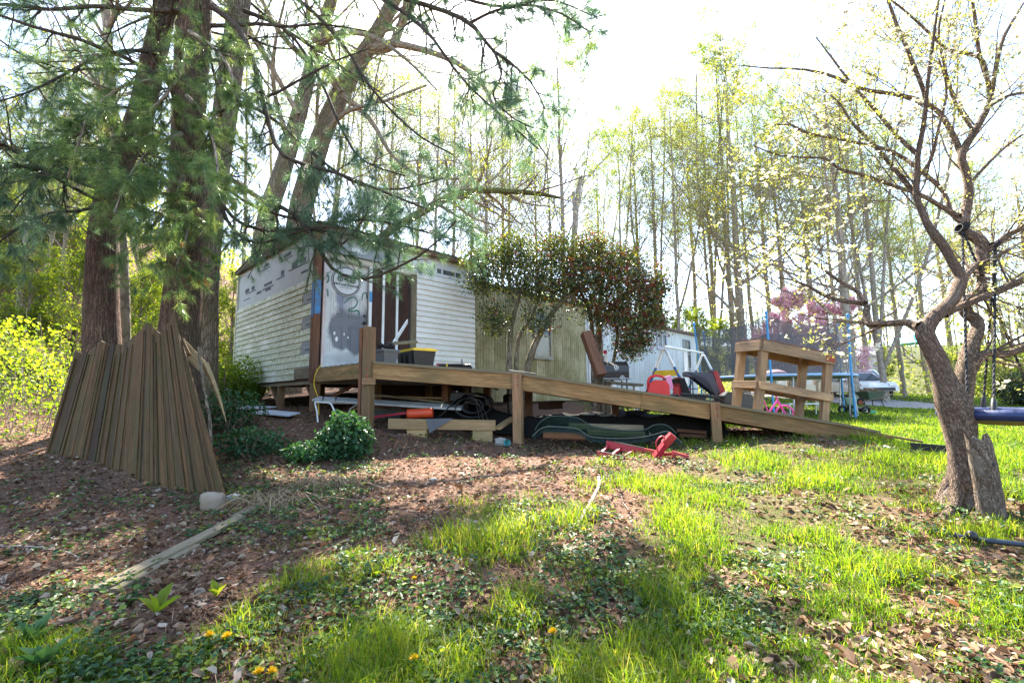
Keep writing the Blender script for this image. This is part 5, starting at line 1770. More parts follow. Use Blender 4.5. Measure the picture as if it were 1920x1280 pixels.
# ------------------------------------------------------------------ berry bush behind the deck
def build_holly():
    r = np.random.default_rng(81)
    c = at(1000, 700, 10.6)
    root = thing('berry_bush', 'dark glossy bush hung with red berries behind the deck', 'bush', (c.x, c.y, hz(c.x, c.y)))
    Ls = [([(957, 720, 13), (955, 680, 11), (958, 620, 9), (965, 585, 8), (975, 545, 6), (960, 510, 4)], 10.3, 10.5), ([(966, 720, 10), (968, 680, 9), (973, 630, 8), (992, 603, 7), (1010, 560, 5), (1015, 520, 4)], 10.3, 10.8),
          ([(985, 720, 14), (990, 680, 13), (1010, 630, 12), (1033, 590, 10), (1060, 560, 9), (1090, 535, 7), (1130, 520, 5)], 10.4, 10.6), ([(1112, 720, 10), (1112, 650, 9), (1108, 600, 8), (1100, 570, 7), (1085, 540, 5)], 11.0, 10.8),
          ([(1124, 725, 13), (1125, 650, 12), (1122, 590, 10), (1128, 540, 8), (1135, 500, 5)], 11.2, 11.2), ([(1145, 700, 7), (1153, 665, 7), (1158, 625, 6), (1150, 590, 5), (1170, 550, 4)], 11.0, 11.0), ([(1112, 655, 8), (1130, 600, 7), (1165, 560, 6), (1205, 535, 4)], 11, 10.6)]
    q = [limb(a, y0, y1, 12, .05, k) for k, (a, y0, y1) in enumerate(Ls)]
    P, R = np.stack([a for a, _ in q]), np.stack([b for _, b in q])
    for k in range(len(P)): P[k, 0, 2] = hz(P[k, 0, 0], P[k, 0, 1]) - .05
    bP, bR = branch(P, R, 7, (.55, 1), (.5, 1.1), (20, 65), .5, 6, .12, .03, r, rel=False)
    m = MB(); m.tubes(P, R, 8)
    part('stems', m, M['grey_bark'], root, True)
    m = MB(); m.tubes(bP, bR, 4)
    # crown: lumps of leaves
    lumps = [(915, 505, 10.4, .5, .42), (945, 480, 10.5, .5, .38), (985, 485, 10.6, .6, .42), (925, 590, 10.1, .32, .3), (1010, 600, 10.2, .32, .28), (1030, 490, 10.7, .6, .42), (1075, 480, 10.8, .6, .4), (1120, 485, 10.9, .6, .42), (1090, 530, 10.5, .55, .42), (1140, 530, 10.6, .62, .5),
             (1185, 520, 10.8, .58, .5), (1215, 555, 10.8, .5, .48), (1165, 590, 10.5, .5, .42), (1200, 610, 10.6, .42, .34), (1120, 580, 10.5, .42, .34), (1180, 640, 10.5, .34, .26), (1232, 535, 11, .32, .3), (900, 530, 10.4, .34, .3), (1040, 545, 10.5, .5, .3), (970, 530, 10.4, .5, .3), (930, 610, 10.1, .25, .22), (1205, 640, 10.5, .2, .2), (1010, 535, 10.5, .5, .28), (1180, 655, 10.5, .3, .22), (1225, 600, 10.7, .34, .3), (890, 480, 10.5, .3, .3), (960, 455, 10.6, .35, .2), (1040, 455, 10.7, .4, .2), (1110, 458, 10.8, .4, .22), (1170, 480, 10.9, .4, .26)]
    lf, be = MB(), MB()
    for j, (x, y, Y, rx, rz) in enumerate(lumps):
        n = int(2300 * rx * rz * 4.0)
        u = nrm(r.normal(0, 1, (n, 3))) * (r.random((n, 1)) ** .38)
        lob = fbm(u[:, 0] * 3 + j * 7, u[:, 2] * 3 + u[:, 1] * 2, 60 + j, 3)
        p = np.array(at(x, y, Y)) + u * np.array([rx, rx * .9, rz]) * (.25 + 1.75 * lob[:, None] + np.abs(r.normal(0, .2, (n, 1))))
        ax = nrm(u * .5 + r.normal(0, .7, (n, 3))); nm = nrm(u * .8 + r.normal(0, .6, (n, 3)) + np.array([0, 0, .4]))
        LL = .065 * r.uniform(.6, 1.3, n)
        lf.leaves(p, ax, nm, LL, LL * .52, r.random(n), .25, 0)
        red = np.clip((x - 960) / 200, .08, 1) * (.6 if y < 625 else .35)
        k = int(n * .3 * red)
        cl = p[r.integers(0, n, max(k // 3, 1))] + r.normal(0, .03, (max(k // 3, 1), 3))
        cl[:, 1] -= .05
        pb = np.repeat(cl, 9, 0) + r.normal(0, .028, (len(cl) * 9, 3))
        be.leaves(pb, r.normal(0, 1, (len(pb), 3)), r.normal(0, 1, (len(pb), 3)), .028, .028, None, .4, 0)
        tw = r.integers(0, n, 14)
        c0 = np.array(at(x, y + 10, Y))
        m.tubes(np.stack([np.tile(c0, (14, 1)) + r.normal(0, .1, (14, 3)), (c0 + p[tw]) / 2 + r.normal(0, .05, (14, 3)), p[tw]], 1), np.tile([.007, .005, .003], (14, 1)), 3)
    part('branches', m, M['twig_bark'], root)
    part('crown', lf, M['holly'], root)
    part('berries', be, M['berry'], root)


build_holly()


# ------------------------------------------------------------------ dogwood with its broken stump
def build_dogwood():
    r = np.random.default_rng(91)
    Y0 = 4.05
    base = at(1812, 950, Y0)
    g = hz(base.x, base.y)
    root = thing('dogwood_tree', 'crooked flowering dogwood with flaky bark at the right', 'tree', (base.x, base.y, g))
    dog = []

    def L(px, y0, y1, n=16, wig=.02, seed=0):
        q = limb(px, y0, y1, n, wig, seed); dog.append(q); return q
    stems = []
    P, R = limb([(1804, 985, 92), (1803, 950, 72), (1803, 920, 55), (1804, 885, 45), (1803, 840, 44), (1798, 795, 48), (1785, 750, 50), (1768, 705, 36), (1755, 670, 33), (1740, 640, 29), (1734, 620, 29), (1748, 598, 26), (1773, 576, 24), (1789, 556, 22), (1800, 532, 20), (1801, 518, 19), (1786, 492, 17), (1771, 464, 16), (1755, 443, 15), (1743, 427, 14), (1732, 405, 13), (1718, 367, 11), (1720, 333, 10), (1721, 290, 9), (1733, 227, 9), (1740, 150, 7), (1752, 60, 5), (1765, -40, 3)], Y0, 4.35, 60)
    P[0, 2] = g - .08
    # knobbly outline
    R = R * (1 + .06 * np.sin(np.linspace(0, 40, len(R))) + r.normal(0, .025, len(R)))
    stems.append((P, R))
    P2, R2 = limb([(1803, 815, 24), (1803, 770, 32), (1806, 735, 32), (1811, 690, 29), (1824, 640, 24), (1833, 618, 22), (1830, 599, 21), (1813, 588, 20), (1808, 570, 20), (1823, 556, 20), (1839, 548, 20), (1844, 528, 19), (1843, 492, 19), (1840, 457, 20), (1824, 443, 19), (1806, 432, 19), (1808, 411, 17), (1817, 360, 15), (1810, 320, 14), (1803, 290, 14), (1827, 247, 12), (1853, 200, 10), (1863, 150, 9), (1877, 83, 7), (1897, 43, 5), (1920, 5, 3)], 4.22, 5.0, 60)
    R2 = R2 * (1 + .05 * np.sin(np.linspace(3, 40, len(R2))))
    stems.append((P2, R2))
    m = MB(); m.tubes(*stems[0], 16); m.tubes(*stems[1], 12)
    # root spurs
    for a, ln in ((2.6, .2), (3.6, .26), (4.7, .2), (1.2, .2)):
        d = np.array([math.cos(a), math.sin(a), 0])
        b = np.array([base.x, base.y, g])
        q = np.array([b + d * .06 + UP * .2, b + d * .13 + UP * .07, b + d * ln + UP * -.01, b + d * (ln + .2) - UP * .06])
        m.tubes(smooth(q, 7), np.linspace(.07, .03, 7), 8)
    part('trunk', m, M['dog_bark'], root, True)
    L([(1728, 613, 22), (1718, 612, 17), (1700, 604, 14), (1675, 606, 13), (1640, 608, 13), (1625, 605, 13), (1624, 583, 12), (1622, 570, 10), (1572, 563, 8), (1540, 551, 7), (1503, 530, 5), (1460, 520, 3)], 4.15, 4.9, 26)
    L([(1622, 568, 10), (1608, 547, 8), (1581, 531, 7), (1556, 514, 6), (1526, 492, 4), (1480, 470, 3)], 4.6, 5.1)
    L([(1801, 519, 14), (1812, 514, 13), (1828, 498, 12), (1850, 490, 8), (1890, 470, 5)], 4.3, 4.8)
    L([(1770, 590, 15), (1800, 575, 13), (1846, 556, 13), (1883, 540, 14), (1925, 523, 12), (1990, 500, 8)], 4.25, 4.5)
    L([(1818, 700, 17), (1826, 688, 16), (1838, 670, 15), (1853, 661, 15), (1883, 664, 14), (1925, 648, 12), (1990, 600, 8)], 4.3, 4.2)
    L([(1843, 478, 12), (1853, 470, 11), (1870, 457, 11), (1892, 440, 10), (1925, 423, 9), (1990, 380, 5)], 4.6, 4.5)
    L([(1803, 290, 11), (1793, 267, 11), (1773, 227, 10), (1747, 200, 9), (1697, 180, 8), (1613, 167, 7), (1563, 143, 6), (1503, 130, 4), (1440, 128, 3), (1390, 123, 2)], 4.82, 5.5, 22)
    L([(1721, 290, 9), (1680, 253, 8), (1647, 213, 7), (1593, 153, 5), (1563, 113, 4), (1530, 70, 2)], 4.35, 5.0)
    L([(1737, 190, 8), (1728, 160, 8), (1700, 90, 7), (1680, 43, 6), (1663, -5, 5), (1640, -60, 3)], 4.4, 4.3)
    L([(1720, 370, 10), (1680, 320, 8), (1630, 263, 7), (1597, 230, 5), (1573, 193, 4), (1540, 165, 2)], 4.35, 4.9)
    L([(1806, 418, 10), (1783, 400, 9), (1773, 367, 8), (1747, 337, 8), (1680, 287, 7), (1630, 273, 6), (1567, 260, 5), (1513, 250, 5), (1480, 233, 4), (1430, 237, 2)], 4.7, 5.3, 22)
    L([(1800, 405, 9), (1783, 398, 9), (1730, 367, 8), (1680, 350, 7), (1613, 327, 6), (1573, 317, 5), (1547, 297, 4), (1467, 293, 3), (1413, 273, 2)], 4.7, 5.1, 22)
    L([(1815, 350, 8), (1840, 320, 6), (1880, 280, 5), (1920, 250, 4), (1970, 210, 3)], 4.76, 4.9)
    L([(1853, 200, 8), (1890, 180, 6), (1925, 172, 5), (1980, 150, 3)], 4.87, 5.0)
    L([(1859, 170, 7), (1838, 110, 7), (1830, 50, 6), (1822, -10, 5), (1815, -80, 3)], 4.9, 4.5)
    L([(1855, 180, 7), (1840, 110, 7), (1780, 95, 6), (1740, 60, 5), (1690, 15, 4), (1640, -20, 3)], 4.88, 4.3)
    L([(1825, 245, 6), (1790, 190, 6), (1770, 120, 5), (1760, 60, 4), (1772, 0, 3)], 4.84, 4.4)
    L([(1720, 333, 7), (1745, 300, 6), (1760, 240, 5), (1775, 170, 4), (1760, 110, 3)], 4.35, 4.0)
    LP = np.stack([smooth(np.concatenate([p, w[:, None]], 1), 18) for p, w in dog])
    P, R = LP[..., :3], np.maximum(LP[..., 3], .003)
    m = MB(); m.tubes(P, R, 8)
    up1 = smooth(np.concatenate([stems[0][0][40:], stems[0][1][40:, None]], 1), 18); up2 = smooth(np.concatenate([stems[1][0][36:], stems[1][1][36:, None]], 1), 18)
    P = np.concatenate([P, up1[None, :, :3], up2[None, :, :3]]); R = np.concatenate([R, up1[None, :, 3], up2[None, :, 3]])
    R = np.where(R > .02, R, R * .85)
    sP, sR = branch(P, R, 13, (.2, 1), (.35, 1.15), (25, 60), .3, 8, .1, .035, r, rel=False, rmin=.0025)
    tP, tR = branch(sP, sR, 6, (.15, 1), (.3, .6), (25, 60), .5, 5, .12, .05, r, rmin=.0018)
    uP, uR = branch(tP, tR, 3, (.3, 1), (.4, .8), (25, 60), .7, 4, .14, .08, r, rmin=.0014)
    m.tubes(sP, sR, 5); m.tubes(tP, tR, 4); m.tubes(uP, uR, 3)
    part('branches', m, M['dog_bark'], root)
    p, d = tips(uP, .55, 2, r)
    sel = r.random(len(p)) < .85
    p, d = p[sel], d[sel]
    i = r.random(len(p)) < .34
    m = MB()
    q = np.repeat(p[~i], 3, 0)
    rand_leaves(m, q, np.repeat(d[~i], 3, 0), .03, r, .0, .8, .5)
    part('crown', m, m_leaf('dogwood_young_leaves', [(0, (.18, .22, .06)), (.6, (.32, .34, .12)), (1, (.48, .46, .24))], .5, (1.3, 1.2, .5)), root)
    m = MB()
    p, d = p[i], d[i]
    # four bracts round each flower
    nm = nrm(d * .4 + np.array([0, -.2, .9]) + r.normal(0, .35, d.shape))
    ref = nrm(np.cross(nm, r.normal(0, 1, nm.shape))); ref2 = np.cross(nm, ref)
    for k in range(4):
        a = k * math.pi / 2
        ax = ref * math.cos(a) + ref2 * math.sin(a) + nm * .25
        m.leaves(p, ax, nm, .03 * r.uniform(.7, 1.2, len(p)), .025, r.random(len(p)), .12, 0)
    part('blossoms', m, m_leaf('dogwood_bracts', [(0, (.66, .62, .46)), (1, (.84, .82, .74))], .4, (1.05, 1.02, .9), .6), root)
    # the broken stump grown against it
    sb = at(1860, 974, 3.82)
    g2 = hz(sb.x, sb.y)
    q = np.array([(sb.x, sb.y, g2 - .1), (sb.x, sb.y, g2 + .12), (sb.x - .01, sb.y, g2 + .35), (sb.x - .02, sb.y, g2 + .47), (sb.x - .03, sb.y, g2 + .6)])
    q = smooth(q, 12)
    rad = np.interp(np.linspace(0, 1, 12), [0, .15, .5, .8, 1], [.1, .09, .086, .08, .072]) * (1 + r.normal(0, .03, 12))
    m = MB(); m.tubes(q, rad, 14)
    V = m.v[0].reshape(12, 14, 3)
    V[-1] += np.stack([r.normal(0, .008, 14), r.normal(0, .008, 14), r.uniform(-.07, .05, 14)], 1)
    V[-2] += np.stack([0 * r.random(14), 0 * r.random(14), r.uniform(-.03, .02, 14)], 1)
    m.v[0] = V.reshape(-1, 3)
    # hollow splintered inside
    top = V[-1]; ctr = top.mean(0) - UP * .1
    m.add(np.concatenate([top, (top + ctr) / 2 - UP * .03, ctr[None]]), [(i, (i + 1) % 14, 14 + (i + 1) % 14, 14 + i) for i in range(14)], [(14 + i, 14 + (i + 1) % 14, 28) for i in range(14)], rn=.3)
    st = part('tree_stump', m, m_bark('weathered_stump', (.06, .04, .028), (.34, .26, .19), (.1, .1, .05), .3, 34, .3, .02, pale=(.42, .36, .29)), None, True, org=(sb.x, sb.y, g2))
    tag(st, 'jagged broken grey stump grown against the dogwood trunk', 'stump')
    for hx, hz_, hr in ((.01, .4, .014), (.035, .14, .016), (.045, .1, .011), (-.02, .3, .008)):
        m = MB(); m.lathe([(.001, .0), (hr * .6, .001), (hr, -.002), (hr * 1.3, -.012)], (sb.x - .02 + hx, sb.y - .09 + abs(hx) * .4, g2 + hz_), (0, -1, 0), 9); part('knot_hole', m, M['black'], st)
    return base, g


DOGBASE, DOGG = build_dogwood()
# ------------------------------------------------------------------ helpers for small things
def frame(yaw, pitch=0.0, roll=0.0):
    return np.array((Matrix.Rotation(yaw, 3, 'Z') @ Matrix.Rotation(pitch, 3, 'Y') @ Matrix.Rotation(roll, 3, 'X')))


def L2W(o, Mx):
    o = np.asarray(tuple(o), float)
    return lambda x, y, z: o + Mx @ np.array([x, y, z], float)


def pipe(mb, pts, r, sides=8, n=None, cap=True):
    P = np.array([tuple(p) for p in pts], float)
    if n: P = smooth(P, n)
    return mb.tubes(P, np.full(len(P), r), sides, cap=cap)


def fillet(pts, r=.04, k=4):
    P = [np.array(tuple(p), float) for p in pts]
    out = [P[0]]
    for a, b, c in zip(P, P[1:], P[2:]):
        u, v = nrm(a - b), nrm(c - b)
        d = min(r, np.linalg.norm(a - b) / 2, np.linalg.norm(c - b) / 2)
        p, q = b + u * d, b + v * d
        for t in np.linspace(0, 1, k):
            out.append((1 - t) ** 2 * p + 2 * t * (1 - t) * b + t * t * q)
    return np.array(out + [P[-1]])


def tapered(mb, W, x0, y0, x1, y1, z0, z1, rn=None):
    """four sided tub in the local frame W, bottom size x0*y0, top x1*y1"""
    V = [W(sx * a / 2, sy * b / 2, z) for a, b, z in ((x0, y0, z0), (x1, y1, z1)) for sx, sy in ((-1, -1), (1, -1), (1, 1), (-1, 1))]
    return mb.add(V, [(3, 2, 1, 0), (4, 5, 6, 7), (0, 1, 5, 4), (1, 2, 6, 5), (2, 3, 7, 6), (3, 0, 4, 7)], rn=RNG.random() if rn is None else rn)


def lbox(mb, W, x0, x1, y0, y1, z0, z1, rn=None):
    V = [W(x, y, z) for x in (x0, x1) for y in (y0, y1) for z in (z0, z1)]
    return mb.add(V, [(0, 1, 3, 2), (4, 6, 7, 5), (0, 4, 5, 1), (2, 3, 7, 6), (0, 2, 6, 4), (1, 5, 7, 3)], rn=RNG.random() if rn is None else rn)


def deckz(p):
    return EYE + dz(p.x)


# ------------------------------------------------------------------ on the deck
def build_deck_things():
    # black tote, yellow lid
    p = at(781, 680, 8.75); p.z = deckz(p)
    W = L2W(p, frame(math.radians(-52)))
    t = thing('storage_tote', 'black storage tote with a yellow lid on the deck by the siding', 'tote', p)
    m = MB(); tapered(m, W, .58, .36, .66, .44, .0, .31)
    b = part('body', m, M['black'], t)
    for k in (-.2, 0, .2):
        for y0, y1 in ((-.235, -.19), (.19, .235)):
            m = MB(); lbox(m, W, k - .02, k + .02, y0, y1, .02, .27); part('rib', m, M['black'], b)
    m = MB(); lbox(m, W, -.35, .35, -.24, .24, .31, .345); lbox(m, W, -.3, .3, -.19, .19, .345, .362)
    part('lid', m, M['yellow'], t)
    # grey bin with cables
    p = at(722, 680, 8.15); p.z = deckz(p)
    W = L2W(p, frame(math.radians(-40)))
    t = thing('grey_bin', 'dirty grey plastic bin beside the double deck post', 'bin', p)
    m = MB(); tapered(m, W, .3, .24, .36, .3, 0, .24); part('body', m, M['grey_plastic'], t)
    m = MB()
    for a0, a1, b0, b1 in ((-.2, .2, -.17, -.14), (-.2, .2, .14, .17), (-.2, -.17, -.14, .14), (.17, .2, -.14, .14)): lbox(m, W, a0, a1, b0, b1, .22, .26)
    part('rim', m, M['grey_plastic'], t)
    r = np.random.default_rng(5)
    m = MB()
    for k in range(7):
        c = np.array(W(0, 0, .28)); n = 12
        a = np.linspace(0, r.uniform(4, 9), n) + r.uniform(0, 6)
        q = np.stack([c[0] + np.cos(a) * r.uniform(.08, .17), c[1] + np.sin(a) * r.uniform(.08, .17), c[2] + r.uniform(.0, .1, n)], 1)
        m.tubes(smooth(q, 26), np.full(26, .008), 5)
    tag(part('cable_tangle', m, M['black'], None, True), 'tangle of dark cables heaped in the grey bin', 'cables')
    # leaning white board and grey green offcut
    a, b = at(736, 646, 8.9), at(764, 602, 9.6)
    m = MB(); m.beam(a, b, .02, .09, up=(0, -1, .3)); tag(part('white_board', m, M['white'], None), 'white board leaning against the brown window boards', 'board')
    a, b = at(735, 644, 8.8), at(782, 640, 9.0)
    m = MB(); m.beam(a, b, .16, .03, up=(-.1, -.4, 1)); tag(part('wood_offcut', m, M['grey_wood'], None), 'grey green offcut lying on the yellow tote lid', 'board')
    # tool case, red box, roll, stick
    p = at(853, 684, 8.8); p.z = deckz(p)
    W = L2W(p, frame(math.radians(8)))
    t = thing('tool_case', 'long black tool case lying open on the deck edge', 'case', p)
    m = MB(); tapered(m, W, .6, .3, .64, .34, 0, .09); part('base', m, M['black'], t)
    m = MB(); V = L2W(W(0, .17, .09), frame(math.radians(8), 0, math.radians(35))); tapered(m, V, .64, .06, .58, .04, 0, .08); part('lid', m, M['black'], t)
    p = at(826, 672, 9.0); p.z = deckz(p)
    W = L2W(p, frame(.2))
    t = thing('red_toolbox', 'small red box behind the black tote', 'box', p)
    m = MB(); lbox(m, W, -.07, .07, -.05, .05, 0, .12); part('body', m, M['pink'], t)
    m = MB(); lbox(m, W, -.075, .075, -.055, .055, .12, .15); part('lid', m, M['red'], t)
    p = at(838, 675, 8.9); p.z = deckz(p) + .0
    m = MB(); m.lathe([(.001, 0), (.016, 0), (.016, .13), (.009, .15), (.009, .17), (.001, .17)], p, (0, 0, 1), 10); tag(part('yellow_bottle', m, M['yellow'], None, True), 'little yellow bottle between red box and tool case', 'bottle')
    p = at(896, 690, 8.7); p.z = deckz(p)
    m = MB(); m.lathe([(.03, 0), (.08, 0), (.085, .02), (.085, .045), (.08, .06), (.03, .06), (.03, 0)], p, (0, 0, 1), 18); tag(part('tape_roll', m, M['black'], None, True), 'flat black roll lying at the end of the tool case', 'roll')
    p = at(868, 680, 9.2); p.z = deckz(p)
    m = MB(); m.beam(p, Vector((p.x - .05, p.y + .25, p.z + .3)), .03, .02); tag(part('wood_stick', m, M['grey_wood'], None), 'thin stick leaning on the cream siding', 'stick')
    # leaning timber block
    a, b = at(1127, 704, 8.35), at(1098, 624, 8.6)
    m = MB(); m.beam(a, b, .17, .17, up=(.25, -1, 0), bev=.01)
    t = part('leaning_timber', m, M['brownpost'], None); tag(t, 'thick brown timber block leaning over on the ramp beside the grill', 'timber')
    # black pipe along the edge near second post
    a = [at(955, 696, 7.42), at(985, 699, 7.42), at(1005, 704, 7.42)]
    m = MB(); pipe(m, [(q.x, q.y, EYE + dz(q.x) + .018) for q in a], .014); tag(part('black_pipe', m, M['black'], None, True), 'short black pipe on the deck edge above the middle post', 'pipe')
    # yellow cord at the shed corner
    m = MB(); pipe(m, [at(602, 684, 8.55), at(592, 700, 8.5), at(589, 722, 8.5), at(596, 745, 8.5), at(598, 778, 8.4)], .008, 6, 18)
    tag(part('hanging_rope', m, M['yellow'], None, True), 'yellow cord hanging down the shed corner post', 'cord')


build_deck_things()


# ------------------------------------------------------------------ workbench on the ramp
def build_bench():
    x0, x1, y0, y1 = 3.93, 5.22, 7.72, 8.33
    sl = (dz(5.0) - dz(4.0)) / 1.0
    tilt = math.atan(-sl)
    o = np.array([x0, y0, EYE + dz(x0) + .005])
    Mx = np.array(Matrix.Rotation(tilt * .95, 3, 'Y') @ Matrix.Rotation(math.radians(13), 3, 'Z'))
    W = L2W(o, Mx)
    Lx, Ly, H = 1.43, .62, 1.16
    t = thing('workbench', 'rough lumber workbench with a lower shelf standing on the ramp', 'workbench', o)

    def bm(name, a, b, w, h, up=(0, 0, 1), mat=None):
        m = MB(); m.beam(W(*a), W(*b), w, h, up=Mx @ np.array(up, float), bev=.004)
        return part(name, m, mat or M['bench'], t)
    for (x, y) in ((.07, .05), (Lx - .07, .05), (.07, Ly - .05), (Lx - .07, Ly - .05)):
        bm('leg', (x, y, 0), (x, y, H - .05), .14, .085, (0, 1, 0))
    top = m_wood('paint_stained_plank', (.2, .12, .06), (.46, .32, .2), (.05, .055, .06), .85)
    bm('apron', (0, -.01, H - .09), (Lx, -.01, H - .09), .04, .17, mat=top)
    bm('apron', (0, Ly + .01, H - .09), (Lx, Ly + .01, H - .09), .04, .17)
    bm('apron', (-.022, .01, H - .09), (-.022, Ly - .01, H - .09), .04, .165, mat=top)
    bm('apron', (Lx + .022, .01, H - .09), (Lx + .022, Ly - .01, H - .09), .04, .165)
    for k in range(4):
        y = .07 + k * .15
        bm('top_plank', (-.02, y, H + .01), (Lx + .02, y, H + .01), .142, .03, mat=M['brownpost'])
    z = .42
    bm('shelf_rail', (-.005, -.022, z), (Lx, -.022, z), .035, .125)
    bm('shelf_rail', (-.0, Ly + .022, z), (Lx, Ly + .022, z), .035, .125)
    bm('shelf_rail', (-.02, .03, z), (-.02, Ly - .03, z), .035, .12)
    bm('shelf_rail', (Lx + .02, .03, z), (Lx + .02, Ly - .03, z), .035, .12)
    for k in range(3):
        bm('shelf_plank', (.15, .12 + k * .18, z + .03), (Lx - .15, .12 + k * .18, z + .03), .17, .025)
    m = MB(); m.beam(W(Lx - .2, -.032, H - .09), W(Lx - .01, -.032, H - .09), .003, .1); part('red_paint_smear', m, M['rust'], t)


build_bench()


# ------------------------------------------------------------------ grill, swing set, can, mower, bicycle, trampoline
def build_yard():
    # grill
    p = at(1150, 712, 10.2)
    g = hz(p.x, p.y)
    W = L2W((p.x, p.y, p.z), frame(math.radians(6)))
    t = thing('barrel_grill', 'black charcoal grill with round vents behind the ramp', 'grill', (p.x, p.y, g))
    m = MB()
    prof = [(-.2, 0.0), (.2, 0.0), (.22, .16), (.2, .3), (.1, .385), (-.06, .39), (-.2, .3), (-.22, .16)]
    m.prism(prof, W(-.29, 0, 0), frame(math.radians(6)) @ np.array([1, 0, 0]), frame(math.radians(6)) @ np.array([0, 1, 0]), UP, .57)
    b = part('body', m, M['black_metal'], t)
    for (x, z) in ((.0, .25), (.12, .03)):
        m = MB(); c = W(x, -.222 if z > .1 else -.235, z); ax = frame(math.radians(6)) @ np.array([0, -1, 0])
        m.lathe([(.001, 0), (.055, 0), (.055, .006), (.001, .006)], c, ax, 20)
        v = part('vent', m, M['steel'], b)
        m = MB()
        for a in range(4):
            q = c + ax * .008 + frame(math.radians(6)) @ np.array([math.cos(a * 1.57 + .6) * .03, 0, math.sin(a * 1.57 + .6) * .03])
            m.lathe([(.001, 0), (.015, 0), (.015, .002), (.001, .002)], q, ax, 10)
        part('vent_holes', m, M['black'], v)
    m = MB(); pipe(m, [W(-.3, -.27, .015), W(.32, -.27, .015)], .012); part('handle', m, M['steel'], t, True)
    for x in (-.24, .24):
        for y in (-.16, .16):
            m = MB(); q = W(x, y, 0); pipe(m, [(q[0], q[1], g - .02), q], .016); part('leg', m, M['black_metal'], t)
    m = MB(); pipe(m, [W(.3, -.1, .25), W(.36, -.1, .27)], .01); part('side_handle', m, M['steel'], t)
    # white bottle with a red cap on a stump post behind the grill
    c = at(1136, 690, 11.2)
    t = thing('white_bottle', 'tall white bottle with a red cap behind the grill', 'bottle', (c.x, c.y, c.z - .25))
    m = MB(); m.lathe([(.001, -.3), (.06, -.3), (.06, .28), (.045, .34), (.001, .34)], c, (0, 0, 1), 14); part('body', m, M['white'], t, True)
    m = MB(); m.lathe([(.045, .34), (.045, .42), (.001, .42)], c, (0, 0, 1), 12); part('cap', m, M['red'], t, True)
    m = MB(); m.beam(at(1136, 800, 11.2), (c.x, c.y, c.z - .3), .2, .2, up=(0, 1, 0)); tag(part('short_post', m, M['grey_wood'], None), 'short grey post carrying the white bottle', 'post')
    # low plank bench
    a, b = at(1140, 717, 9.9), at(1201, 722, 10.1)
    t = thing('plank_bench', 'low weathered plank bench beside the grill', 'bench', (a.x, a.y, hz(a.x, a.y)))
    m = MB(); m.beam(a, b, .25, .05); part('seat', m, M['grey_wood'], t)
    for f in (.15, .85):
        q = np.array(a) * (1 - f) + np.array(b) * f
        m = MB(); m.beam((q[0], q[1], hz(q[0], q[1]) - .05), q - UP * .03, .18, .09, up=(1, 0, 0)); part('leg', m, M['white'], t)
    # swing set
    ya, yb = 11.6, 14.4
    A0 = np.array(at(1245, 651, ya)); B0 = np.array(at(1318, 663, yb))
    g0 = hz(A0[0], A0[1]); g1 = hz(B0[0], B0[1])
    t = thing('swing_set', 'child swing set with blue legs, yellow brace and white top bar', 'swing set', (A0[0], A0[1], g0))
    ax = nrm(B0 - A0) * np.array([1, 1, 0]); ax = nrm(ax); sd = np.array([ax[1], -ax[0], 0])

    def legs(top, gz, w):
        la = top + sd * w; lb = top - sd * w
        la[2] = lb[2] = gz - .05
        mid = .28
        a1 = top + (la - top) * mid; b1 = top + (lb - top) * mid
        arch = fillet([a1, top + (la - top) * .04 + UP * .02, top + (lb - top) * .04 + UP * .02, b1], .14, 6)
        m = MB(); pipe(m, arch, .034, 8); part('arch', m, M['white'], t, True)
        for q0, q1 in ((a1, la), (b1, lb)):
            k = q0 + (q1 - q0) * .35
            m = MB(); pipe(m, [q0, k], .033, 8); part('leg_joint', m, M['blue'], t)
            m = MB(); pipe(m, [k, q1], .037, 8); part('leg', m, m_paint('teal_blue_paint', (.015, .13, .22), (.02, .07, .1), .4, .45), t)
        return a1, b1, la, lb
    a1, b1, la, lb = legs(A0, g0, .8)
    legs(B0, g1, .8)
    k = .36
    qa, qb = A0 + (la - A0) * k, A0 + (lb - A0) * k
    m = MB(); m.beam(qa - nrm(qb - qa) * .03, qb + nrm(qb - qa) * .03, .05, .14); part('brace', m, M['yellow'], t)
    m = MB(); pipe(m, [A0 + UP * .02, B0 + UP * .02], .034, 8); part('top_bar', m, M['white'], t)
    for f, kind in ((.25, 's'), (.45, 'g'), (.5, 'g'), (.68, 's')):
        c = A0 + (B0 - A0) * f
        seat = c - UP * (1.05 if kind == 's' else .9)
        for o in ((-.18, .18) if kind == 's' else (0, .12)):
            m = MB(); pipe(m, [c + ax * o * .6, seat + ax * o], .008 if kind == 's' else .022, 6); part('chain' if kind == 's' else 'glider_rod', m, M['white'], t)
        if kind == 's':
            m = MB(); m.beam(seat - ax * .2, seat + ax * .2, .14, .03); part('swing_seat', m, M['blue'], t)
    # red can
    p = at(1234, 742, 8.25); p.z = deckz(p)
    Mx = frame(math.radians(-5)); W = L2W(p, Mx)
    t = thing('fuel_can', 'red plastic fuel can standing on the ramp', 'fuel can', p)
    m = MB()
    prof = [(-.175, .0), (.165, .0), (.18, .03), (.178, .2), (.12, .285), (-.05, .29), (-.14, .23), (-.178, .12), (-.185, .03)]
    m.prism(prof, W(0, -.09, 0), Mx @ np.array([0, 1.0, 0]), Mx @ np.array([1.0, 0, 0]), UP, .18)
    part('body', m, M['red'], t)
    m = MB(); pipe(m, [W(-.165, 0, .16), W(-.15, 0, .3), W(-.06, 0, .365), W(.08, 0, .35), W(.14, 0, .27)], .022, 8, 18); part('handle', m, M['red'], t, True)
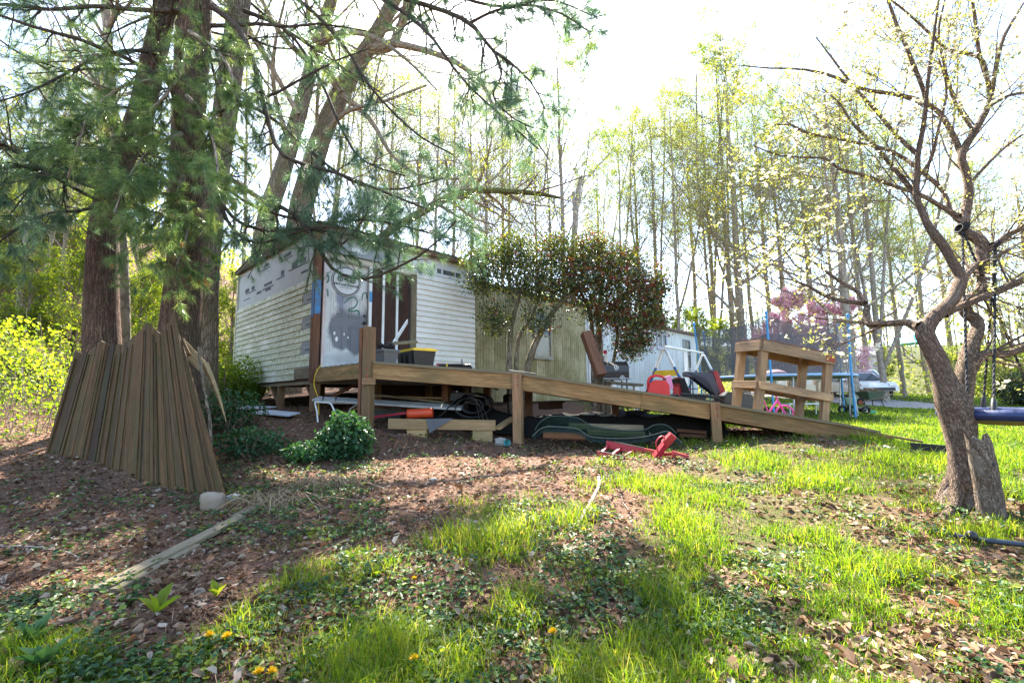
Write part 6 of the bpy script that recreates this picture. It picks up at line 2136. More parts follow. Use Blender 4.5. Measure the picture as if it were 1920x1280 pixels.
    m = MB(); m.lathe([(.03, 0), (.03, .05), (.001, .05)], W(.12, 0, .27), (0, 0, 1), 12); part('cap', m, M['black'], t)
    # pink toy seat and riding mower
    p = at(1278, 728, 10.8); g = hz(p.x, p.y)
    W = L2W((p.x, p.y, g), frame(.4))
    t = thing('pink_toy_chair', 'bright pink toy seat behind the fuel can', 'toy', (p.x, p.y, g))
    pz = p.z - g
    m = MB(); tapered(m, W, .2, .2, .26, .24, pz - .1, pz); part('seat', m, M['pink'], t)
    m = MB(); V = L2W(W(-.2, .1, pz), frame(.4, -.35)); lbox(m, V, -.08, .08, -.02, .02, .0, .3); part('backrest', m, m_paint('pale_pink', (.8, .25, .4), (.6, .2, .3), .3, .45), t)
    for sx in (-1, 1):
        for sy in (-1, 1):
            m = MB(); pipe(m, [W(sx * .1, sy * .09, -.02), W(sx * .1, sy * .09, pz - .1)], .015); part('leg', m, M['pink'], t)
    p = at(1348, 757, 9.9); g = hz(p.x, p.y)
    Mx = frame(math.radians(4)); W = L2W((p.x, p.y, g), Mx)
    t = thing('riding_mower', 'old black riding mower with orange wheel hubs behind the workbench', 'mower', (p.x, p.y, g))
    yv = Mx @ np.array([0, 1.0, 0]); xv = Mx @ np.array([1.0, 0, 0])
    m = MB(); m.prism([(-.75, .2), (.75, .24), (.72, .38), (-.2, .4), (-.72, .5), (-.78, .4)], W(0, -.1, 0), yv, xv, UP, .6); part('chassis', m, M['black_metal'], t)
    m = MB(); m.prism([(.12, .38), (.74, .36), (.78, .5), (.7, .62), (.2, .68), (.12, .6)], W(0, -.02, 0), yv, xv, UP, .44); part('hood', m, M['black_metal'], t)
    for x, y, rr in ((-.5, -.2, .24), (-.5, .62, .24), (.5, -.16, .19), (.5, .58, .19)):
        c = W(x, y, rr - .01)
        m = MB(); m.ring(c, yv, rr * .68, rr * .32, 24, 8); w = part('wheel', m, M['rubber'], t, True)
        m = MB(); m.lathe([(.001, -.05), (rr * .25, -.06), (rr * .48, -.03), (rr * .48, .03), (.001, .05)], c, yv, 16); part('rim', m, m_paint('orange_rim', (.5, .25, .05), (.3, .15, .06), .5, .6), w, True)
    m = MB(); m.prism([(-.62, .55), (-.25, .52), (-.22, .6), (-.56, .64), (-.68, .98), (-.78, .97), (-.72, .6)], W(0, .06, 0), yv, xv, UP, .42); part('seat', m, M['black'], t)
    m = MB(); m.prism([(-.79, .62), (-.735, .6), (-.69, .97), (-.75, 1.0)], W(0, .1, 0), yv, xv, UP, .34); part('seat_back_cover', m, M['redmetal'], t)
    m = MB(); pipe(m, [W(.1, .2, .6), W(-.02, .2, .86)], .02); m.ring(W(-.03, .2, .88), Mx @ np.array([-.4, 0, .9]), .15, .014, 24, 6); part('steering_wheel', m, M['black'], t, True)
    m = MB(); pipe(m, [W(-.1, -.12, .5), W(-.15, -.14, .92)], .014); part('lever', m, M['black_metal'], t)
    # folded seat bench and black plastic rake head in front of it
    p = at(1315, 735, 9.3); g = hz(p.x, p.y)
    Mx = frame(math.radians(-10)); W = L2W((p.x, p.y, g), Mx)
    zz = p.z - g
    t = thing('folding_seat', 'padded dark folding seat tipped forward with a dark red back', 'seat', (p.x, p.y, g))
    yv = Mx @ np.array([0, 1.0, 0]); xv = Mx @ np.array([1.0, 0, 0])
    m = MB(); m.prism([(-.3, zz + .4), (.18, zz + .36), (.3, zz + .0), (.22, zz - .06), (.08, zz + .24), (-.3, zz + .32)], W(0, -.2, 0), yv, xv, UP, .4); part('cushion', m, m_paint('navy_vinyl', (.02, .03, .06), (.04, .03, .03), .4, .35, .5), t)
    m = MB(); m.prism([(.2, zz + .4), (.28, zz + .4), (.4, zz + .02), (.3, zz - .05)], W(0, -.18, 0), yv, xv, UP, .36); part('backrest', m, M['redmetal'], t)
    for x in (-.2, .25):
        m = MB(); pipe(m, [W(x, -.15, -.02), W(x + .03, -.12, zz + .3)], .012); pipe(m, [W(x, .15, -.02), W(x + .03, .12, zz + .3)], .012); part('leg', m, M['black_metal'], t)
    p = at(1290, 738, 8.45); p.z = deckz(p)
    Mx = frame(math.radians(3), math.radians(9)); W = L2W(p, Mx)
    t = thing('black_mower_deck', 'black plastic rake and guard lying along the ramp edge', 'rake', p)
    m = MB()
    for k in range(7): pipe(m, fillet([W(-.18, -.03 * k + .05, .03), W(-.28, -.035 * k + .06, .1), W(-.33, -.04 * k + .07, .06)], .04, 3), .012, 6)
    part('tines', m, M['black'], t)
    m = MB(); m.beam(W(-.2, 0, .06), W(.75, .05, .05), .16, .06); part('guard', m, M['black'], t)
    m = MB(); pipe(m, [W(-.15, 0, .12), W(.5, .1, .16), W(.8, .1, .02)], .02, 8, 12); part('handle', m, M['black'], t)
    # pink bicycle
    c = np.array(at(1470, 753, 11.2)); g = hz(c[0], c[1])
    t = thing('child_bicycle', 'small pink child bicycle with training wheels on the lawn', 'bicycle', (c[0], c[1], g))
    c[2] = g + .215
    bx = nrm(np.array([-1.0, .15, 0])); by = np.array([-bx[1], bx[0], 0])
    P = lambda x, z, y=0: c + bx * x + UP * z + by * y
    for x in (0, .62):
        m = MB(); m.ring(P(x, 0), by, .195, .022, 28, 7); w = part('wheel', m, M['pink'] if x == 0 else M['rubber'], t, True)
        m = MB()
        for a in np.linspace(0, math.pi, 7, endpoint=False): pipe(m, [P(x + .19 * math.cos(a), .19 * math.sin(a)), P(x - .19 * math.cos(a), -.19 * math.sin(a))], .004, 4)
        m.lathe([(.001, -.04), (.025, -.04), (.025, .04), (.001, .04)], P(x, 0), by, 10); part('spokes', m, M['black'], w)
    m = MB(); pipe(m, [P(.0, 0, .04), P(.13, .3, .04)], .012); pipe(m, [P(.0, 0, -.04), P(.13, .3, -.04)], .012); pipe(m, [P(.13, .28), P(.16, .42)], .016); part('fork', m, M['pink'], t)
    m = MB(); pipe(m, [P(.14, .32), P(.36, .02)], .02); pipe(m, [P(.36, .02), P(.44, .32)], .016); pipe(m, [P(.36, .02), P(.62, 0)], .014); pipe(m, [P(.44, .28), P(.62, 0)], .012); part('frame', m, M['pink'], t)
    m = MB(); m.beam(P(.36, .36), P(.56, .37), .1, .05); part('saddle', m, M['black'], t)
    m = MB(); pipe(m, [P(.2, .48, -.2), P(.16, .42), P(.2, .48, .2)], .012, 6, 8); part('handlebar', m, M['pink'], t)
    for y in (-.16, .16):
        m = MB(); m.lathe([(.02, -.015), (.06, -.015), (.06, .015), (.02, .015)], P(.05, -.15, y), by, 14); part('training_wheel', m, M['white'], t)
        m = MB(); pipe(m, [P(.0, 0, y * .4), P(.05, -.15, y)], .008); part('stay', m, M['steel'], t)
    # flat red toy wagon in front of it
    p = at(1432, 752, 10.9); g = hz(p.x, p.y)
    W = L2W((p.x, p.y, g), frame(math.radians(2)))
    t = thing('red_wagon', 'low red wagon between mower and pink bicycle', 'wagon', (p.x, p.y, g))
    m = MB(); tapered(m, W, .5, .3, .56, .36, .12, .24); part('tray', m, M['rust'], t)
    for x in (-.18, .18):
        for y in (-.17, .17):
            m = MB(); m.lathe([(.001, -.02), (.07, -.02), (.07, .02), (.001, .02)], W(x, y, .07), (0, 1, 0), 14); part('wheel', m, M['rubber'], t)
    # trampoline
    c = np.array(at(1446, 708, 15.6)); R = 2.3
    g = hz(c[0], c[1])
    t = thing('trampoline', 'round trampoline with blue poles and a sagging dark safety net', 'trampoline', (c[0], c[1], g))
    m = MB(); m.lathe([(.001, 0), (R - .25, 0)], c, (0, 0, 1), 40); part('jumping_mat', m, M['black'], t)
    m = MB(); m.lathe([(R - .25, .012), (R - .22, .035), (R + .02, .03), (R + .05, -.03), (R - .02, -.05), (R - .25, .0)], c, (0, 0, 1), 40); part('edge_pad', m, m_paint('faded_blue_pad', (.2, .36, .55), (.35, .38, .4), .5, .6), t, True)
    net = NT('black_net')
    v = net.attr('tc', True)
    net.col((.11, .108, .11)); net.rough(.8, .2)
    tr = net.n('BsdfTransparent'); mx = net.n('MixShader')
    net.l(net.ramp(net.noise(v, 1.2, 3), [(.3, (.5, .5, .5)), (.7, (.78, .78, .78))]), mx.inputs[0])
    net.l(tr.outputs[0], mx.inputs[1]); net.l(net.b.outputs[0], mx.inputs[2]); net.l(mx.outputs[0], net.out.inputs['Surface'])
    n = 6
    tops = []
    for k in range(n):
        a = k * 2 * math.pi / n + math.atan2(-c[1], -c[0])
        d = np.array([math.cos(a), math.sin(a), 0])
        lean = .1 if k in (4, 5) else .03
        top = c + d * (R + .06 + lean) + UP * (1.8 - .1 * (k in (1, 2)))
        tops.append(top)
        low = c + d * (R + .04)
        m = MB(); pipe(m, [(low[0], low[1], hz(low[0], low[1]) - .03), low + UP * .1, top], .03, 8); m.lathe([(.04, -.02), (.045, .03), (.001, .07)], top, (0, 0, 1), 10)
        part('pole', m, M['skyblue'], t, True)
        m = MB(); q = c + d * (R - .1); q[2] = hz(q[0], q[1]) - .02
        pipe(m, fillet([c + d * (R + .0) - UP * .04, q + UP * .03, q + UP * .03 + np.array([-d[1], d[0], 0]) * .5, c + d * (R * .9) + np.array([-d[1], d[0], 0]) * .55 - UP * .05], .08, 3), .022, 6); part('leg', m, M['steel'], t)
    for k in range(n):
        a0, a1 = tops[k], tops[(k + 1) % n]
        nn, nr = 14, 7
        V = []
        for i in range(nn + 1):
            f = i / nn
            e = a0 * (1 - f) + a1 * f - UP * (.26 * 4 * f * (1 - f)) * (1.0 if k not in (2,) else .5) - UP * .05
            an = math.atan2(a0[1] - c[1], a0[0] - c[0]) + f * 2 * math.pi / n
            bt = c + np.array([math.cos(an), math.sin(an), 0]) * (R - .1)
            for j in range(nr + 1):
                h = j / nr
                q = bt * (1 - h) + e * h
                q = q + np.array([math.cos(an), math.sin(an), 0]) * (.05 * math.sin(f * 31 + j) * (1 - h))
                V.append(q)
        idx = np.arange((nn + 1) * (nr + 1)).reshape(nn + 1, nr + 1)
        Q = np.stack([idx[:-1, :-1], idx[1:, :-1], idx[1:, 1:], idx[:-1, 1:]], -1).reshape(-1, 4)
        m = MB().add(V, Q); part('net_panel', m, net.m, t, True)
    p = c + np.array([-.2, -.6, .1])
    r = np.random.default_rng(3)
    m = MB()
    m.lathe([(.001, -.1), (.3, -.1), (.36, -.02), (.25, .08), (.1, .13), (.001, .14)], p, (0, 0, 1), 18)
    V = m.v[0]; V[:, 0] = p[0] + (V[:, 0] - p[0]) * (1 + .25 * np.sin(V[:, 2] * 40)); m.v[0] = V
    tag(part('pink_blanket', m, m_paint('pink_cloth', (.7, .45, .5), (.6, .3, .36), .5, .9), None, True), 'crumpled pale pink blanket on the trampoline mat', 'blanket')


build_yard()


# ------------------------------------------------------------------ cars, house, wheelbarrow beyond the lawn
def build_car(name, label, px, Y, yaw, body, kind, L=4.6, Wd=1.8, H=1.45, group='parked cars'):
    p = at(px, 735, Y); g = hz(p.x, p.y)
    t = thing(name, label, 'car', (p.x, p.y, g), group)
    Mx = frame(yaw); W = L2W((p.x, p.y, g), Mx)
    xv, yv = Mx @ np.array([1.0, 0, 0]), Mx @ np.array([0, 1.0, 0])
    h = H / 1.45
    if kind == 'suv':
        side = [(-.5, .32), (-.49, .62), (-.46, .98), (-.40, 1.0), (-.28, 1.42), (.3, 1.44), (.42, 1.0), (.5, .92), (.5, .35)]
        glass = [(-.37, 1.0), (-.275, 1.37), (.29, 1.39), (.395, 1.0)]
    else:
        side = [(-.5, .35), (-.49, .62), (-.44, .8), (-.24, .88), (-.1, 1.36), (.18, 1.4), (.36, .98), (.48, .92), (.5, .6), (.5, .35)]
        glass = [(-.215, .9), (-.095, 1.32), (.175, 1.35), (.325, .98)]
    # body lofted: narrower at the roof
    def ring(poly, inset):
        return [(x * L, z * h, Wd / 2 - inset - (.16 if z > 1.2 else .0)) for x, z in poly]
    for nm, poly, ins, mat in (('body', side, 0, body), ('side_glass', glass, -.008, M['glass'])):
        m = MB()
        r_ = ring(poly, ins); n = len(r_)
        V = [W(x, -w, z) for x, z, w in r_] + [W(x, w, z) for x, z, w in r_]
        Q = [(i, (i + 1) % n, n + (i + 1) % n, n + i) for i in range(n)]
        T = []
        for k in range(1, n - 1): T += [(0, k, k + 1), (n, n + k + 1, n + k)]
        m.add(V, Q, T); o = part(nm, m, mat, t)
    # windscreen and rear glass
    g0, g1, g2, g3 = glass
    for (a, b) in (((-.235 if kind != 'suv' else -.395, .9 if kind != 'suv' else 1.02), (g1[0] - .012, g1[1])), ((g3[0] + .03, g3[1]), (g2[0] + .018, g2[1]))):
        m = MB(); wa, wb = Wd / 2 - .1, Wd / 2 - .26
        nx = np.array([-(b[1] - a[1]), 0, (b[0] - a[0]) * L]); nx = nrm(nx) * .02 * (1 if (b[0] - a[0]) > 0 else -1)
        m.add([W(a[0] * L, -wa, a[1] * h) + Mx @ nx, W(a[0] * L, wa, a[1] * h) + Mx @ nx, W(b[0] * L, wb, b[1] * h) + Mx @ nx, W(b[0] * L, -wb, b[1] * h) + Mx @ nx], [(0, 1, 2, 3)])
        part('windscreen', m, M['glass'], t)
    for x in (-.32, .31):
        for s in (-1, 1):
            m = MB(); m.lathe([(.001, -.1), (.2, -.11), (.33, -.1), (.34, 0), (.33, .1), (.2, .11), (.001, .1)], W(x * L, s * (Wd / 2 - .1), .33), yv, 20); w = part('wheel', m, M['rubber'], t, True)
            m = MB(); m.lathe([(.001, 0), (.2, 0), (.2, .02), (.001, .02)], W(x * L, s * (Wd / 2 + .012), .33), yv * s, 14); part('hubcap', m, M['steel'], w)
    for s in (-1, 1):
        m = MB(); m.box(W(-.495 * L, s * Wd * .36, .68 * h), (.1, .34, .14), Mx); part('headlight', m, M['white'], t)
        m = MB(); m.box(W(.498 * L, s * Wd * .38, .78 * h), (.06, .26, .14), Mx); part('tail_light', m, M['redmetal'], t)
        m = MB(); m.box(W(-.2 * L if kind != 'suv' else -.33 * L, s * (Wd / 2 + .08), 1.0 * h), (.1, .16, .12), Mx); part('mirror', m, body, t)
    m = MB(); m.box(W(-.503 * L, 0, .45 * h), (.05, Wd * .8, .16), Mx); part('bumper', m, M['black'], t)


build_car('parked_car', 'blue grey car parked by the white house, farther of the two at left', 1606, 33, math.radians(70), m_paint('grey_blue_car_paint', (.3, .36, .42), (.25, .26, .28), .3, .3, .6), 'suv', 4.7, 1.85, 1.6)
build_car('parked_car', 'white car parked behind the green wheelbarrow', 1604, 26.5, math.radians(80), m_paint('white_car_paint', (.68, .68, .68), (.5, .48, .45), .3, .3, .6), 'sedan')
build_car('parked_car', 'silver sedan far off behind the forked dogwood trunk', 1822, 47, math.radians(8), m_paint('silver_car_paint', (.5, .51, .53), (.4, .4, .4), .3, .3, .6), 'sedan', 4.7)


def build_house():
    p = at(1568, 715, 46); g = hz(p.x, p.y)
    Mx = frame(math.radians(-28)); W = L2W((p.x, p.y, g), Mx)
    t = thing('white_house', 'white neighbouring house with a low grey roof beyond the parked cars', 'house', (p.x, p.y, g))
    wl = m_paint('white_clapboard', (.72, .73, .74), (.55, .55, .53), .3, .6)
    m = MB(); m.prism([(-2.4, -.5), (2.4, -.5), (2.4, 3.3), (0, 4.5), (-2.4, 3.3)], W(-6, 0, 0), Mx @ np.array([1.0, 0, 0]), Mx @ np.array([0, 1.0, 0]), UP, 9)
    b = part('wall', m, wl, t)
    for k in range(9):
        m = MB(); m.beam(W(-6, -2.41, .3 + k * .33), W(3, -2.41, .3 + k * .33), .03, .3); part('siding_board', m, wl, t)
    for s in (-1, 1):
        m = MB(); m.prism([(0, 4.55), (s * 2.9, 3.15), (s * 2.9, 3.27), (0, 4.7)], W(-6.3, 0, 0), Mx @ np.array([1.0, 0, 0]), Mx @ np.array([0, 1.0, 0]), UP, 9.6); part('roof_slope', m, m_paint('grey_shingles%d' % s, (.3, .31, .33), (.22, .22, .22), .5, .8), t)
    for x in (-4, -1, 1.6):
        m = MB(); lbox(m, W, x - .5, x + .5, -2.46, -2.4, 1.6, 2.6); w = part('window', m, M['white'], t)
        m = MB(); lbox(m, W, x - .4, x + .4, -2.475, -2.462, 1.7, 2.5); part('pane', m, M['glass'], w)
    for y in (-1.1, .9):
        m = MB(); lbox(m, W, 3.0, 3.05, y - .4, y + .4, 1.7, 2.5); w = part('window', m, M['white'], t)
        m = MB(); lbox(m, W, 3.055, 3.065, y - .3, y + .3, 1.8, 2.4); part('pane', m, M['glass'], w)
    m = MB(); q = W(3.0, -2.48, 3.2); pipe(m, [q, (q[0], q[1], g - .3)], .07); part('downpipe', m, M['black_metal'], t)


build_house()


def build_barrow():
    p = at(1632, 745, 20.5); g = hz(p.x, p.y)
    Mx = frame(math.radians(12)); W = L2W((p.x, p.y, g), Mx)
    t = thing('wheelbarrow', 'green wheelbarrow heaped with leaves by the forked tree', 'wheelbarrow', (p.x, p.y, g))
    tapered(m := MB(), W, .55, .4, .95, .62, .34, .66); part('tray', m, m_paint('green_tray', (.05, .1, .06), (.12, .08, .05), .5, .6), t)
    m = MB(); m.ring(W(-.55, 0, .2), (0, 1, 0), .15, .05, 20, 8); w = part('wheel', m, M['rubber'], t, True)
    m = MB(); m.lathe([(.001, -.03), (.1, -.03), (.1, .03), (.001, .03)], W(-.55, 0, .2), (0, 1, 0), 12); part('rim', m, M['rust'], w)
    for y in (-.2, .2):
        m = MB(); pipe(m, [W(-.55, y * .4, .2), W(-.2, y, .34), W(.5, y, .4), W(1.0, y * 1.3, .6)], .025, 6); part('handle', m, M['grey_wood'], t)
        m = MB(); pipe(m, [W(.3, y, .38), W(.38, y * 1.2, -.02)], .02); part('leg', m, M['black_metal'], t)
    r = np.random.default_rng(4); n = 300
    u = r.uniform(-1, 1, (n, 2))
    P = np.array([W(a * .42, b * .26, .66 + .1 * (1 - a * a) * (1 - b * b)) for a, b in u])
    m = MB(); rand_leaves(m, P, r.normal(0, 1, (n, 3)), .1, r); tag(part('leaf_heap', m, m_leaf('dry_leaves', [(0, (.15, .09, .05)), (1, (.35, .27, .2))], .2), None), 'dry leaves heaped in the green wheelbarrow', 'leaves')
    # planters and toy on the lawn
    p = at(1592, 745, 19.5); g = hz(p.x, p.y)
    m = MB(); m.lathe([(.001, 0), (.2, 0), (.28, .36), (.3, .38), (.26, .38), (.24, .3), (.001, .3)], (p.x, p.y, g), (0, 0, 1), 18)
    tag(part('green_tub', m, m_paint('mint_plastic', (.35, .55, .42), (.3, .35, .3), .3, .5), None, True), 'pale mint green tub beside the wheelbarrow', 'tub')
    p = at(1596, 752, 15.2); g = hz(p.x, p.y)
    W = L2W((p.x, p.y, g), frame(.2))
    t = thing('ride_on_toy', 'green and black ride on toy tipped over on the lawn', 'toy', (p.x, p.y, g))
    gm = m_paint('green_plastic', (.02, .3, .16), (.03, .15, .1), .3, .4)
    m = MB(); pipe(m, [W(-.1, 0, .2), W(.2, -.03, .14), (W(.5, -.05, .08))], .075, 10, 10); part('body', m, M['black'], t, True)
    m = MB(); tapered(m, W, .2, .2, .1, .16, .0, .3); part('seat', m, gm, t)
    m = MB(); m.beam(W(.42, -.05, .07), W(.72, -.1, .04), .2, .08); part('nose', m, gm, t)
    for x, y, z in ((-.25, .1, .14), (-.15, -.2, .14), (.3, -.2, .12)):
        m = MB(); m.ring(W(x, y, z), (.3, 1, .3), .1, .04, 18, 7); part('wheel', m, M['black'], t, True)
    m = MB(); pipe(m, [W(-.05, .1, .25), W(-.12, .12, .5), W(-.3, .12, .55)], .015, 6); part('handlebar', m, M['black'], t)
    # white low bench/table legs behind the workbench
    p = at(1475, 742, 14.0); g = hz(p.x, p.y)
    W = L2W((p.x, p.y, g), frame(0))
    t = thing('white_side_table', 'low white garden table seen between the workbench legs', 'table', (p.x, p.y, g))
    m = MB(); lbox(m, W, -.1, 1.0, -.25, .25, .0 + .33, .36); part('table_top', m, M['white'], t)
    for x in (-.05, .95):
        for y in (-.2, .2):
            m = MB(); pipe(m, [W(x, y, -.02), W(x, y, .33)], .018); part('leg', m, M['white'], t)
    # tan garden chair behind
    p = at(1530, 735, 17.5); g = hz(p.x, p.y)
    W = L2W((p.x, p.y, g), frame(.3))
    t = thing('garden_chair', 'beige plastic garden chair beside the trampoline', 'chair', (p.x, p.y, g))
    be = m_paint('beige_plastic', (.55, .48, .34), (.4, .34, .24), .4, .5)
    m = MB(); lbox(m, W, -.24, .24, -.24, .24, .4, .44); part('seat', m, be, t)
    m = MB(); lbox(m, W, -.24, .24, .2, .25, .44, .9); part('backrest', m, be, t)
    for x in (-.22, .22):
        for y in (-.22, .22):
            m = MB(); pipe(m, [W(x, y, -.02), W(x, y, .41)], .022); part('leg', m, be, t)
        m = MB(); lbox(m, W, x - .03, x + .03, -.22, .22, .62, .65); part('armrest', m, be, t)
    # turquoise canopy far away
    p = at(1716, 688, 66); g = hz(p.x, p.y)
    t = thing('canopy_tent', 'far turquoise canopy among the trees beyond the drive', 'canopy', (p.x, p.y, g))
    W = L2W((p.x, p.y, g), frame(.3)); zt = max(p.z - g, 2.3)
    m = MB(); tapered(m, W, 4.6, 3.6, .5, .5, zt, zt + 1.3); part('roof', m, m_paint('turquoise_cloth', (.1, .55, .6), (.1, .4, .45), .3, .7), t)
    for x in (-2.2, 2.2):
        for y in (-1.7, 1.7):
            m = MB(); pipe(m, [W(x, y, -.3), W(x, y, zt)], .04); part('post', m, M['white'], t)


build_barrow()


# ------------------------------------------------------------------ saucer swing in the dogwood
def build_swing():
    c = np.array(at(1897, 776, 4.15)); R = .45

    def rp(px):
        th = np.linspace(math.radians(170), math.radians(268), 400)
        P = np.stack([c[0] + R * np.cos(th), c[1] + R * np.sin(th), np.full(400, c[2] + .03)], 1)
        return P[np.argmin(np.abs(proj(P)[0] - px))]
    t = thing('saucer_swing', 'round navy saucer swing hung on black ropes from the dogwood', 'swing', tuple(c))
    m = MB(); m.ring(c, (0, 0, 1), R, .048, 44, 12); part('padded_ring', m, m_paint('navy_cover', (.012, .02, .07), (.03, .05, .14), .5, .4, .45, bump=.2), t, True)
    m = MB(); m.lathe([(.001, -.1), (.2, -.09), (.38, -.055), (R - .01, -.02)], c, (0, 0, 1), 40); part('seat_cloth', m, m_paint('khaki_cloth', (.24, .22, .1), (.14, .13, .06), .4, .9), t, True)
    q = c + np.array([-.02, -R * .93, -.075])
    m = MB(); m.box(q + np.array([.11, .02, -.035]), (.22, .006, .085)); part('care_label', m, m_paint('pale_label', (.6, .58, .36), (.5, .48, .3), .3, .7), t)
    rope = m_paint('black_rope', (.012, .012, .013), (.05, .05, .05), .4, .8, bump=.8)
    kA, kB = np.array(at(1804, 428, 4.63)), np.array(at(1867, 459, 4.56))
    ends = [(kA, rp(1815)), (kB, rp(1863)), (kA, c + np.array([.45, .2, .03])), (kB, c + np.array([.2, .45, .03]))]
    for a, b in ends:
        b = np.array(tuple(b)); a = np.array(a)
        n = 60
        f = np.linspace(0, 1, n)[:, None]
        line = a * (1 - f) + b * f
        d = nrm(b - a); u = nrm(np.cross(d, [0.3, 1, 0.1])); v = np.cross(d, u)
        m = MB()
        for ph in (0, math.pi):
            an = f * np.linalg.norm(b - a) / .055 * 2 * math.pi / 2 + ph
            m.tubes(smooth(line + (u * np.cos(an) + v * np.sin(an)) * .006, 90), np.full(90, .0075), 5)
        part('rope', m, rope, t, True)
        m = MB(); m.tubes(np.stack([b - d * .13, b - d * .1, b - d * .02, b + d * .02]), [.012, .02, .022, .014], 8, cap=True); part('rope_sleeve', m, M['black'], t, True)
    for kx, (px, py, wr) in ((kA, (1806, 426, .043)), (kB, (1868, 458, .03))):
        m = MB()
        for k in range(4):
            m.ring(kx + np.array([.02 * k - .03, 0, .006 * k]), (1, .1, -.3), wr, .009, 18, 6)
        part('knot', m, rope, t, True)


build_swing()


# ------------------------------------------------------------------ clutter under the deck
def on_ground(px, py, Y, dzv=0.0):
    p = at(px, py, Y); return np.array([p.x, p.y, hz(p.x, p.y) + dzv])


def build_clutter():
    r = np.random.default_rng(21)
    # folding cot frame
    t = thing('cot_frame', 'white tubular folding cot frame under the deck corner', 'cot', on_ground(610, 790, 8.0))
    P = lambda x, y, Y: np.array(at(x, y, Y))
    for pts in ([P(596, 792, 7.9), P(594, 768, 7.95), P(589, 753, 8.0), P(620, 755, 7.9), P(636, 788, 7.8)], [P(646, 790, 8.6), P(657, 765, 8.6), P(675, 756, 8.5), P(690, 760, 8.4)], [P(590, 754, 8.0), P(676, 757, 8.5)]):
        m = MB(); pipe(m, fillet(pts, .06, 4), .014, 8); part('tube', m, M['white'], t, True)
    for x in (606, 630):
        a = P(x, 748, 8.15); m = MB(); m.ring(a, (1, .2, 0), .05, .006, 14, 5); part('strap', m, M['black'], t, True)
    # long pale plank on it
    m = MB(); m.beam(at(592, 747, 8.3), at(868, 764, 7.85), .22, .035, up=(0, -.25, 1)); tag(part('pale_plank', m, m_paint('dirty_white_plank', (.4, .4, .38), (.2, .17, .12), .6, .6), None), 'long pale plank resting on the cot frame under the deck', 'plank')
    # heap of boards
    for k, yk in enumerate(np.linspace(738, 770, 9)):
        x0, y0 = r.uniform(640, 700), yk; x1 = x0 + r.uniform(90, 190)
        m = MB(); m.beam(at(x0, y0, 8.9 - k * .04), at(x1, y0 + r.uniform(2, 22), 8.5 + r.uniform(-.3, .3)), r.uniform(.08, .2), .03)
        tag(part('scrap_board', m, [M['grey_wood'], M['tan'], M['brownpost']][k % 3], None), '%s board from the top of the lumber heap under the deck' % ORD[k], 'board', 'lumber heap under the deck')
    for (a, b, w, mt, lab) in (((663, 786, 8.0), (762, 774, 7.8), .06, M['redmetal'], 'dark red bar lying under the deck by the orange tube'), ((660, 792, 7.9), (700, 786, 7.7), .1, M['brownpost'], 'short brown board end beside the double post'),
                               ((662, 803, 7.8), (702, 796, 7.65), .1, M['brownpost'], 'lower brown board end beside the double post'), ((932, 803, 7.35), (962, 783, 7.9), .12, M['tan'], 'tan board slanting back by the middle post')):
        m = MB(); m.beam(at(*a), at(*b), w, .035); tag(part('scrap_board', m, mt, None), lab, 'board')
    # orange tube
    a, b = np.array(at(764, 776, 7.7)), np.array(at(812, 773, 7.7))
    d = nrm(b - a); L = np.linalg.norm(b - a)
    m = MB(); m.lathe([(.001, .01), (.05, .01), (.075, 0), (.08, .02), (.076, L * .5), (.08, L - .02), (.075, L), (.05, L - .01), (.001, L - .01)], a, d, 18)
    tag(part('orange_bucket', m, m_paint('orange_plastic', (.6, .06, .015), (.3, .05, .02), .4, .45), None, True), 'orange red bucket lying on its side under the deck', 'bucket')
    # front timber with blocks and grey flap
    a, b = np.array(at(729, 794, 7.32)), np.array(at(929, 797, 7.32))
    m = MB(); m.beam(a, b, .09, .155, bev=.006); tag(part('front_timber', m, M['tan'], None), 'pale brown timber lying on blocks along the front of the deck', 'timber')
    for x in (783, 905):
        q = np.array(at(x, 806, 7.36)); gg = hz(q[0], q[1])
        m = MB(); m.box((q[0], q[1] + .03, (gg - .04 + a[2] - .08) / 2), (.3, .18, a[2] - .08 - gg + .04)); tag(part('wood_block', m, M['yellowboard'], None), 'block under the %s end of the pale front timber' % ('left' if x < 800 else 'right'), 'block')
    q = [at(799, 785, 7.26), at(850, 784, 7.26), at(805, 812, 7.24)]
    m = MB().add([np.array(v) for v in q] + [np.array(v) + np.array([0, .004, 0]) for v in q], T=[(0, 1, 2), (3, 5, 4)], Q=[(0, 1, 4, 3), (1, 2, 5, 4), (2, 0, 3, 5)])
    tag(part('roofing_flap', m, m_paint('grey_felt', (.09, .09, .095), (.05, .05, .05), .4, .8), None), 'grey triangle of roofing felt hanging over the pale timber', 'felt')
    # rolled black liner
    t = thing('rolled_liner', 'black rubber liner rolled up on the heap under the deck', 'liner', at(870, 790, 7.9))
    for k, (x0, x1, yy, rr) in enumerate(((822, 926, 779, .0), (845, 915, 768, 0.0))):
        pass
    c = np.array(at(885, 762, 8.0))
    V, Q = [], []
    n = 40
    th = np.linspace(.6, 4.6 * math.pi, n)
    rad = np.linspace(.06, .23, n)
    ct = np.stack([c[0] + np.cos(th) * rad * 1.5, np.full(n, c[1]), c[2] + np.sin(th) * rad * .9], 1)
    tail = np.stack([np.linspace(ct[-1, 0], c[0] - .55, 8)[1:], np.full(7, c[1]), np.linspace(ct[-1, 2], c[2] - .16, 8)[1:] + .03 * np.sin(np.arange(7))], 1)
    ct = np.concatenate([ct, tail]); n = len(ct)
    V = np.concatenate([ct + np.array([0, -.28, 0]), ct + np.array([.05, .35, .03])])
    m = MB().add(V, [(i, i + 1, n + i + 1, n + i) for i in range(n - 1)]); o = part('sheet', m, M['black'], t, True)
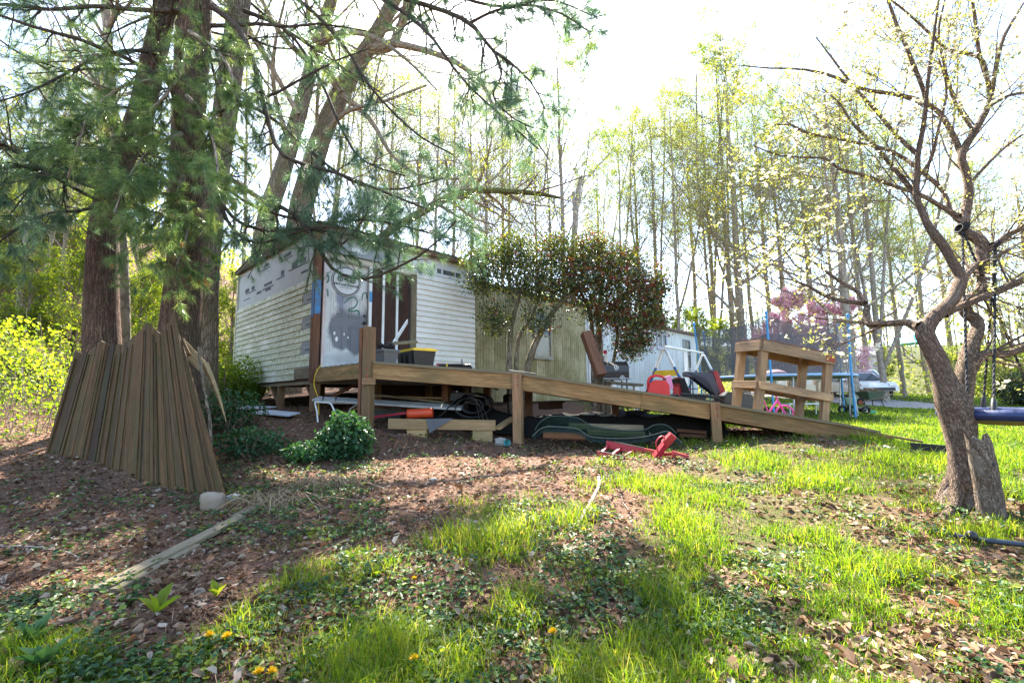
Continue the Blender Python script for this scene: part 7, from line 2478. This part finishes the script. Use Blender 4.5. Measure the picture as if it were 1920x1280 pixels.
    md = o.modifiers.new('thick', 'SOLIDIFY'); md.thickness = .008
    m = MB()
    for k in range(3): pipe(m, [at(845 + 6 * k, 732 + 4 * k, 7.85), at(875 + 5 * k, 740, 7.8), at(905 - k * 5, 765, 7.75), at(915 - 8 * k, 790, 7.72)], .006, 5, 18)
    part('cord', m, M['black'], t, True)
    # rock, cup
    stone('grey_rock', 'small pale rock beside the middle deck post', at(938, 812, 7.2), .1, 31)
    p = on_ground(953, 824, 7.12)
    m = MB(); m.lathe([(.04, 0), (.045, .1), (.048, .1), (.042, -.002), (.001, .0)], p + np.array([0, -.02, .045]), (-.2, -1, .12), 16)
    tag(part('teal_cup', m, m_paint('teal_plastic', (.06, .3, .32), (.05, .2, .22), .3, .4), None, True), 'teal cup lying at the foot of the middle post', 'cup')
    # translucent green shell
    t = thing('bed_liner', 'translucent dark green plastic shell lying below the ramp', 'plastic shell', on_ground(1150, 835, 7.0))
    fr = np.array([(998, 818), (1015, 803), (1035, 800), (1078, 803), (1095, 812), (1108, 819), (1150, 822), (1200, 820), (1232, 813), (1252, 809), (1270, 822), (1278, 832)], float)
    bk = np.array([(1003, 806), (1012, 792), (1030, 781), (1055, 780), (1082, 783), (1098, 792), (1115, 800), (1160, 806), (1205, 806), (1228, 796), (1250, 797), (1268, 812)], float)
    A = smooth([tuple(at(x, y, 6.95)) for x, y in fr], 40); B = smooth([tuple(at(x, y, 7.3)) for x, y in bk], 40)
    gl = NT('green_translucent_plastic')
    gl.col((.02, .045, .03)); gl.rough(.25, .6)
    trn = gl.n('BsdfTransparent'); trn.inputs[0].default_value = (.45, .6, .5, 1); mx = gl.n('MixShader'); mx.inputs[0].default_value = .22
    gl.l(trn.outputs[0], mx.inputs[1]); gl.l(gl.b.outputs[0], mx.inputs[2]); gl.l(mx.outputs[0], gl.out.inputs['Surface'])
    rows = [A * (1 - f) + B * f + UP * (-.05 * math.sin(f * math.pi)) for f in np.linspace(0, 1, 7)]
    # front skirt to the ground
    sk = A.copy(); sk[:, 2] = np.maximum(A[:, 2] - .07, hgt(A[:, 0], A[:, 1]) - .02); sk[:, 1] -= .04
    rows = [sk] + rows
    V = np.stack(rows, 0); nr, nc = V.shape[:2]
    idx = np.arange(nr * nc).reshape(nr, nc)
    Q = np.stack([idx[:-1, :-1], idx[1:, :-1], idx[1:, 1:], idx[:-1, 1:]], -1).reshape(-1, 4)
    m = MB().add(V.reshape(-1, 3), Q); part('shell', m, gl.m, t, True)
    m = MB(); m.tubes(A, np.full(40, .012), 6); part('rim', m, m_paint('green_rim', (.03, .042, .033), (.07, .07, .05), .4, .35, .5), t, True)
    m = MB(); m.tubes(B, np.full(40, .01), 6); part('rim', m, m_paint('dark_green_rim', (.02, .032, .025), (.07, .07, .05), .4, .35, .5), t, True)
    # landscape timbers
    for (a, b, Y, h, lab) in (((1066, 799), (1205, 803), 7.5, .105, 'upper mossy landscape timber below the ramp'), ((1100, 811), (1208, 815), 7.48, .1, 'lower mossy landscape timber below the ramp'), ((1018, 815), (1098, 818), 7.12, .1, 'reddish timber end inside the green plastic shell')):
        m = MB(); m.beam(at(*a, Y), at(*b, Y), .12, h, bev=.02); tag(part('landscape_timber', m, M['grey_wood'] if Y > 7.3 else M['brownpost'], None), lab, 'timber')
    for k, (a, b) in enumerate((((1270, 806, 8.0), (1325, 810, 7.8)), ((1275, 815, 7.9), (1325, 818, 7.7)))):
        m = MB(); m.beam(at(*a), at(*b), .12, .05); tag(part('scrap_board', m, M['brownpost'], None), 'brown board %s the other just left of the ramp post' % ('above' if k == 0 else 'below'), 'board')
    # dark odds and ends further back
    for k in range(7):
        x, y, Y = 730 + k * 75 + r.uniform(-15, 15), r.uniform(745, 800), r.uniform(8.3, 9.6)
        q = at(x, y, Y); s = r.uniform(.12, .4)
        q.z = max(hz(q.x, q.y) + .05, min(q.z, EYE + dz(q.x) - .4))
        m = MB(); Mx = frame(r.uniform(0, 3), r.normal(0, .1)); m.box((q.x, q.y, q.z), (s * 1.6, s, s * .5), Mx)
        m.box((q.x + .03, q.y, q.z + s * .28), (s * 1.68, s * 1.06, .04), Mx)
        tag(part('dark_crate', m, [M['black'], M['darkboard'], M['grey_plastic']][k % 3], None), '%s dark crate from the left in the shadow under the deck' % ORD[k], 'crate', 'crates in the dark under the deck')
    # crumpled black sheet, added to darken the space under the deck
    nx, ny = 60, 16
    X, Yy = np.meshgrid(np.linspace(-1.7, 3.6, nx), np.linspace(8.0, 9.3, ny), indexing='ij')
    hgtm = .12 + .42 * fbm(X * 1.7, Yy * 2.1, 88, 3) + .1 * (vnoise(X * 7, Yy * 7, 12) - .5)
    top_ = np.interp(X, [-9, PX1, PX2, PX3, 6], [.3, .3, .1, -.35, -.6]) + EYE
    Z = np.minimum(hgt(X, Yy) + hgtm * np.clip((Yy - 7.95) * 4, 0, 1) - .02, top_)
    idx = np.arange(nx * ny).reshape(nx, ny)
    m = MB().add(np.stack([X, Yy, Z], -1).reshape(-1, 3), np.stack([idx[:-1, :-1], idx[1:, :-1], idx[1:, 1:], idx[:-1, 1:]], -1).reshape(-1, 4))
    tag(part('darkening_sheet', m, m_paint('matte_darkening_sheet', (.012, .012, .012), (.03, .025, .02), .4, .95, .1), None, True), 'crumpled black sheet added to darken the space under the deck', 'tarp')
    # white panels on the ground behind the fence
    for k, (pts, lab) in enumerate((([(470, 768, 8.6), (540, 795, 8.0), (562, 782, 8.3), (500, 758, 9.0)], 'nearer pale panel lying on the leaves at the shed corner'), ([(440, 756, 9.4), (500, 775, 8.9), (520, 762, 9.3), (462, 748, 9.9)], 'farther pale panel lying on the leaves behind the fence'))):
        V = []
        for x, y, Y in pts:
            p = at(x, y, Y); V.append(np.array([p.x, p.y, hz(p.x, p.y) + .05 + .03 * k]))
        V = np.array(V); m = MB().add(np.concatenate([V, V + UP * .02]), [(3, 2, 1, 0), (4, 5, 6, 7), (0, 1, 5, 4), (1, 2, 6, 5), (2, 3, 7, 6), (3, 0, 4, 7)])
        o = part('metal_sheet', m, m_paint('pale_metal%d' % k, (.5, .53, .57), (.3, .3, .3), .4, .4), None); tag(o, lab, 'panel')


def stone(name, label, p, s, seed, flat=.75, mat=None, sx=1.0):
    r = np.random.default_rng(seed)
    n, k = 9, 14
    m = MB()
    prof = [(math.sin(a) * s, -math.cos(a) * s * flat) for a in np.linspace(.02, math.pi - .02, n)]
    p = np.array(tuple(p), float); g = hz(p[0], p[1])
    m.lathe(prof, (0, 0, 0), (0, 0, 1), k)
    V = m.v[0]; d = nrm(V)
    nz = vnoise(d[:, 0] * 2.2 + seed, d[:, 1] * 2.2 + d[:, 2] * 1.7, seed)
    nz = nz + .35 * vnoise(d[:, 0] * 6 + seed, d[:, 1] * 6 + d[:, 2] * 5, seed + 3)
    V = nrm(V) * s * (1 / np.maximum(np.abs(d) @ np.eye(3), .0).max(1) ** .75)[:, None] * .78 * np.array([1, 1, flat]) * (1 + .45 * (nz - .6))[:, None] * np.array([sx, 1, 1]) + np.array([p[0], p[1], g + s * flat * .55])
    m.v[0] = V; m.tc[0] = V
    o = part(name, m, mat or M['stone'], None, True, org=(p[0], p[1], g)); tag(o, label, 'rock')


build_clutter()
stone('fence_rock', 'split tan rock under the fallen corner of the fence', at(398, 962, 4.35), .105, 41, .95, m_paint('tan_stone', (.24, .19, .14), (.13, .1, .07), .5, .9, .2, scale=8, bump=.5))
stone('grey_rock', 'rounded grey rock right of the fence corner', at(437, 942, 4.6), .06, 42)
stone('grey_rock', 'flat grey stone in the leaf litter below the deck', at(812, 895, 5.3), .045, 43, .4)


# ------------------------------------------------------------------ red trailer frame lying in the grass
def build_red():
    t = thing('red_metal_frame', 'faded red metal carrier frame with prongs lying in the grass', 'frame', on_ground(1200, 870, 6.2))
    P = lambda x, y, Y: np.array(at(x, y, Y))
    rails = [(P(1137, 832, 6.75), P(1232, 852, 6.5)), (P(1120, 852, 6.5), P(1190, 868, 6.3))]
    for a, b in rails:
        m = MB(); m.beam(a, b, .05, .1); rl = part('rail', m, M['redmetal'], t)
        m = MB(); m.beam(a + UP * .053 + (b - a) * .05, a + UP * .053 + (b - a) * .75, .052, .008); part('tread', m, M['black'], rl)
    m = MB(); m.beam(P(1190, 866, 6.3), P(1258, 884, 6.1), .04, .04); part('rail', m, M['redmetal'], t)
    m = MB(); m.beam(P(1120, 862, 6.45), P(1190, 878, 6.25), .04, .08); part('rail', m, M['redmetal'], t)
    for f in (.06, .32, .58, .84):
        a = rails[0][0] * (1 - f) + rails[0][1] * f; b = rails[1][0] * (1 - f) + rails[1][1] * f
        m = MB(); m.beam(a, b, .03, .03); part('rung', m, M['redmetal'], t)
    m = MB(); m.beam(P(1228, 858, 6.35), P(1256, 820, 6.3), .07, .085, up=(.3, -1, 0)); u = part('upright', m, M['redmetal'], t)
    m = MB(); m.beam(P(1246, 832, 6.26), P(1262, 815, 6.22), .1, .06, up=(.3, -1, 0)); part('clamp_head', m, M['redmetal'], u)
    m = MB(); pipe(m, [P(1235, 850, 6.28), P(1230, 830, 6.26), P(1240, 818, 6.26), P(1252, 822, 6.26)], .01, 6, 14); part('clamp_hook', m, M['redmetal'], u, True)
    for (x0, y0, x1, y1, Y) in ((1262, 848, 1291, 856, 6.3), (1252, 868, 1280, 876, 6.1)):
        m = MB(); m.beam(P(x0, y0, Y), P(x1, y1, Y - .05), .09, .035); pr = part('prong', m, M['redmetal'], t)
        m = MB(); m.beam(P(x0 + 2, y0 - 3, Y), P(x0 + 1, y0 + 16, Y), .03, .05, up=(1, 0, 0)); part('prong_bracket', m, M['redmetal'], pr)
        m = MB(); m.lathe([(.001, 0), (.02, 0), (.02, .02), (.001, .02)], P(x1 - 2, y1 - 2, Y - .05) + UP * .016, (0, 0, 1), 10); part('bolt', m, M['black'], pr)
    m = MB(); m.beam(P(1232, 852, 6.5), P(1268, 850, 6.35), .04, .04); part('cross_bar', m, M['redmetal'], t)
    m = MB(); m.beam(P(1237, 878, 6.1), P(1252, 890, 6.0), .1, .02, up=(0, -.6, .8)); part('rusty_foot', m, M['rust'], t)


build_red()


# ------------------------------------------------------------------ planks, sticks, pipe, weeds, dandelions on the slope
def ground_path(pts, n=16, lift=.02):
    P = []
    for x, y in pts:
        # walk along the pixel's ray until it meets the ground
        lo, hi = 1.2, 14
        for _ in range(40):
            mid = (lo + hi) / 2; q = at(x, y, mid)
            if q.z > hz(q.x, q.y): lo = mid
            else: hi = mid
        P.append(np.array([q.x, q.y, hz(q.x, q.y) + lift]))
    return smooth(P, n)


def build_slope_things():
    r = np.random.default_rng(55)
    for (a, b, w, lab, mt) in (((180, 1116), (450, 975), .1, 'long grey weathered plank half buried in the leaves at left', M['grey_wood']), ((212, 1117), (368, 1030), .055, 'narrower grey plank lying against the long weathered plank', M['grey_wood']),
                               ((440, 975), (545, 925), .08, 'grey plank end running under the brown vine heap', M['grey_wood'])):
        P = ground_path([a, b], 2, .022)
        m = MB(); m.beam(P[0], P[1], w, .035, bev=.005); tag(part('weathered_plank', m, mt, None), lab, 'plank')
    # sticks
    for (pts, w, lab, mt) in (([(1122, 896), (1121, 920), (1106, 948), (1094, 966), (1084, 986)], .02, 'pale bare stick lying in the grass below the red frame', 'p'), ([(0, 1026), (55, 1028), (110, 1035), (150, 1050)], .009, 'thin pale stick on the leaves at the left edge', 'p'),
                              ([(47, 1017), (80, 990), (112, 968)], .006, 'thin twig slanting up in the shaded leaves at left', 'p'), ([(0, 1018), (60, 1000), (120, 985)], .006, 'long twig lying flat at the left edge', 'd'), ([(95, 1172), (150, 1168), (210, 1140)], .007, 'crooked twig in the lower left leaves', 'd'),
                              ([(128, 1122), (140, 1135), (158, 1160)], .007, 'short forked grey twig at lower left', 'p'), ([(1160, 920), (1170, 945), (1190, 975)], .004, 'dry bent stem beside the pale stick', 'p'), ([(450, 935), (500, 905), (540, 890)], .006, 'pale twig by the weeds right of the fence', 'p'), ([(1000, 900), (1030, 888), (1050, 876)], .006, 'short stick on the brown leaves below the shell', 'd')):
        P = ground_path(pts, 18, .012)
        P = P + r.normal(0, .004, P.shape)
        m = MB(); m.tubes(P, np.full(18, w) * np.linspace(1, .7, 18), 7, cap=True)
        tag(part('fallen_stick', m, m_bark('pale_stick' if mt == 'p' else 'dark_stick', (.16, .12, .09) if mt == 'p' else (.07, .045, .03), (.42, .36, .3) if mt == 'p' else (.2, .14, .1), None, 0, 30, .3, .004), None, True), lab, 'stick')
    # broken board and stick leaning on the pine beside the fence
    m = MB(); a, b, c, d = (np.array(at(*q)) for q in ((336, 640, 6.3), (382, 690, 6.15), (424, 790, 6.0), (385, 682, 6.12)))
    m.beam(a, b, .13, .025, up=(.3, -1, .2)); 
    bo = thing('broken_board', 'splintered pale board leaning off the top of the fence', 'board', b)
    part('wide_piece', m, M['yellowboard'], bo)
    m = MB(); n = 9
    L = smooth([tuple(d), tuple((d + c) / 2 + np.array([.02, 0, 0])), tuple(c)], n); m.tubes(L, np.linspace(.05, .006, n), 5); part('splinter', m, M['yellowboard'], bo)
    P, R = limb([(372, 650, 5), (378, 700, 6), (383, 740, 7), (393, 790, 7), (395, 870, 7)], 5.9, 5.7, 14)
    P[-1, 2] = hz(P[-1, 0], P[-1, 1]) - .03
    m = MB(); m.tubes(P, R, 8); tag(part('leaning_stick', m, M['grey_bark'], None, True), 'bowed grey stick standing right of the fence panel', 'stick')
    # brown vine heap
    for (x, y, s, lab) in ((600, 912, .32, 'heap of dry brown vine stems below the dense bush'), (515, 948, .3, 'dry brown vine tangle at the end of the weathered plank')):
        c = ground_path([(x, y), (x + 1, y)], 2, .02)[0]
        k = 130; a = r.uniform(0, 6.28, k); rr = r.uniform(.05, 1, k) * s
        P0 = np.stack([c[0] + np.cos(a) * rr, c[1] + np.sin(a) * rr * .5, np.zeros(k)], 1); P2 = P0 + np.stack([r.normal(0, .22, k), r.normal(-.05, .12, k), np.zeros(k)], 1)
        P0[:, 2] = hgt(P0[:, 0], P0[:, 1]); P2[:, 2] = hgt(P2[:, 0], P2[:, 1])
        Pm = (P0 + P2) / 2; Pm[:, 2] += r.uniform(.03, .13, k)
        m = MB(); m.tubes(np.stack([P0, P0 * .45 + Pm * .55, Pm, P2 * .45 + Pm * .55, P2], 1), np.full((k, 5), .0035), 3)
        tag(part('dry_vines', m, m_leaf('dry_vine', [(0, (.16, .1, .05)), (1, (.36, .26, .15))], .1), None), lab, 'vines')
    # black pipe with a ball end by the dogwood, black edging behind it
    P = ground_path([(1790, 1012), (1850, 1021), (1925, 1030)], 12, .03); P[0, 2] += .01
    t = thing('black_hose', 'black hose with a round end lying right of the dogwood', 'hose', P[0])
    m = MB(); m.tubes(P, np.full(12, .017), 8, cap=True); part('tube', m, m_paint('dark_blue_rubber', (.02, .03, .05), (.06, .06, .06), .4, .5), t, True)
    c = P[3] + np.array([0, -.02, .02]); m = MB(); m.lathe([(math.sin(a) * .034, -math.cos(a) * .034) for a in np.linspace(0, math.pi, 9)], c, (0, 0, 1), 14); part('ball', m, M['black'], t, True)
    m = MB(); m.beam(at(1708, 836, 6.3), at(1792, 843, 5.9), .03, .09); tag(part('edging_strip', m, M['black'], None), 'black plastic edging strip behind the dogwood', 'edging')
    m = MB(); m.beam(at(1600, 806, 7.5), at(1730, 828, 7.05), .09, .03); tag(part('edging_board', m, M['deck'], None), 'half buried board continuing the ramp edge into the lawn', 'board')
    P = ground_path([(1663, 841), (1664, 841)], 2, .02)[0]
    m = MB(); m.lathe([(.001, .02), (.03, .015), (.036, 0)], P, (.2, -.3, 1), 9); tag(part('plastic_scrap', m, M['white'], None), 'small white scrap in the grass left of the dogwood', 'scrap')
    # broad leaved docks
    for (x, y, L, k, lab) in ((60, 1210, .12, 11, 'broad leaved dock plant in the lower left corner'), (292, 1150, .13, 4, 'upright dock leaf beside the sunlit leaves'), (405, 1118, .09, 6, 'small dock rosette right of the weathered plank'), (80, 1250, .12, 10, 'second dock plant at the bottom left edge'),
                              (705, 1080, .08, 7, 'small broad leaved weed in the middle of the slope'), (830, 1235, .1, 8, 'broad leaved weed near the bottom centre')):
        c = ground_path([(x, y), (x + 1, y)], 2, 0)[0]
        az = np.linspace(0, 6.28, k, endpoint=False) + r.normal(0, .3, k); el = r.uniform(.7, 1.35, k)
        ax = np.stack([np.cos(az) * np.cos(el), np.sin(az) * np.cos(el), np.sin(el)], 1)
        nm = np.stack([-np.cos(az) * np.sin(el), -np.sin(az) * np.sin(el), np.cos(el)], 1)
        m = MB(); LL = L * r.uniform(.7, 1.2, k); m.leaves(np.tile(c, (k, 1)), ax, nm, LL, LL * .42, r.uniform(.4, .9, k), .2, 1)
        tag(part('dock_plant', m, M['weed'] if x < 100 else M['shrub'], None), lab, 'weed')
    # dandelions
    proto_d = None
    labs = ['left one of the dandelion pair on the sunlit lower left', 'right one of the dandelion pair on the sunlit lower left', 'left dandelion at the very bottom edge', 'right dandelion at the very bottom edge', 'dandelion right of the bottom centre among weeds', 'dandelion near the bottom centre left of the broad weed',
            'tiny dandelion below the pale stick', 'small orange yellow flower near the pale stick end', 'tiny yellow flower in the middle of the weeds', 'small dandelion left of centre on the slope']
    for j, (x, y) in enumerate(((390, 1203), (423, 1205), (483, 1276), (508, 1275), (1037, 1195), (776, 1248), (1222, 945), (1095, 988), (978, 996), (776, 1084))):
        c = ground_path([(x, y + 16), (x + 1, y + 16)], 2, 0)[0]
        s = 1.35 if y > 1150 else 1.0
        if proto_d is None:
            t = thing('dandelion', labs[j], 'flower', c, 'dandelions in the grass'); t.scale = (1.35,) * 3
            m = MB(); pipe(m, [c, c + UP * .045], .0025, 5); part('stem', m, M['shrub'], t)
            k = 60; az = r.uniform(0, 6.28, k); el = r.uniform(.1, 1.4, k)
            ax = np.stack([np.cos(az) * np.cos(el), np.sin(az) * np.cos(el), np.sin(el)], 1)
            m = MB(); m.leaves(np.tile(c + UP * .045, (k, 1)), ax, np.tile([0, 0, 1.0], (k, 1)) + .2 * ax, .02, .006, None, .1, 0)
            part('flower_head', m, m_leaf('dandelion_yellow', [(0, (.75, .42, .01)), (1, (.85, .6, .02))], .3, (1, 1, .5)), t)
            proto_d = t
        else:
            copy_tree(proto_d, c, r.uniform(0, 6), s, label=labs[j])


build_slope_things()
